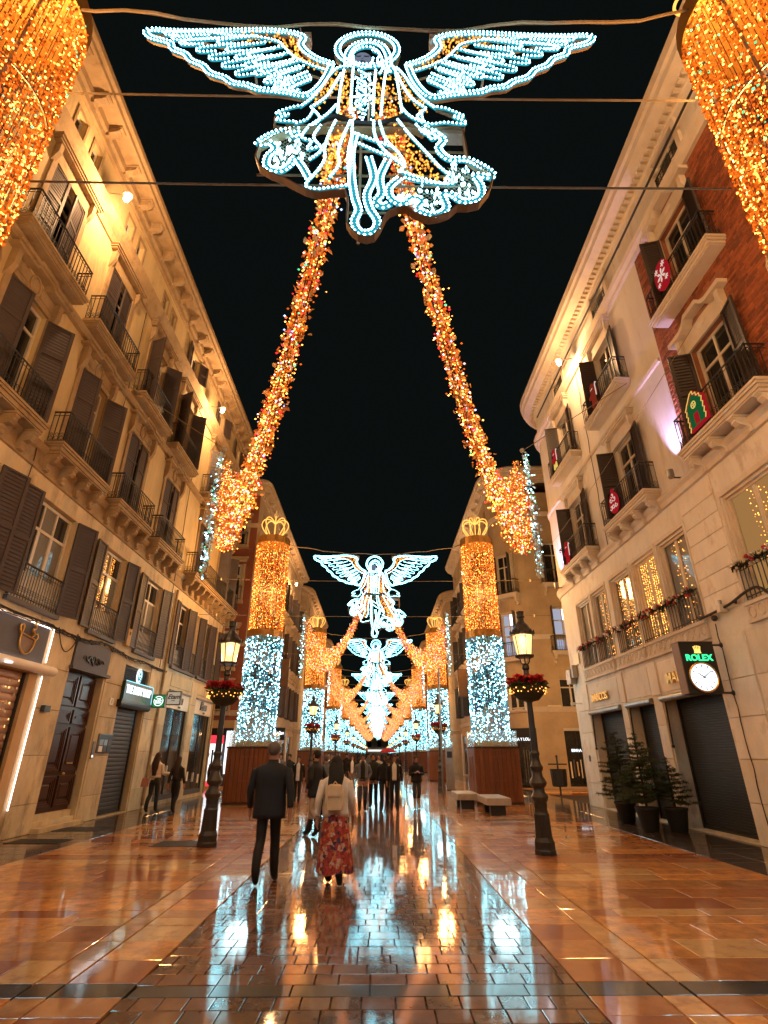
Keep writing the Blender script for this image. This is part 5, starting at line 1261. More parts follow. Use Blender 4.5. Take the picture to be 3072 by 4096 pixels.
for i, (x, y, z0, z1, lab) in enumerate(((-7.86, 10.55, 4.6, 8.1, 'thin upright cable left of the widest first floor window'), (-7.86, 13.55, 8.3, 15.2, 'thin upright cable between the first and second upper balconies'), (-7.86, 19.75, 4.5, 15.2, 'thin upright cable by the downpipe on the ochre house'), (7.56, 16.25, 7.9, 15.0, 'thin upright cable between the pale balconies'), (7.56, 11.75, 0.2, 4.3, 'thin upright cable beside the big roller shutter'))):
    b = MB(); s_ = 1 if x < 0 else -1
    b.tube([(x + 0.012 * s_ * (k % 2), y + 0.02 * sin(k * 1.7 + i), z0 + (z1 - z0) * k / 14) for k in range(15)], 0.013, 'cable_dark', 4)
    tag(obj('facade_cable', b), lab, 'cable', 'cables along the facades')
emis('lit_teal', (0.02, 0.42, 0.52), 0.9)
# ------------------------------------------------------------------ street lamps with flower baskets
pbr('poinsettia', (0.62, 0.010, 0.020), 0.5, 0.3, 20, 0, rnd=0.4, isl=True)
pbr('leaf_green', (0.03, 0.07, 0.02), 0.5, 0.3, 20, 0, rnd=0.4, isl=True)
def make_lamp():
    t = thing('street_lamp', '', 'street lamp')
    b = MB()
    b.lathe([(0.235, 0), (0.235, 0.06), (0.22, 0.09), (0.22, 0.20), (0.20, 0.24), (0.185, 0.27), (0.165, 0.60), (0.17, 0.64), (0.145, 0.68), (0.135, 0.74), (0.145, 0.78), (0.145, 0.84)], 'iron_lamp', 8, a0=pi / 8); obj('pedestal', b, t)
    b = MB(); b.lathe([(0.14, 0.84), (0.17, 0.88), (0.185, 0.93), (0.16, 0.97), (0.12, 1.02), (0.12, 1.08), (0.165, 1.12), (0.185, 1.17), (0.165, 1.22), (0.115, 1.28), (0.105, 1.36), (0.135, 1.40), (0.14, 1.45), (0.105, 1.50), (0.085, 1.58), (0.085, 1.64), (0.10, 1.66), (0.10, 1.70), (0.078, 1.73)], 'iron_lamp', 18); obj('base_mouldings', b, t, smooth=True)
    b = MB(); b.lathe([(0.076, 1.73), (0.064, 2.62)], 'iron_lamp', 12); obj('shaft', b, t, smooth=True)
    b = MB(); b.lathe([(0.064, 2.62), (0.10, 2.66), (0.10, 2.72), (0.075, 2.76), (0.12, 2.84), (0.13, 2.90), (0.08, 2.98), (0.075, 3.04), (0.115, 3.08), (0.115, 3.13), (0.07, 3.18), (0.06, 3.26), (0.09, 3.30), (0.085, 3.36), (0.05, 3.40)], 'iron_lamp', 14); obj('capital', b, t, smooth=True)
    b = MB()
    for k in range(4):
        q = pi / 4 + k * pi / 2
        b.tube(catmull([(0.05 * cos(q), 0.05 * sin(q), 3.38), (0.10 * cos(q), 0.10 * sin(q), 3.44), (0.11 * cos(q), 0.11 * sin(q), 3.50), (0.20 * cos(q), 0.20 * sin(q), 3.545)], 4), 0.014, 'iron_lamp', 5)
    b.lathe([(0.225, 3.53), (0.235, 3.545), (0.235, 3.57), (0.21, 3.575)], 'iron_lamp', 8, a0=pi / 8); obj('cradle', b, t)
    b = MB()
    for k in range(6):
        q = k * pi / 3; b.tube([(0.175 * cos(q), 0.175 * sin(q), 3.57), (0.245 * cos(q), 0.245 * sin(q), 3.98)], 0.012, 'iron_lamp', 4)
    fr = obj('lantern_frame', b, t)
    def pn():
        b = MB(); a, c = 0.165, 0.235
        b.add([(a * cos(0.04), a * sin(0.04), 3.58), (a * cos(pi / 3 - 0.04), a * sin(pi / 3 - 0.04), 3.58), (c * cos(pi / 3 - 0.04), c * sin(pi / 3 - 0.04), 3.975), (c * cos(0.04), c * sin(0.04), 3.975)], [(0, 1, 2, 3)], 'lantern_pane'); return b.mesh('lantern_pane')
    pm = cached('lanternpane', pn)
    for k in range(6): link('lantern_pane', pm, fr, (0, 0, 0), (0, 0, k * pi / 3))
    b = MB(); b.lathe([(0.03, 3.72), (0.085, 3.78), (0.10, 3.88), (0.08, 3.95), (0.03, 3.98)], 'lantern_core', 10); obj('bulb', b, t, smooth=True)
    b = MB(); b.lathe([(0.27, 3.98), (0.285, 3.99), (0.275, 4.04), (0.22, 4.10), (0.16, 4.20), (0.10, 4.26), (0.075, 4.30), (0.075, 4.36), (0.10, 4.38), (0.085, 4.42), (0.09, 4.48), (0.10, 4.50), (0.0, 4.51)], 'iron_lamp', 12)
    for k in range(12):
        q = k * pi / 6; b.prism_x([(0.0, 0.0), (0.045, 0.03), (0.03, 0.09), (0.0, 0.06)], -0.02, 0.02, 'iron_lamp')
        n = 12
        for i in range(len(b.v) - 8, len(b.v)):
            x, y, z = b.v[i]; rr_ = 0.265 + y; b.v[i] = (rr_ * cos(q) - x * sin(q), rr_ * sin(q) + x * cos(q), 4.0 + z)
    obj('roof', b, t)
    return t
m, nt, out = newmat('lantern_pane')
e_ = nd(nt, 'ShaderNodeEmission'); e_.inputs[0].default_value = (1, 0.60, 0.22, 1); e_.inputs[1].default_value = 2.1
tr_ = nd(nt, 'ShaderNodeBsdfTransparent'); mx_ = nd(nt, 'ShaderNodeMixShader'); mx_.inputs[0].default_value = 0.86
nt.links.new(tr_.outputs[0], mx_.inputs[1]); nt.links.new(e_.outputs[0], mx_.inputs[2]); nt.links.new(mx_.outputs[0], out.inputs[0]); m.cycles.emission_sampling = 'NONE'
def make_basket():
    t = thing('flower_basket', '', 'flower basket'); rr = random.Random(4)
    b = MB(); b.lathe([(0.08, -0.27), (0.22, -0.24), (0.34, -0.12), (0.40, 0.0), (0.41, 0.03), (0.38, 0.03), (0.30, -0.02)], 'leaf_basket', 16); obj('bowl', b, t)
    f = MB(); g = MB()
    def leafq(b, c, d, L, w, m):
        d = d.normalized(); s = d.cross(Vector((rr.gauss(0, 1), rr.gauss(0, 1), rr.gauss(0, 1)))).normalized()
        b.add([c, c + d * L * 0.45 + s * w, c + d * L, c + d * L * 0.45 - s * w], [(0, 1, 2, 3)], m)
    for i in range(44):
        q = rr.uniform(0, 2 * pi); r = 0.10 + 0.30 * sqrt(rr.random()); c = Vector((r * cos(q), r * sin(q), 0.09 + rr.uniform(0, 0.15)))
        for k in range(11):
            a = 2 * pi * k / 11 + rr.uniform(-0.2, 0.2); leafq(f, c, Vector((cos(a), sin(a), rr.uniform(-0.2, 0.5))), rr.uniform(0.09, 0.14), 0.032, 'poinsettia')
    for i in range(150):
        q = rr.uniform(0, 2 * pi); r = 0.40 * sqrt(rr.random()); leafq(g, Vector((r * cos(q), r * sin(q), rr.uniform(0.0, 0.10))), Vector((cos(q), sin(q), rr.uniform(-0.3, 0.9))), 0.11, 0.03, 'leaf_green')
    stuff(obj('red_flowers', f, t)); stuff(obj('foliage', g, t))
    l = MB()
    for i in range(46):
        q = 2 * pi * i / 46 + rr.uniform(-0.05, 0.05); l.octa((0.405 * cos(q), 0.405 * sin(q), -0.02 + 0.05 * sin(i * 1.7) - 0.03), 0.014, 'bulb_gold')
    stuff(obj('fairy_lights', l, t)); return t
pbr('leaf_basket', (0.02, 0.022, 0.012), 0.7, 0.3, 20, 0.2)
lampP = make_lamp(); baskP = make_basket(); first = True
for s in (0, 1):
    for k, y in enumerate(LAMPY[s]):
        c = lampP if first else copy_tree(lampP); q = baskP if first else copy_tree(baskP); first = False
        x = XC + (-3.2, 3.2)[s]; side = ('left', 'right')[s]
        c.location = (x, y, 0); q.location = (x, y, 2.86); q.scale = (0.9, 0.9, 0.95); c.rotation_euler = (0, 0, U(0, 1)); q.rotation_euler = (0, 0, U(0, 6))
        c.scale = (0.87, 0.87, 0.985); 
        c['label'] = 'black iron street lamp, %s one along the %s side' % (ORD[k], side); c['group'] = 'street lamps in two rows'
        q['label'] = 'basket of red poinsettias with tiny lights on the %s lamp of the %s row' % (ORD[k], side); q['group'] = 'flower baskets on the lamps'

# ------------------------------------------------------------------ flood lamps on the houses
for i, (x, y, z) in enumerate(FLOODS[:7]):
    s = 1 if x < 0 else -1
    t = thing('flood_lamp', 'glaring round flood lamp under the eaves, %s' % ['assumed above the photo edge on the left', 'nearest of the ochre house', 'second of the ochre house', 'on the house behind the left lit column', 'on the pale right house', 'assumed above the photo edge on the right', 'on the house behind the right lit column'][i], 'flood lamp', (x, y, z), 0, 'flood lamps on the facades')
    b = MB(); b.ball((0.06 * s, 0, 0), 0.078, 'flood', 12, 8); obj('bulb', b, t, smooth=True)
    b = MB(); b.lathe([(0.04, 0.10), (0.13, 0.13), (0.14, 0.17), (0.05, 0.19)], 'steel', 12, (0.06 * s, 0, 0)); b.tube([(0, 0, 0.17), (-0.45 * s, 0, 0.25)], 0.02, 'steel', 6); obj('bracket', b, t)
for i, (x, y, z, lab) in enumerate(((7.24, 11.5, 7.98, 'small spotlight washing lilac light up the wall beside the brick'), (7.24, 20.75, 7.90, 'small spotlight washing lilac light up the far corner of the pale house'))):
    t = thing('wall_spotlight', lab, 'spotlight', (x, y, z), 0, 'lilac spotlights')
    if i < 2:
        b = MB(); b.lathe([(0.06, -0.12), (0.09, -0.08), (0.09, 0.10), (0.075, 0.10)], 'steel', 12); b.tube([(0, 0, -0.1), (0.36, 0, -0.1)], 0.02, 'iron', 6); obj('housing', b, t)
        b = MB(); b.lathe([(0.074, 0.085), (0.074, 0.095)], 'flood_lilac', 12); obj('lens', b, t)
        point('spotlight_glow', (x, y, z + 0.16), 620, (0.66, 0.50, 1.0), 0.05, spot=((0.24, 0.0, 1), radians(52)))

t = thing('assumed_wall_lamp', 'assumed warm wall lamp, unseen round the corner of the pale house, lighting the tan corner', 'assumed wall lamp', (9.8, 23.4, 5.2), 0)  # assumed lamp, itself unseen, added to warm the tan corner
b = MB(); b.ball((0, 0, 0), 0.12, 'lantern_core', 10, 8); obj('bulb', b, t, smooth=True); b = MB(); b.tube([(0, 0, 0.1), (0, -0.8, 0.2)], 0.025, 'iron', 6); b.lathe([(0.15, 0.08), (0.05, 0.16)], 'iron', 10); obj('bracket', b, t)
point('assumed_wall_lamp_glow', (9.8, 23.7, 5.2), 700, WARM, 0.12)  # light of the assumed lamp, brightens the tan corner house
# ------------------------------------------------------------------ signs
def sign_root(name, lab, side, y, z, cat='sign', d=0.0): return thing(name, lab, cat, ((-7.9 + d) if side < 0 else (7.6 - d), y, z), pi / 2 if side < 0 else -pi / 2, 'shop signs' if cat == 'sign' else None)
def letters(txt, size, m, root, loc, depth=0.02, bold=0.006, shear=0.0, sx=1.0, rot=0.0, space=1.0): return link('lettering', text_mesh(txt, size, m, depth, bold, shear, space, sx), root, loc, (0, 0, rot))
# cup sign of the cafe
t = sign_root('cup_sign', 'brass outline of a steaming coffee cup on the grey cafe fascia', -1, 12.05, 3.95)
b = MB(); y = -0.07
cup = [(-0.27, 0.14), (-0.27, -0.02), (-0.20, -0.18), (-0.05, -0.27), (0.09, -0.26), (0.21, -0.16), (0.26, -0.02), (0.27, 0.08)]
b.tube([(p[0], y, p[1]) for p in catmull(cup, 4)], 0.022, 'brass', 6); b.tube([(-0.27, y, 0.13), (0.27, y, 0.07)], 0.016, 'brass', 6)
obj('cup', b, t)
b = MB(); b.tube([(p[0], y, p[1]) for p in catmull([(-0.26, 0.10), (-0.34, 0.18), (-0.36, 0.27), (-0.30, 0.31), (-0.24, 0.27), (-0.25, 0.15)], 4)], 0.022, 'brass', 6); obj('handle', b, t)
b = MB(); b.tube([(p[0], y, p[1]) for p in catmull([(0.10, 0.12), (0.18, 0.18), (0.10, 0.26), (0.18, 0.33), (0.13, 0.40), (0.17, 0.45)], 4)], 0.030, 'brass', 6); b.tube([(p[0], y, p[1]) for p in catmull([(0.27, 0.06), (0.33, 0.12), (0.30, 0.20), (0.22, 0.19)], 4)], 0.018, 'brass', 6); obj('steam', b, t)
b = MB(); b.prism([(-0.25, 0.10), (-0.24, -0.02), (-0.18, -0.16), (-0.04, -0.25), (0.08, -0.24), (0.19, -0.15), (0.24, -0.02), (0.25, 0.05)], -0.05, -0.04, 'frame_brown'); obj('cup_face', b, t)
# green shop sign
t = sign_root('shop_sign', 'dark green shop sign with white lettering above the grey roller shutter', -1, 18.18, 3.45)
b = MB(); b.box(-1.05, 1.10, -0.14, 0.08, -0.27, 0.27, 'green_sign'); obj('panel', b, t)
b = MB(); b.box(-1.03, 1.12, -0.15, -0.13, 0.27, 0.29, 'lit_cyan'); b.box(1.10, 1.12, -0.15, -0.0, -0.25, 0.27, 'lit_cyan'); obj('light_strip', b, t)
letters('THE BODY SHOP', 0.34, 'lit_white', t, (0.0, -0.15, 0.04), 0.02, 0.008, 0, 0.74)
b = MB(); b.tube([(0.55 + 0.15 * cos(q), -0.145, -0.13 + 0.12 * sin(q)) for q in [0.6 + 5.0 * k / 12 for k in range(13)]], 0.012, 'lit_bottle', 4); obj('emblem', b, t)
t = sign_root('window_emblem', 'glowing pale blue oval emblem on the louvre above the green shop sign', -1, 18.15, 3.98)
b = MB(); b.lathe([(0.235, 0), (0.235, 0.05)], 'lit_white', 20); 
for i in range(len(b.v)): x, yy, z = b.v[i]; b.v[i] = (x * 0.75, -0.05 - z, yy)
obj('panel', b, t)
b = MB(); b.tube([(0.15 * cos(q), -0.105, 0.20 * sin(q)) for q in [2 * pi * k / 16 for k in range(16)]], 0.014, 'lit_teal', 4, True)
b.prism([(-0.07, 0.02), (0.0, 0.16), (0.07, 0.02)], -0.112, -0.10, 'lit_teal'); b.prism([(-0.10, -0.14), (0.10, -0.14), (0.08, -0.02), (-0.08, -0.02)], -0.112, -0.10, 'lit_teal'); b.tube([(-0.06, -0.115, -0.05), (0.06, -0.115, -0.11)], 0.012, 'lit_white', 4)
obj('emblem', b, t)
# two projecting signs
def proj(name, lab, side, y, z, x0, x1, h, m, th=0.14):
    t = thing(name, lab, 'sign', (-7.9 if side < 0 else 7.6, y, z), 0, 'projecting signs'); s = 1 if side < 0 else -1
    b = MB(); b.box(min(s * x0, s * x1), max(s * x0, s * x1), -th / 2, th / 2, -h / 2, h / 2, 'black'); obj('case', b, t)
    b = MB(); b.box(min(s * x0, s * x1) + 0.03, max(s * x0, s * x1) - 0.03, -th / 2 - 0.008, -th / 2, -h / 2 + 0.03, h / 2 - 0.03, m); b.box(min(s * x0, s * x1) + 0.03, max(s * x0, s * x1) - 0.03, th / 2, th / 2 + 0.008, -h / 2 + 0.03, h / 2 - 0.03, m); obj('face', b, t)
    b = MB(); b.tube([(0, 0, h * 0.3), (s * x0, 0, h * 0.3)], 0.02, 'iron', 6); b.tube([(0, 0, -h * 0.3), (s * x0, 0, -h * 0.3)], 0.02, 'iron', 6); obj('bracket', b, t)
    return t, s * (x0 + x1) / 2, -th / 2 - 0.012
emis('lit_signgreen', (0.01, 0.28, 0.06), 0.9)
emis('lit_cream', (1.0, 0.80, 0.58), 0.42)
t, cx, fy = proj('projecting_sign', 'small square green lit sign sticking out beside the pale shop sign', -1, 19.7, 3.34, 0.04, 0.48, 0.43, 'lit_signgreen')
b = MB()
for a0, a1 in ((0.6, 2.4), (2.75, 6.7)): b.tube([(cx + 0.155 * cos(q), fy, 0.155 * sin(q)) for q in [a0 + (a1 - a0) * k / 14 for k in range(15)]], 0.012, 'lit_white', 4)
obj('emblem', b, t)
for k, w in enumerate(('THE', 'BODY', 'SHOP')): letters(w, 0.085, 'lit_white', t, (cx, fy, 0.065 - 0.065 * k), 0.006, 0.002)
t, cx, fy = proj('projecting_sign', 'small square pale sign with script lettering sticking out above the walkers', -1, 20.9, 3.55, 0.07, 0.59, 0.48, 'lit_cream')
letters('Etam', 0.22, 'black', t, (cx, fy, 0.04), 0.008, 0.006, 0.35); letters('PARIS', 0.055, 'black', t, (cx, fy, -0.09), 0.006, 0.001, 0)
for y, lab in ((25.68, 'black script shop name on the pale fascia by the rounded corner'), (22.4, 'black script shop name on the pale fascia behind the square sign')):
    t = sign_root('shop_lettering', lab, -1, y, 3.56, 'sign')
    letters('Etam', 0.50, 'black', t, (-0.1, -0.01, 0.05), 0.05, 0.012, 0.3, 0.9); letters('PARIS', 0.10, 'black', t, (0.1, 0.0, -0.22), 0.02, 0.003)
# name plates on the left piers
t = sign_root('menu_board', 'framed board of pale tiles on the pier right of the brown door', -1, 16.72, 1.92, 'notice board', 0.03)
b = MB(); b.box(-0.42, 0.38, -0.05, 0.0, -0.24, 0.24, 'black'); b.box(-0.43, 0.39, -0.055, 0.0, 0.24, 0.26, 'steel'); b.box(-0.43, -0.42, -0.055, 0, -0.24, 0.24, 'steel'); obj('frame', b, t)
for i in range(3):
    for j in range(2):
        b = MB(); b.box(-0.38 + i * 0.25, -0.16 + i * 0.25, -0.058, -0.05, -0.21 + j * 0.17, -0.06 + j * 0.17, ('cream_sign', 'slate', 'black', 'steel', 'steel', 'slate')[i + 3 * j]); obj('plaque', b, t)
t = sign_root('intercom', 'small steel door intercom in the jamb of the brown door', -1, 16.12, 1.75, 'intercom', 0.03)
b = MB(); b.box(-0.06, 0.06, -0.03, 0.0, -0.22, 0.22, 'steel'); obj('plate', b, t)
b = MB(); b.box(-0.035, 0.035, -0.036, -0.03, -0.18, -0.12, 'lit_white'); obj('light', b, t)
t = sign_root('house_number', 'small pale house number tile on the pier right of the brown door', -1, 16.62, 3.06, 'house number', 0.03)
b = MB(); b.box(-0.11, 0.11, -0.03, 0, -0.10, 0.10, 'cream_sign'); obj('tile', b, t); letters('1', 0.15, 'black', t, (0, -0.033, 0), 0.004, 0.002)
t = sign_root('mail_box', 'small dark box on the pier between the light strip and the brown door', -1, 13.36, 2.62, 'box', 0.03)
b = MB(); b.box(-0.12, 0.12, -0.10, 0, -0.07, 0.07, 'iron'); obj('box', b, t)
t = sign_root('meter_box', 'small yellow meter box on the wall left of the third railing', -1, 16.8, 5.0, 'box')
b = MB(); b.box(-0.12, 0.12, -0.12, 0, -0.28, 0.24, 'stucco_orange'); b.box(-0.02, 0.06, -0.13, -0.12, 0.05, 0.15, 'black'); obj('box', b, t)
# brass name letters on the right house
for y, lab, sz in ((18.9, 'brass shop name over the farthest roller shutter of the pale house', 0.34), (13.55, 'brass shop name half hidden behind the clock sign', 0.36)):
    t = sign_root('shop_lettering', lab, 1, y, 3.42, 'sign')
    letters('MARCOS', sz, 'brass', t, (0, -0.07, 0), 0.06, 0.008)
# clock sign
t = thing('clock_sign', 'black hanging clock sign with green lettering, gold crown and lit white dial', 'clock', (7.6, 11.75, 3.33), 0)
b = MB(); b.box(-1.06, -0.32, -0.14, 0.14, -0.53, 0.53, 'black'); b.box(-1.07, -0.31, -0.15, 0.15, 0.53, 0.55, 'black'); b.box(-1.08, -1.06, -0.14, 0.14, -0.53, 0.53, 'frame_brown'); obj('case', b, t)
b = MB()
for z in (0.50, -0.50): b.tube([(-0.34, 0, z), (0.0, 0, z)], 0.022, 'iron', 8); b.ball((-0.03, 0, z), 0.06, 'iron', 8, 6)
obj('bracket', b, t)
CX = -0.69
letters('ROLEX', 0.185, 'lit_green', t, (CX, -0.152, 0.20), 0.02, 0.004, 0, 1.0)
b = MB()
b.prism([(CX - 0.075, 0.30), (CX + 0.075, 0.30), (CX + 0.06, 0.345), (CX - 0.06, 0.345)], -0.155, -0.142, 'lit_gold')
for k in range(5):
    q = (k - 2) * 0.30; x, z = CX + 0.115 * sin(q) * 1.1, 0.345 + 0.10 * cos(q); b.prism([(CX + (k - 2) * 0.026 - 0.010, 0.345), (CX + (k - 2) * 0.026 + 0.010, 0.345), (x + 0.004, z), (x - 0.004, z)], -0.155, -0.142, 'lit_gold'); b.ball((x, -0.149, z + 0.005), 0.014, 'lit_gold', 6, 4)
obj('crown', b, t)
def disc(b, cx, cz, r, y0, y1, m, n=32): b.prism([(cx + r * cos(2 * pi * k / n), cz + r * sin(2 * pi * k / n)) for k in range(n)], y0, y1, m)
b = MB(); disc(b, CX, -0.20, 0.285, -0.165, -0.14, 'lit_white'); dial = obj('dial', b, t)
b = MB(); b.tube([(CX + 0.295 * cos(q), -0.16, -0.20 + 0.295 * sin(q)) for q in [2 * pi * k / 32 for k in range(32)]], 0.020, 'brass', 6, True); obj('bezel', b, dial)
for k in range(12):
    q = k * pi / 6; b = MB(); b.box(-0.008, 0.008, -0.172, -0.166, 0.205, 0.262, 'black')
    link('hour_mark', cached('hm', lambda: b.mesh('hour_mark')), dial, (CX, 0, -0.20), (0, q, 0))
for ang, L, w in ((radians(-55), 0.14, 0.012), (radians(53), 0.22, 0.009)):
    b = MB(); b.prism([(-w, -0.03), (w, -0.03), (w * 0.6, L), (-w * 0.6, L)], -0.182, -0.175, 'black'); obj('hand', b, dial, (CX, 0, -0.20), (0, ang, 0))
letters('ROLEX', 0.05, 'black', dial, (CX, -0.172, -0.09), 0.003, 0.0)
# sunglass shop sign on the far left house, street name plate
t, cx, fy = proj('projecting_sign', 'small black square sign with white script by the first left column', -1, 41.0, 3.0, 0.3, 1.3, 0.8, 'black')
letters('Ray-Ban', 0.30, 'lit_white', t, (cx, fy, 0.05), 0.01, 0.008, 0.2, 0.85, 0.0)
for i, (sd, y, z) in enumerate(((-1, 39.5, 7.0), (1, 42, 6.6), (1, 63, 4.6))):
    t, cx, fy = proj('hanging_banner', 'plain grey brown banner box on a bracket, %s' % ('high on the left house past the column', 'high on the right house past the column', 'far along the right side')[i], sd, y, z, 0.3, 1.5, 2.0, 'frame_brown')
t = thing('street_sign', 'small white street name plate on the tan corner behind the right flower basket', 'sign', (9.95, 31.57, 4.0))
b = MB(); b.box(-0.38, 0.38, -0.03, 0, -0.18, 0.18, 'porcelain'); obj('plate', b, t)
for k in range(3):
    b = MB(); b.box(-0.28 + 0.05 * k, 0.26 - 0.04 * k, -0.034, -0.031, 0.07 - 0.09 * k, 0.11 - 0.09 * k, 'frame_brown'); obj('line_of_print', b, t)
t = thing('street_sign', 'small pale street name plate high on the corner of the pale house', 'sign', (7.58, 20.6, 4.95), -pi / 2)
b = MB(); b.box(-0.25, 0.25, -0.03, 0, -0.2, 0.2, 'porcelain'); obj('plate', b, t)

# ------------------------------------------------------------------ garlands and ornaments on the right house
pbr('fir_green', (0.018, 0.030, 0.014), 0.7, 0.4, 12, 0, rnd=0.5, isl=True)
pbr('bauble_red', (0.35, 0.01, 0.012), 0.3, 0.1, 5, 0); pbr('bauble_pale', (0.6, 0.5, 0.42), 0.35, 0.1, 5, 0)
def spray(b, c, d, L, w, m):
    d = d.normalized(); s = d.cross(Vector((0.3, 0.2, 1))).normalized(); n = s.cross(d)
    b.add([c - s * w, c + s * w, c + d * L + s * w * 0.3, c + d * L - s * w * 0.3], [(0, 1, 2, 3)], m)
for i, (y0, y1, lab) in enumerate(((17.1, 20.0, 'flower garland on the farthest first floor railing of the pale house'), (15.3, 16.8, 'flower garland on the middle first floor railing of the pale house'), (12.1, 15.1, 'longest flower garland, under the brightly lit first floor window'), (8.5, 10.6, 'flower garland on the railing at the right edge of the photo'))):
    rr = random.Random(40 + i); t = thing('flower_garland', lab, 'garland', (7.6, (y0 + y1) / 2, 5.22), -pi / 2, 'flower garlands on the railings')
    g = MB(); fl = MB(); L = y1 - y0; n = int(L * 150)
    for k in range(n):
        f = rr.random(); c = Vector((-L / 2 + L * f, -0.13, -0.05 * 4 * f * (1 - f) + 0.03 * sin(f * 23))); q = rr.uniform(0, 2 * pi)
        spray(g, c, Vector((rr.gauss(0, 0.8), cos(q), sin(q))), rr.uniform(0.08, 0.17), 0.018, 'fir_green')
    for k in range(int(L * 14)):
        f = rr.random(); q = rr.uniform(pi, 2 * pi); r = 0.09; fl.ball((-L / 2 + L * f, -0.14 + r * sin(q) * 0.8, -0.02 + r * cos(q)), rr.uniform(0.025, 0.05), 'bauble_red' if rr.random() < 0.6 else 'bauble_pale', 6, 4)
    stuff(obj('fir_sprays', g, t)); stuff(obj('baubles', fl, t))
emis('deco_red', (0.75, 0.02, 0.03), 0.42); emis('deco_green', (0.03, 0.25, 0.07), 0.35); emis('deco_white', (1.0, 0.72, 0.6), 0.75); emis('deco_yellow', (1.0, 0.7, 0.15), 0.8); emis('deco_brown', (0.45, 0.05, 0.02), 0.4)
def deco(lab, y, z): return thing('balcony_ornament', lab, 'ornament', (7.6 - 0.47, y, z), -pi / 2, 'lit ornaments on the balcony railings')
t = deco('red oval balcony ornament with white flowers, on the topmost brick balcony', 9.55, 12.6)
b = MB(); b.prism([(0.30 * abs(cos(q)) ** 0.8 * (1 if cos(q) > 0 else -1), 0.42 * sin(q)) for q in [2 * pi * k / 20 for k in range(20)]], -0.05, 0.0, 'deco_red'); obj('panel', b, t)
b = MB()
for cx, cz, r in ((0, 0, 0.2), (-0.16, 0.24, 0.08), (0.15, 0.24, 0.09), (0.17, -0.22, 0.08), (-0.16, -0.2, 0.07)):
    for k in range(6):
        q = k * pi / 3 + 0.3; b.prism([(cx, cz), (cx + r * cos(q - 0.25) * 0.7, cz + r * sin(q - 0.25) * 0.7), (cx + r * cos(q), cz + r * sin(q)), (cx + r * cos(q + 0.25) * 0.7, cz + r * sin(q + 0.25) * 0.7)], -0.062, -0.051, 'deco_white')
obj('flower', b, t)
t = deco('green and red house shaped ornament with yellow trim on the large brick balcony', 9.75, 8.66)
b = MB(); b.prism([(-0.34, -0.42), (0.34, -0.42), (0.34, 0.20), (0.0, 0.52), (-0.34, 0.20)], -0.05, 0, 'deco_red'); obj('panel', b, t)
b = MB(); b.prism([(-0.26, -0.36), (0.26, -0.36), (0.26, 0.16), (0.0, 0.40), (-0.26, 0.16)], -0.062, -0.051, 'deco_green'); obj('house_front', b, t)
b = MB(); b.prism([(-0.08, -0.34), (0.08, -0.34), (0.08, -0.08), (-0.08, -0.08)], -0.072, -0.063, 'deco_red'); b.tube([(0.0 + 0.08 * cos(q), -0.07, 0.13 + 0.08 * sin(q)) for q in [2 * pi * k / 10 for k in range(10)]], 0.014, 'deco_yellow', 4, True)
b.tube([(0, -0.07, 0.05), (0, -0.07, 0.21)], 0.01, 'deco_yellow', 4); b.tube([(-0.08, -0.07, 0.13), (0.08, -0.07, 0.13)], 0.01, 'deco_yellow', 4)
P = resample([(-0.30, -0.07, -0.40), (-0.30, -0.07, 0.18), (0, -0.07, 0.47), (0.30, -0.07, 0.18), (0.30, -0.07, -0.40)], 0.07)
b.tube([p + Vector((0.025 * (1 if k % 2 else -1), 0, 0.02 * (1 if k % 2 else -1))) for k, p in enumerate(P)], 0.012, 'deco_yellow', 4); obj('trim', b, t)
t = deco('round red bauble ornament with white scrolls on the pale house balcony', 14.35, 8.55)
b = MB(); b.prism([(0.28 * cos(q), 0.33 * sin(q)) for q in [2 * pi * k / 20 for k in range(20)]], -0.05, 0, 'deco_red'); b.box(-0.06, 0.06, -0.05, 0, 0.33, 0.45, 'deco_red'); obj('panel', b, t)
b = MB()
for cx, cz, s in ((-0.10, 0.12, 1), (0.12, 0.10, -1), (0.0, -0.10, 1), (-0.15, -0.10, -1), (0.17, -0.12, 1), (0.02, 0.24, -1)):
    b.tube([(cx + s * (0.015 + 0.008 * k) * cos(k * 0.6), -0.06, cz + (0.015 + 0.008 * k) * sin(k * 0.6)) for k in range(11)], 0.012, 'deco_white', 4)
obj('scroll', b, t)
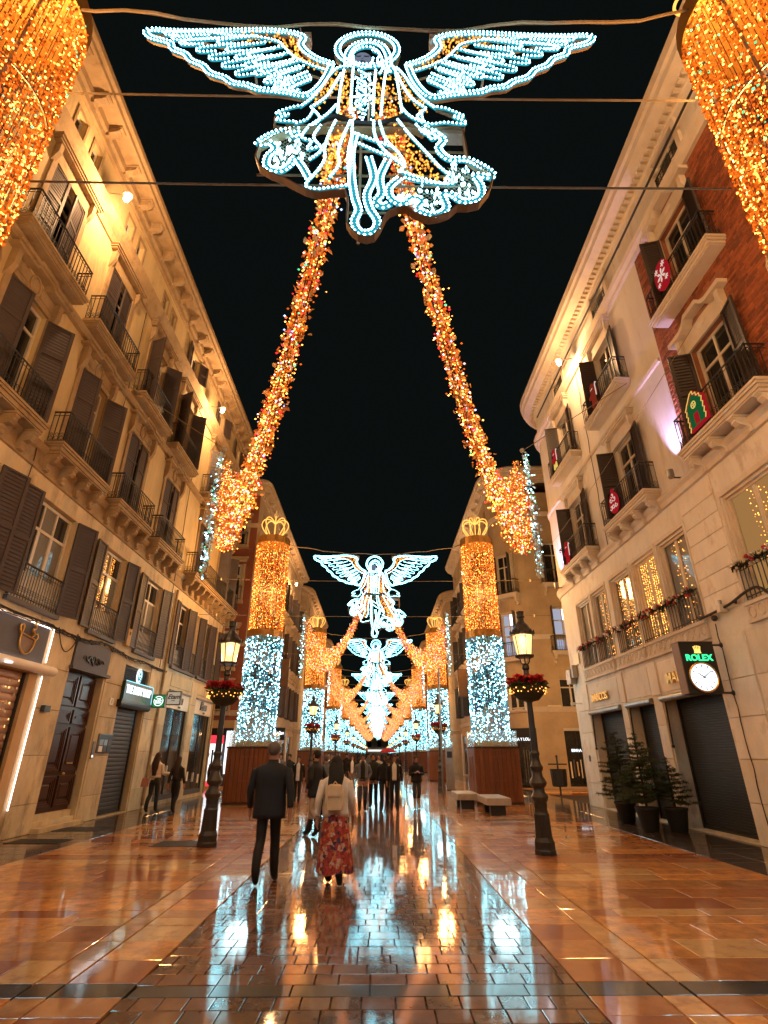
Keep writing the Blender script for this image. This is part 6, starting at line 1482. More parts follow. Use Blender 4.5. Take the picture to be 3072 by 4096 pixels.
for y, z, lab in ((14.3, 12.5, 'brown gingerbread figure ornament holding a candy cane on the upper pale balcony'), (18.5, 12.5, 'red and yellow figure ornament on the farthest upper balcony'), (18.7, 8.55, 'red and white figure ornament on the farthest balcony by the lilac corner')):
    t = deco(lab, y, z); b = MB(); m = 'deco_brown' if y < 15 else 'deco_red'
    def dd(cx, cz, r, sx=1.0, mm=None): b.prism([(cx + r * sx * cos(2 * pi * k / 12), cz + r * sin(2 * pi * k / 12)) for k in range(12)], -0.05, 0.0, mm or m)
    dd(0, 0.27, 0.16); obj('head', b, t); b = MB(); dd(0, -0.02, 0.22, 0.75); obj('body', b, t)
    for s in (-1, 1):
        b = MB(); b.prism([(s * 0.12, 0.10), (s * 0.30, 0.06), (s * 0.30, -0.04), (s * 0.12, -0.02)], -0.045, -0.005, m); obj('arm', b, t)
        b = MB(); b.prism([(s * 0.03, -0.18), (s * 0.14, -0.18), (s * 0.18, -0.42), (s * 0.05, -0.42)], -0.045, -0.005, 'deco_yellow' if z > 12 and y > 15 else m); obj('leg', b, t)
    b = MB(); b.tube([(0.3, -0.06, -0.2), (0.3, -0.06, 0.2), (0.34, -0.06, 0.28), (0.40, -0.06, 0.22)], 0.018, 'deco_white', 5); b.box(-0.08, 0.08, -0.058, -0.05, 0.2, 0.22, 'deco_white'); obj('trim', b, t)

# ------------------------------------------------------------------ benches, bin, info post, potted firs
for x, y, lab in ((3.6, 18.6, 'pale stone bench nearest to the right street lamp'), (3.0, 20.6, 'pale stone bench just behind the nearer bench')):
    t = thing('stone_bench', lab, 'bench', (x, y, 0), 0.0, 'stone benches'); b = MB(); b.cbox(-0.36, 0.36, -0.85, 0.85, 0.28, 0.47, 0.02, 'concrete'); b.face([(-0.36, -0.85, 0.28), (0.36, -0.85, 0.28), (0.36, 0.85, 0.28), (-0.36, 0.85, 0.28)], 'concrete'); obj('seat', b, t)
    for q in (-0.5, 0.5): b = MB(); b.box(-0.22, 0.22, q - 0.14, q + 0.14, 0, 0.28, 'iron'); obj('leg', b, t)
t = thing('litter_bin', 'black iron litter bin on a post before the tan corner', 'bin', (8.15, 26.5, 0))
b = MB(); b.lathe([(0.30, 0.35), (0.33, 0.40), (0.36, 1.02), (0.38, 1.05), (0.34, 1.06)], 'iron', 14, (0.0, 0, 0)); obj('bucket', b, t)
b = MB(); b.tube([(0, 0, 0), (0, 0, 1.55)], 0.04, 'iron', 8); b.box(-0.42, 0.42, -0.03, 0.03, 1.22, 1.28, 'iron'); b.ball((0, 0, 1.57), 0.06, 'iron'); obj('post', b, t)
t = thing('info_post', 'slim grey information post beyond the second right street lamp', 'info post', (3.75, 30.4, 0)); b = MB(); b.box(-0.2, 0.2, -0.05, 0.05, 0.02, 2.0, 'steel'); b.box(-0.25, 0.25, -0.1, 0.1, 0, 0.03, 'iron'); obj('slab', b, t); b = MB(); b.box(-0.13, 0.13, -0.06, -0.05, 1.5, 1.8, 'black'); obj('screen', b, t)
for x, y, lab in ((2.72, 24.6, 'slim shining steel pole left of the second right column'), (-6.6, 31.5, 'slim shining steel pole left of the second left column')):
    t = tag(obj('steel_pole', (lambda b: (b.tube([(x, y, 0), (x, y, 5.2)], 0.045, 'steel', 10), b)[1])(MB())), lab, 'pole', 'steel poles')
pbr('pot', (0.02, 0.019, 0.02), 0.6, 0.2, 5, 0.1); pbr('bark', (0.06, 0.035, 0.02), 0.9, 0.3, 8, 0.3)
pbr('needles', (0.050, 0.078, 0.030), 0.65, 0.4, 10, 0, rnd=0.6, isl=True)
def fir(lab, x, y, h, seed):
    rr = random.Random(seed); t = thing('potted_fir', lab, 'potted tree', (x, y, 0), rr.uniform(0, 6), 'potted fir trees')
    b = MB(); b.lathe([(0.17, 0.0), (0.19, 0.02), (0.26, 0.44), (0.28, 0.46), (0.28, 0.50), (0.24, 0.50), (0.22, 0.45)], 'pot', 16); obj('pot', b, t, smooth=True)
    b = MB(); b.tube([(0, 0, 0.4), (0.01, 0.0, h * 0.6), (0, 0, h)], [0.035, 0.022, 0.006], 'bark', 7); obj('trunk', b, t)
    n_ = MB(); br = MB(); z = 0.62
    while z < h - 0.05:
        f = (z - 0.55) / (h - 0.55); k = 6 if f < 0.7 else 4; R_ = (0.66 * (1 - f) ** 0.75 + 0.06) * (h / 2.1)
        for i in range(k):
            q = rr.uniform(0, 2 * pi); L = R_ * rr.uniform(0.55, 1.15); dz = rr.uniform(-0.10, 0.16) - 0.12 * (1 - f)
            P = [Vector((0, 0, z)), Vector((cos(q) * L * 0.5, sin(q) * L * 0.5, z + dz * 0.3)), Vector((cos(q) * L, sin(q) * L, z + dz * 0.3 + L * 0.10))]
            br.tube(P, [0.008, 0.006, 0.003], 'bark', 3)
            def twig(a, c, dens):
                d = (c - a); 
                for _ in range(max(5, int(d.length * dens))):
                    u = rr.random(); w = Vector((rr.gauss(0, 1), rr.gauss(0, 1), rr.gauss(0, 0.7)))
                    spray(n_, a + d * u, d.normalized() * 0.8 + w * 0.7, rr.uniform(0.035, 0.065), 0.0055, 'needles')
            for (a, c) in zip(P, P[1:]): twig(a, c, 300)
            for w in range(int(L * 14)):
                u = rr.uniform(0.25, 1); base = P[0].lerp(P[2], u); sd = Vector((-sin(q), cos(q), rr.uniform(-0.1, 0.25))) * rr.choice((-1, 1)) + Vector((cos(q), sin(q), 0)) * 0.7
                tip = base + sd.normalized() * L * 0.38 * (1.15 - u * 0.5); br.tube([base, tip], 0.003, 'bark', 3); twig(base, tip, 300)
        z += 0.075 + 0.03 * (1 - f)
    obj('branch', br, t); stuff(obj('needles', n_, t))
fir('thin potted fir before the middle roller shutter, farther of the pair', 6.6, 16.0, 2.2, 2)
fir('bushy potted fir beside the big roller shutter, nearer of the pair', 6.45, 14.4, 2.15, 5)
fir('small potted fir tucked behind the bushy fir by the shutter', 7.05, 14.25, 1.6, 8)
# ------------------------------------------------------------------ people
for k, c in dict(skin=(0.42, 0.22, 0.14), skin_dark=(0.20, 0.10, 0.06), hair_black=(0.010, 0.008, 0.007), hair_brown=(0.045, 0.020, 0.010), hair_grey=(0.12, 0.10, 0.09), navy=(0.010, 0.013, 0.020), black_cloth=(0.008, 0.008, 0.009), denim=(0.050, 0.062, 0.095), grey_denim=(0.15, 0.17, 0.20), grey_cloth=(0.15, 0.14, 0.14), white_cloth=(0.80, 0.76, 0.70), cream_cloth=(0.80, 0.66, 0.52), puffer=(0.78, 0.73, 0.66), olive=(0.020, 0.022, 0.014), beige_trousers=(0.42, 0.36, 0.30), brown_cloth=(0.05, 0.028, 0.02), shoe=(0.012, 0.011, 0.011), shoe_white=(0.55, 0.52, 0.48), bag_cream=(0.72, 0.56, 0.36), pink_cloth=(0.55, 0.24, 0.18), red_umbrella=(0.55, 0.03, 0.06)).items():
    pbr(k, c, 0.55 if 'skin' in k else 0.75, 0.15, 6, 0.25, 45)
m = pbr('floral', (0.40, 0.07, 0.05), 0.8, 0.2, 6, 0.1)
nt = m.node_tree; p = [n for n in nt.nodes if n.type == 'BSDF_PRINCIPLED'][0]
tc = nd(nt, 'ShaderNodeTexCoord'); vo = nd(nt, 'ShaderNodeTexVoronoi'); vo.inputs['Scale'].default_value = 21; nt.links.new(tc.outputs['Object'], vo.inputs['Vector'])
cr_ = nd(nt, 'ShaderNodeValToRGB'); cr_.color_ramp.interpolation = 'CONSTANT'; sp = nd(nt, 'ShaderNodeSeparateColor'); nt.links.new(vo.outputs['Color'], sp.inputs[0]); nt.links.new(sp.outputs[0], cr_.inputs[0])
el = cr_.color_ramp.elements; el[0].color = (0.36, 0.045, 0.035, 1); el[1].position = 0.30; el[1].color = (0.50, 0.17, 0.07, 1)
for pos, col in ((0.45, (0.05, 0.03, 0.09, 1)), (0.58, (0.42, 0.06, 0.06, 1)), (0.74, (0.52, 0.33, 0.26, 1)), (0.88, (0.24, 0.03, 0.03, 1))): q = el.new(pos); q.color = col
v2 = nd(nt, 'ShaderNodeTexVoronoi'); v2.inputs['Scale'].default_value = 40; nt.links.new(tc.outputs['Object'], v2.inputs['Vector'])
rr_ = nd(nt, 'ShaderNodeMapRange'); rr_.inputs[1].default_value = 0.2; rr_.inputs[2].default_value = 0.5; rr_.inputs[3].default_value = 0.45; rr_.inputs[4].default_value = 1.15; nt.links.new(v2.outputs['Distance'], rr_.inputs[0])
mx = nd(nt, 'ShaderNodeMix', data_type='RGBA', blend_type='MULTIPLY'); mx.inputs[0].default_value = 1; nt.links.new(cr_.outputs[0], mx.inputs[6]); nt.links.new(rr_.outputs[0], mx.inputs[7]); nt.links.new(mx.outputs[2], p.inputs['Base Color'])

def skin_mesh(V, E, S):
    me = bpy.data.meshes.new('body'); me.from_pydata([v[0] for v in V], E, [])
    o = bpy.data.objects.new('body', me); COL.objects.link(o)
    md = o.modifiers.new('skin', 'SKIN'); md.use_smooth_shade = True; o.modifiers.new('sub', 'SUBSURF').levels = 1
    sv = me.skin_vertices[0].data if me.skin_vertices else None
    if sv is None:
        me.attributes; bpy.context.view_layer.objects.active = o; sv = me.skin_vertices.new().data if hasattr(me.skin_vertices, 'new') else None
    for i, v in enumerate(V):
        sv[i].radius = (v[1] if isinstance(v[1], tuple) else (v[1], v[1])); sv[i].use_root = (i == 0)
    dg = bpy.context.evaluated_depsgraph_get(); out = bpy.data.meshes.new_from_object(o.evaluated_get(dg)); bpy.data.objects.remove(o)
    return out
def person(lab, x, y, head, h=1.75, stride=0.0, lead=1, top='navy', legs='black_cloth', shoe='shoe', hair='hair_brown', hairlen='short', skin='skin', coat=0.86, coatm=None, arms='walk', open_front=None, seed=0, broad=1.0, hood=None, beard=False, flare=1.0, bare_legs=False):
    k = h / 1.75; rr = random.Random(seed)
    t = thing('person', lab, 'person', (x, y, 0), head)
    V = []; E = []; RG = []
    def v(p, r, reg, par=None):
        V.append((Vector(p) * k, r * k)); RG.append(reg); i = len(V) - 1
        if par is not None: E.append((par, i))
        return i
    pel = v((0, 0, 0.96), 0.115, 'legs'); wa = v((0, 0.0, 1.10), 0.085, 'top', pel); ch = v((0, 0.0, 1.30), 0.085, 'top', wa); uc = v((0, -0.005, 1.42), 0.06, 'top', ch)
    nk = v((0, 0.0, 1.50), 0.055, 'skin', uc); hb = v((0, 0.012, 1.565), 0.062, 'skin', nk); hm = v((0, 0.015, 1.64), 0.083, 'skin', hb); ht = v((0, 0.0, 1.70), 0.078, 'skin', hm); v((0, -0.005, 1.735), 0.05, 'skin', ht)
    nose = v((0, 0.098, 1.625), 0.016, 'skin', hm)
    feet = []
    for s in (-1, 1):
        st = stride * (1 if s == lead else -1)
        hip = v((s * 0.085, 0, 0.90), 0.100, 'legs', pel)
        kz = 0.50; ky = st * 0.45 + 0.035; fy = st
        lift = 0.0 if st >= 0 else min(0.10, -st * 0.32)
        kn = v((s * 0.09, ky + (0.05 if st < 0 else 0.0), kz), 0.070, 'legs', hip); cf = v((s * 0.092, (ky + fy) / 2 - 0.02, 0.34 + lift * 0.6), 0.072, 'legs', kn)
        an = v((s * 0.095, fy - 0.01, 0.10 + lift), 0.058, 'shoe', cf); he = v((s * 0.095, fy - 0.035, 0.045 + lift), 0.050, 'shoe', an)
        bl = v((s * 0.10, fy + 0.09, 0.040 + lift * 0.25), 0.048, 'shoe', an); v((s * 0.105, fy + 0.16, 0.034 + lift * 0.1), 0.036, 'shoe', bl)
    sleeves = []
    for s in (-1, 1):
        sw = -stride * 0.75 * (1 if s == lead else -1)
        sh = v((s * 0.175 * broad, -0.01, 1.40), 0.045, 'top', uc)
        if arms == 'walk': el_ = (s * 0.235 * broad, sw * 0.35 - 0.04, 1.13); wr = (s * 0.245 * broad, sw * 0.9 + 0.02, 0.90); dr = Vector((s * -0.01, 0.02 + sw * 0.1, -1))
        elif arms == 'phone': el_ = (s * 0.22 * broad, 0.05, 1.13); wr = (s * 0.07, 0.24, 1.18); dr = Vector((-s * 0.55, 0.7, 0.35))
        elif arms == 'pockets': el_ = (s * 0.27 * broad, -0.09, 1.15); wr = (s * 0.185 * broad, 0.06, 0.96); dr = Vector((-s * 0.5, 0.2, -0.8))
        elif arms == 'point': 
            el_ = (s * 0.23 * broad, 0.02, 1.14); wr = (s * (0.40 if s > 0 else 0.25), 0.22 if s > 0 else 0.03, 1.12 if s > 0 else 0.92); dr = Vector((0.4, 0.9, 0.1)) if s > 0 else Vector((0, 0.05, -1))
        elif arms == 'carry': el_ = (s * 0.23 * broad, 0.06, 1.15); wr = (s * 0.05, 0.22, 1.22); dr = Vector((-s * 0.8, 0.4, 0.2))
        elif arms == 'push': el_ = (s * 0.23 * broad, 0.05, 1.13); wr = (s * 0.18, 0.30, 1.02); dr = Vector((0, 0.9, -0.2))
        e1 = v(el_, 0.044, 'top', sh); w1 = v(wr, 0.031, 'skin', e1); dr.normalize()
        pw = Vector(wr); fwd = Vector((0, 1, 0)) if abs(dr.y) < 0.8 else Vector((0, 0, -1)); sd = dr.cross(fwd).normalized(); fw2 = sd.cross(dr).normalized()
        pm = v(pw + dr * 0.055, 0.030, 'skin', w1); kb = v(pw + dr * 0.095, 0.028, 'skin', pm)
        for q in range(4):
            b0 = pw + dr * 0.10 + fw2 * (0.030 - 0.020 * q); ln = (0.068, 0.076, 0.070, 0.054)[q]
            f1_ = v(b0 + dr * ln * 0.5, 0.0088, 'skin', kb); v(b0 + dr * ln * 0.95 + sd * s * -0.018, 0.0075, 'skin', f1_)
        th = v(pw + dr * 0.05 + fw2 * 0.040, 0.011, 'skin', pm); v(pw + dr * 0.092 + fw2 * 0.052, 0.009, 'skin', th)
        sleeves.append((V[sh][0], V[e1][0], V[w1][0]))
    me = skin_mesh(V, E, None)
    mats = {'skin': skin, 'top': top, 'legs': legs, 'shoe': shoe}; order = list(mats)
    for r in order: me.materials.append(M[mats[r]])
    segs = [(V[a][0], V[c][0], RG[c]) for a, c in E]
    for pf in me.polygons:
        c = pf.center; best = 9; reg = 'top'
        for a, d, g_ in segs:
            ab = d - a; u = max(0, min(1, (c - a).dot(ab) / max(ab.length_squared, 1e-9))); dist = (a + ab * u - c).length
            if dist < best: best = dist; reg = g_
        pf.material_index = order.index(reg); pf.use_smooth = True
    link('body', me, t)
    cm = coatm or top
    # jacket or coat: body and sleeves
    b = MB(); n = 16; bw = broad
    rings = [(coat, 0.185 * bw * flare, 0.135 * flare, 0.0), (coat + 0.06, 0.188 * bw * flare, 0.138 * flare, 0.0), ((coat + 1.12) / 2, 0.185 * bw, 0.13, 0.0), (1.12, 0.178 * bw, 0.122, 0.0), (1.26, 0.192 * bw, 0.128, -0.005), (1.36, 0.198 * bw, 0.122, -0.01), (1.41, 0.182 * bw, 0.104, -0.012), (1.452, 0.140 * bw, 0.082, -0.01), (1.485, 0.078, 0.066, -0.005), (1.525, 0.070, 0.068, 0.0)]
    vs = []
    for z, rx, ry, cy in rings:
        for j in range(n):
            q = 2 * pi * j / n; wv = 1 + 0.022 * sin(3 * q + z * 21 + seed) + 0.012 * sin(7 * q - z * 43 + 2 * seed)
            vs.append((k * rx * cos(q) * wv, k * (cy + ry * sin(q) * wv), k * z))
    front = set()
    fs = [(i * n + j, i * n + (j + 1) % n, (i + 1) * n + (j + 1) % n, (i + 1) * n + j) for i in range(len(rings) - 1) for j in range(n)]
    for f in fs:
        j = f[0] % n; 
        b.add([vs[i] for i in f], [(0, 1, 2, 3)], open_front if (open_front and j in (3, 4) and True) else cm)
    b.add([vs[j] for j in range(n)], [tuple(range(n))], cm)
    for s_, e_, w_ in sleeves:
        P = [s_ + Vector((0, 0, -0.008 * k)), s_.lerp(e_, 0.35), s_.lerp(e_, 0.75), e_, e_.lerp(w_, 0.4), e_.lerp(w_, 0.92)]
        b.tube(catmull(P, 3), [0.066 * k, 0.068 * k, 0.067 * k, 0.066 * k, 0.063 * k, 0.062 * k, 0.060 * k, 0.058 * k, 0.056 * k, 0.055 * k, 0.055 * k, 0.053 * k, 0.05 * k, 0.048 * k, 0.046 * k, 0.044 * k], cm, 9)
    if hood: b.ball((0, -0.075 * k, 1.50 * k), 0.095 * k, hood, 12, 8, 1.25, 0.8, 0.75)
    bm = bmesh.new(); cme = b.mesh('jacket'); bm.from_mesh(cme); bmesh.ops.remove_doubles(bm, verts=bm.verts, dist=0.0005); bmesh.ops.recalc_face_normals(bm, faces=bm.faces); bm.to_mesh(cme); bm.free()
    for pf in cme.polygons: pf.use_smooth = True
    link('jacket', cme, t)
    if hair:
        b = MB(); b.ball((0, -0.016 * k, 1.672 * k), 0.098 * k, hair, 14, 10, 0.94, 1.0, 1.02)
        if hairlen == 'long':
            P = catmull([(0, -0.03 * k, 1.70 * k), (0, -0.085 * k, 1.58 * k), (0, -0.135 * k, 1.42 * k), (0, -0.145 * k, 1.24 * k), (0, -0.135 * k, 1.10 * k)], 4); N = len(P)
            vs = []; nn = 10
            for i, p_ in enumerate(P):
                f = i / (N - 1); rx = (0.085 + 0.045 * sin(pi * min(1, f * 1.1)) - 0.02 * f) * k; ry = (0.07 - 0.035 * f) * k
                for j in range(nn):
                    q = 2 * pi * j / nn; w_ = 1 + 0.07 * sin(5 * q + i * 0.9 + seed); vs.append((p_.x + rx * cos(q) * w_, p_.y + ry * sin(q) * w_, p_.z - (0.03 * k * abs(sin(2.5 * q)) if i == N - 1 else 0)))
            b.add(vs, [(i * nn + j, i * nn + (j + 1) % nn, (i + 1) * nn + (j + 1) % nn, (i + 1) * nn + j) for i in range(N - 1) for j in range(nn)] + [tuple(range(nn)), tuple((N - 1) * nn + j for j in range(nn))], hair)
        obj('hair', b, t, smooth=70)
    f = MB()
    for s in (-1, 1):
        f.ball((s * 0.032 * k, 0.090 * k, 1.652 * k), 0.011 * k, 'black', 6, 4, 1.3, 0.5, 0.7); f.ball((s * 0.088 * k, -0.0 * k, 1.64 * k), 0.022 * k, skin, 6, 4, 0.45, 0.9, 1.4)
        f.tube([(s * 0.016 * k, 0.096 * k, 1.674 * k), (s * 0.05 * k, 0.084 * k, 1.676 * k)], 0.005 * k, hair or 'hair_grey', 4)
    f.tube([(-0.022 * k, 0.083 * k, 1.582 * k), (0.0, 0.088 * k, 1.584 * k), (0.022 * k, 0.083 * k, 1.582 * k)], 0.006 * k, 'pink_cloth', 4)
    if beard: f.ball((0, 0.035 * k, 1.575 * k), 0.066 * k, hair, 10, 8, 0.95, 0.85, 0.75)
    obj('face_features', f, t)
    return t, k
def heading(dx, dy): return math.atan2(-dx, dy)
# two in front, seen from behind
person('man in a dark coat walking away, nearest on the left of the street', -1.56, 8.80, 0.02, 1.80, 0.20, 1, 'navy', 'black_cloth', 'shoe', 'hair_grey', 'short', 'skin', 0.78, 'navy', 'walk', seed=1, broad=1.24)
wm, k = person('woman in a white jacket and flowered skirt walking away', -0.60, 8.72, -0.02, 1.61, 0.16, -1, 'puffer', 'skin', 'shoe', 'hair_black', 'long', 'skin', 0.90, 'puffer', 'walk', seed=2, broad=1.10)
b = MB(); n = 40; rings = []
for i in range(11):
    f = i / 10; z = 0.98 - 0.80 * f; rx = 0.165 + 0.115 * f ** 0.8; ry = 0.125 + 0.125 * f ** 0.8
    rings.append([((rx * (1 + 0.055 * f * sin(9 * q + 0.6)) * cos(q) + 0.02 * f) * k, (ry * (1 + 0.055 * f * sin(9 * q + 0.6)) * sin(q) - 0.01 * f) * k, (z + 0.015 * f * sin(4 * q)) * k) for q in [2 * pi * j / n for j in range(n)]])
b.add([p_ for r_ in rings for p_ in r_], [(i * n + j, i * n + (j + 1) % n, (i + 1) * n + (j + 1) % n, (i + 1) * n + j) for i in range(10) for j in range(n)], 'floral'); obj('skirt', b, wm, smooth=70)
t = thing('backpack', 'small cream backpack worn over the white jacket', 'backpack', (-0.60, 8.72, 0), -0.02)
b = MB(); pts = []
for i, (z, s) in enumerate(((1.00, 0.80), (1.01, 0.95), (1.05, 1.0), (1.22, 1.0), (1.30, 0.92), (1.345, 0.72), (1.36, 0.45))):
    pts.append([(sx * 0.135 * s * 0.92, -0.135 - yy * 0.12 * min(1, s * 1.05), z * 0.92) for sx, yy in ((-1, 0), (1, 0), (1.05, 0.45), (0.8, 0.95), (0, 1.05), (-0.8, 0.95), (-1.05, 0.45))])
n = 7; b.add([p_ for r_ in pts for p_ in r_], [(i * n + j, i * n + (j + 1) % n, (i + 1) * n + (j + 1) % n, (i + 1) * n + j) for i in range(6) for j in range(n)] + [tuple(range(n)), tuple(6 * n + j for j in range(n))], 'bag_cream'); obj('bag_body', b, t, smooth=50)
b = MB(); b.prism([(-0.10, 1.10), (0.10, 1.10), (0.11, 1.16), (0.11, 1.235), (-0.11, 1.235), (-0.11, 1.16)], -0.272, -0.255, 'bag_cream'); obj('flap', b, t)
b = MB()
for s in (-1, 1): b.tube([(s * 0.07, -0.15, 1.24), (s * 0.10, -0.07, 1.37), (s * 0.105, 0.04, 1.36)], 0.014, 'bag_cream', 5)
b.tube([(-0.03, -0.17, 1.25), (0, -0.18, 1.285), (0.03, -0.17, 1.25)], 0.008, 'bag_cream', 5); obj('strap', b, t)
# bearded man crossing, seen from the side
person('bearded man in a dark jacket and pale trousers looking left, ahead of the flowered skirt', -1.42, 13.6, heading(-0.8, 0.45), 1.72, 0.20, 1, 'black_cloth', 'beige_trousers', 'shoe', 'hair_black', 'short', 'skin', 0.78, 'navy', 'pockets', seed=3, broad=1.1, beard=True)
# two women by the shop windows
person('woman with long hair in a white blouse by the dark roller shutter', -7.05, 18.9, heading(0.1, 1), 1.70, 0.14, 1, 'cream_cloth', 'olive', 'shoe', 'hair_brown', 'long', 'skin', 1.0, 'cream_cloth', 'point', seed=4, broad=0.95)
t = thing('shoulder_bag', 'small pink bag held at the side of the woman in the white blouse', 'bag', (-7.36, 18.95, 0.86)); b = MB(); b.prism([(-0.12, -0.14), (0.12, -0.14), (0.10, 0.10), (-0.10, 0.10)], -0.05, 0.05, 'pink_cloth'); obj('bag_body', b, t); b = MB(); b.tube(catmull([(-0.08, 0, 0.10), (-0.04, 0, 0.22), (0.04, 0, 0.22), (0.08, 0, 0.10)], 4), 0.01, 'pink_cloth', 5); obj('handle', b, t)
person('woman in black walking past the pale shop windows', -6.3, 18.7, heading(0.15, 1), 1.58, 0.20, -1, 'black_cloth', 'black_cloth', 'shoe', 'hair_brown', 'long', 'skin', 0.98, 'black_cloth', 'walk', seed=5, broad=0.92)
# group coming towards the camera
person('man in a grey denim jacket with a fleece collar walking towards the camera', -0.48, 19.3, pi + 0.05, 1.66, 0.16, 1, 'grey_denim', 'denim', 'shoe', 'hair_brown', 'short', 'skin', 0.98, 'grey_denim', 'pockets', 'black_cloth', seed=6, broad=1.05, hood='cream_cloth')
person('man in a dark olive jacket behind the denim jacket', -0.14, 20.6, pi, 1.68, 0.12, -1, 'olive', 'black_cloth', 'shoe', 'hair_black', 'short', 'skin', 0.88, 'olive', 'pockets', seed=7, broad=1.08)
person('bearded man in an open black jacket left of the white jumper', 0.24, 19.6, pi - 0.05, 1.63, 0.16, 1, 'black_cloth', 'black_cloth', 'shoe', 'hair_black', 'short', 'skin_dark', 0.92, 'black_cloth', 'walk', seed=8, broad=1.04, beard=True)
person('man in a white jumper under a black open jacket with dark trousers', 0.55, 19.2, pi - 0.02, 1.64, 0.12, -1, 'white_cloth', 'black_cloth', 'shoe', 'hair_brown', 'short', 'skin', 0.95, 'black_cloth', 'walk', 'white_cloth', seed=9, broad=1.06)
person('man in a dark hooded jacket looking down at his phone', 1.33, 20.2, pi + 0.1, 1.60, 0.12, 1, 'navy', 'denim', 'shoe_white', 'hair_brown', 'short', 'skin', 0.86, 'navy', 'phone', seed=10, broad=1.12, hood='navy')
t = thing('mobile_phone', 'phone held in both hands of the man in the hooded jacket', 'phone', (1.36, 19.92, 1.12), 0.1); b = MB(); b.cbox(-0.035, 0.035, -0.07, 0.07, -0.004, 0.004, 0.002, 'black'); obj('case', b, t); b = MB(); b.box(-0.03, 0.03, -0.062, 0.062, 0.0045, 0.006, 'lit_white'); obj('screen', b, t)
# further people
for i, (lab, x, y, hd, h, st, tp, lg, hr, hl, arms, co, of) in enumerate((
    ('woman with a pale scarf in a grey coat, far down the middle of the street', -1.22, 28.5, pi, 1.62, 0.12, 'black_cloth', 'grey_cloth', 'hair_brown', 'long', 'pockets', 0.9, 'white_cloth'),
    ('man in a black suit jacket far behind the bearded man', -2.15, 26.0, pi, 1.72, 0.1, 'black_cloth', 'black_cloth', 'hair_black', 'short', 'walk', 0.9, 'white_cloth'),
    ('person with fair hair in a grey jacket right behind the bearded man', -1.55, 17.8, 0.1, 1.62, 0.12, 'grey_denim', 'denim', 'hair_grey', 'short', 'walk', 0.95, None),
    ('person in dark clothes behind the woman with black hair', -1.75, 22.5, pi, 1.70, 0.1, 'brown_cloth', 'black_cloth', 'hair_brown', 'short', 'pockets', 0.85, None),
    ('woman in a black coat and white top walking beside the pushchair', -3.05, 22.8, pi, 1.60, 0.12, 'white_cloth', 'black_cloth', 'hair_brown', 'short', 'walk', 0.80, 'white_cloth'),
    ('man in a grey jumper holding a small child', -4.15, 25.2, pi - 0.2, 1.70, 0.05, 'grey_cloth', 'black_cloth', 'hair_brown', 'short', 'carry', 0.92, None),
    ('person in a black coat behind the man with the child', -3.9, 26.0, pi - 0.1, 1.66, 0.05, 'black_cloth', 'black_cloth', 'hair_black', 'short', 'pockets', 0.7, None),
    ('man in a brown jacket and pale trousers by the wooden box of the left column', -5.75, 21.0, 0.1, 1.68, 0.15, 'brown_cloth', 'beige_trousers', 'hair_black', 'short', 'walk', 0.92, None),
    ('walker in a dark coat under the red umbrella', 0.62, 34.0, pi, 1.66, 0.1, 'brown_cloth', 'black_cloth', 'hair_brown', 'short', 'carry', 0.8, None),
    ('walker in a beige jacket between the two bearded men', 0.05, 24.5, pi, 1.66, 0.1, 'beige_trousers', 'black_cloth', 'hair_brown', 'short', 'walk', 0.9, None),
    ('distant walker in black on the left half of the paving', -1.9, 36.0, pi, 1.7, 0.1, 'black_cloth', 'black_cloth', 'hair_black', 'short', 'walk', 0.85, None),
    ('distant walker in grey near the middle of the street', -0.6, 40.0, pi, 1.7, 0.1, 'grey_cloth', 'denim', 'hair_black', 'short', 'walk', 0.85, None),
    ('distant walker with pale trousers right of the middle', 1.3, 38.0, 0, 1.7, 0.1, 'navy', 'beige_trousers', 'hair_brown', 'short', 'walk', 0.85, None),
    ('distant walker in olive left of the grey distant walker', -1.3, 46.0, 0, 1.7, 0.1, 'olive', 'black_cloth', 'hair_brown', 'short', 'walk', 0.85, None))):
    person(lab, x, y, hd, h, st, 1 if i % 2 else -1, tp, lg, 'shoe', hr, hl, 'skin', co, ('black_cloth' if of and i != 0 else None), arms, of, seed=20 + i, broad=1.02)
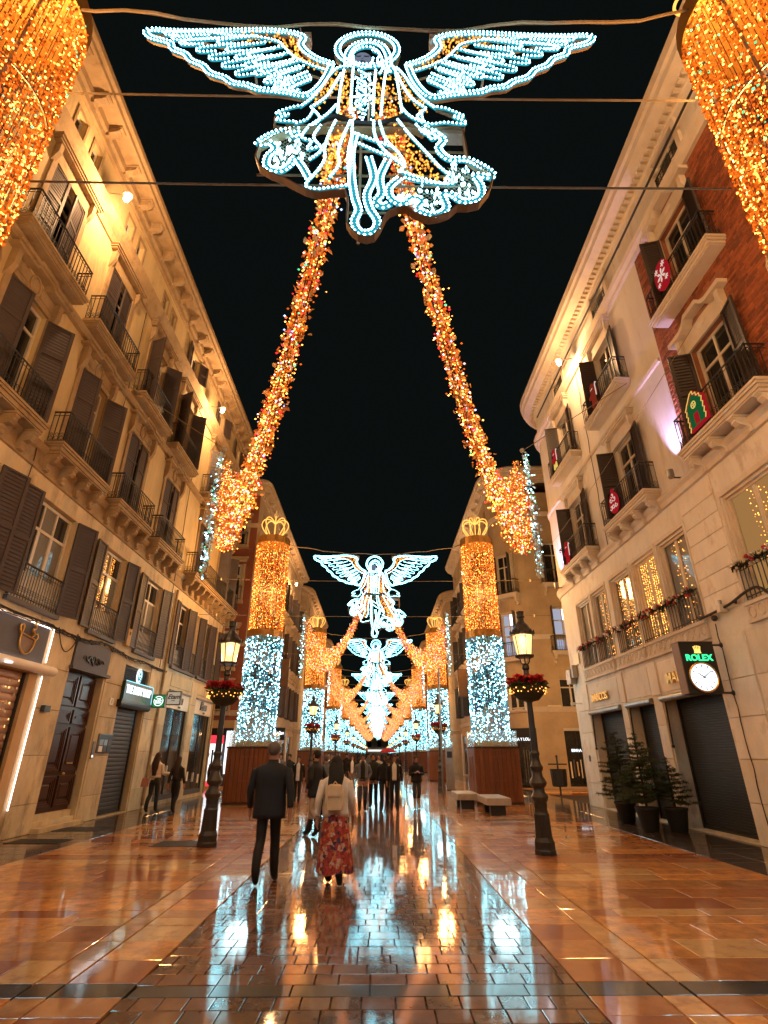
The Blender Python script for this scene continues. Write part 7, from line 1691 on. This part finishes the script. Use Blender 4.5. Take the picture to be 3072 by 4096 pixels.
person('small child in a cream top carried on the arm of the man in grey', -4.2, 24.98, pi / 2 + 0.5, 0.80, 0.02, 1, 'cream_cloth', 'cream_cloth', 'shoe', 'hair_brown', 'short', 'skin', 0.85, 'cream_cloth', 'carry', seed=60, broad=1.1).__getitem__(0).location.z = 0.78
t = thing('umbrella', 'red umbrella open over a distant walker', 'umbrella', (0.62, 33.8, 1.15)); b = MB(); b.lathe([(0.50, 0.62), (0.42, 0.72), (0.26, 0.81), (0.0, 0.86)], 'red_umbrella', 10); obj('canopy', b, t); b = MB(); b.tube([(0, 0, 0), (0, 0, 0.9)], 0.012, 'iron', 5); obj('shaft', b, t)
t = thing('pushchair', 'pushchair with a pale seat pushed towards the camera', 'pushchair', (-3.42, 21.9, 0), pi)
b = MB(); 
for s in (-1, 1): b.tube([(s * 0.22, -0.42, 1.02), (s * 0.22, -0.1, 0.55), (s * 0.22, 0.30, 0.12)], 0.016, 'iron', 5); b.tube([(s * 0.22, 0.08, 0.5), (s * 0.22, -0.30, 0.12)], 0.016, 'iron', 5)
b.tube([(-0.22, -0.42, 1.02), (0.22, -0.42, 1.02)], 0.016, 'iron', 5); obj('frame', b, t)
for s in (-1, 1):
    for yy in (-0.30, 0.30): b = MB(); b.prism_x([(yy + 0.10 * cos(2 * pi * q / 12), 0.10 + 0.10 * sin(2 * pi * q / 12)) for q in range(12)], s * 0.24 - 0.02, s * 0.24 + 0.02, 'black'); obj('wheel', b, t)
b = MB(); b.prism_x([(-0.22, 0.80), (-0.14, 0.82), (-0.02, 0.45), (0.26, 0.42), (0.26, 0.36), (-0.06, 0.36)], -0.19, 0.19, 'brown_cloth'); obj('seat', b, t)
b = MB(); b.prism_x([(-0.25, 0.80)] + [(-0.06 + 0.24 * cos(pi - q * pi / 7), 0.80 + 0.26 * sin(q * pi / 7)) for q in range(6)] + [(-0.05, 0.82)], -0.22, 0.22, 'brown_cloth'); obj('hood', b, t)
tc_, _ = person('baby in a cream suit sitting in the pushchair', -3.42, 21.86, pi, 0.72, 0.0, 1, 'cream_cloth', 'cream_cloth', 'shoe_white', 'hair_brown', 'short', 'skin', 0.86, 'cream_cloth', 'carry', seed=61, broad=1.15); tc_.location.z = 0.17
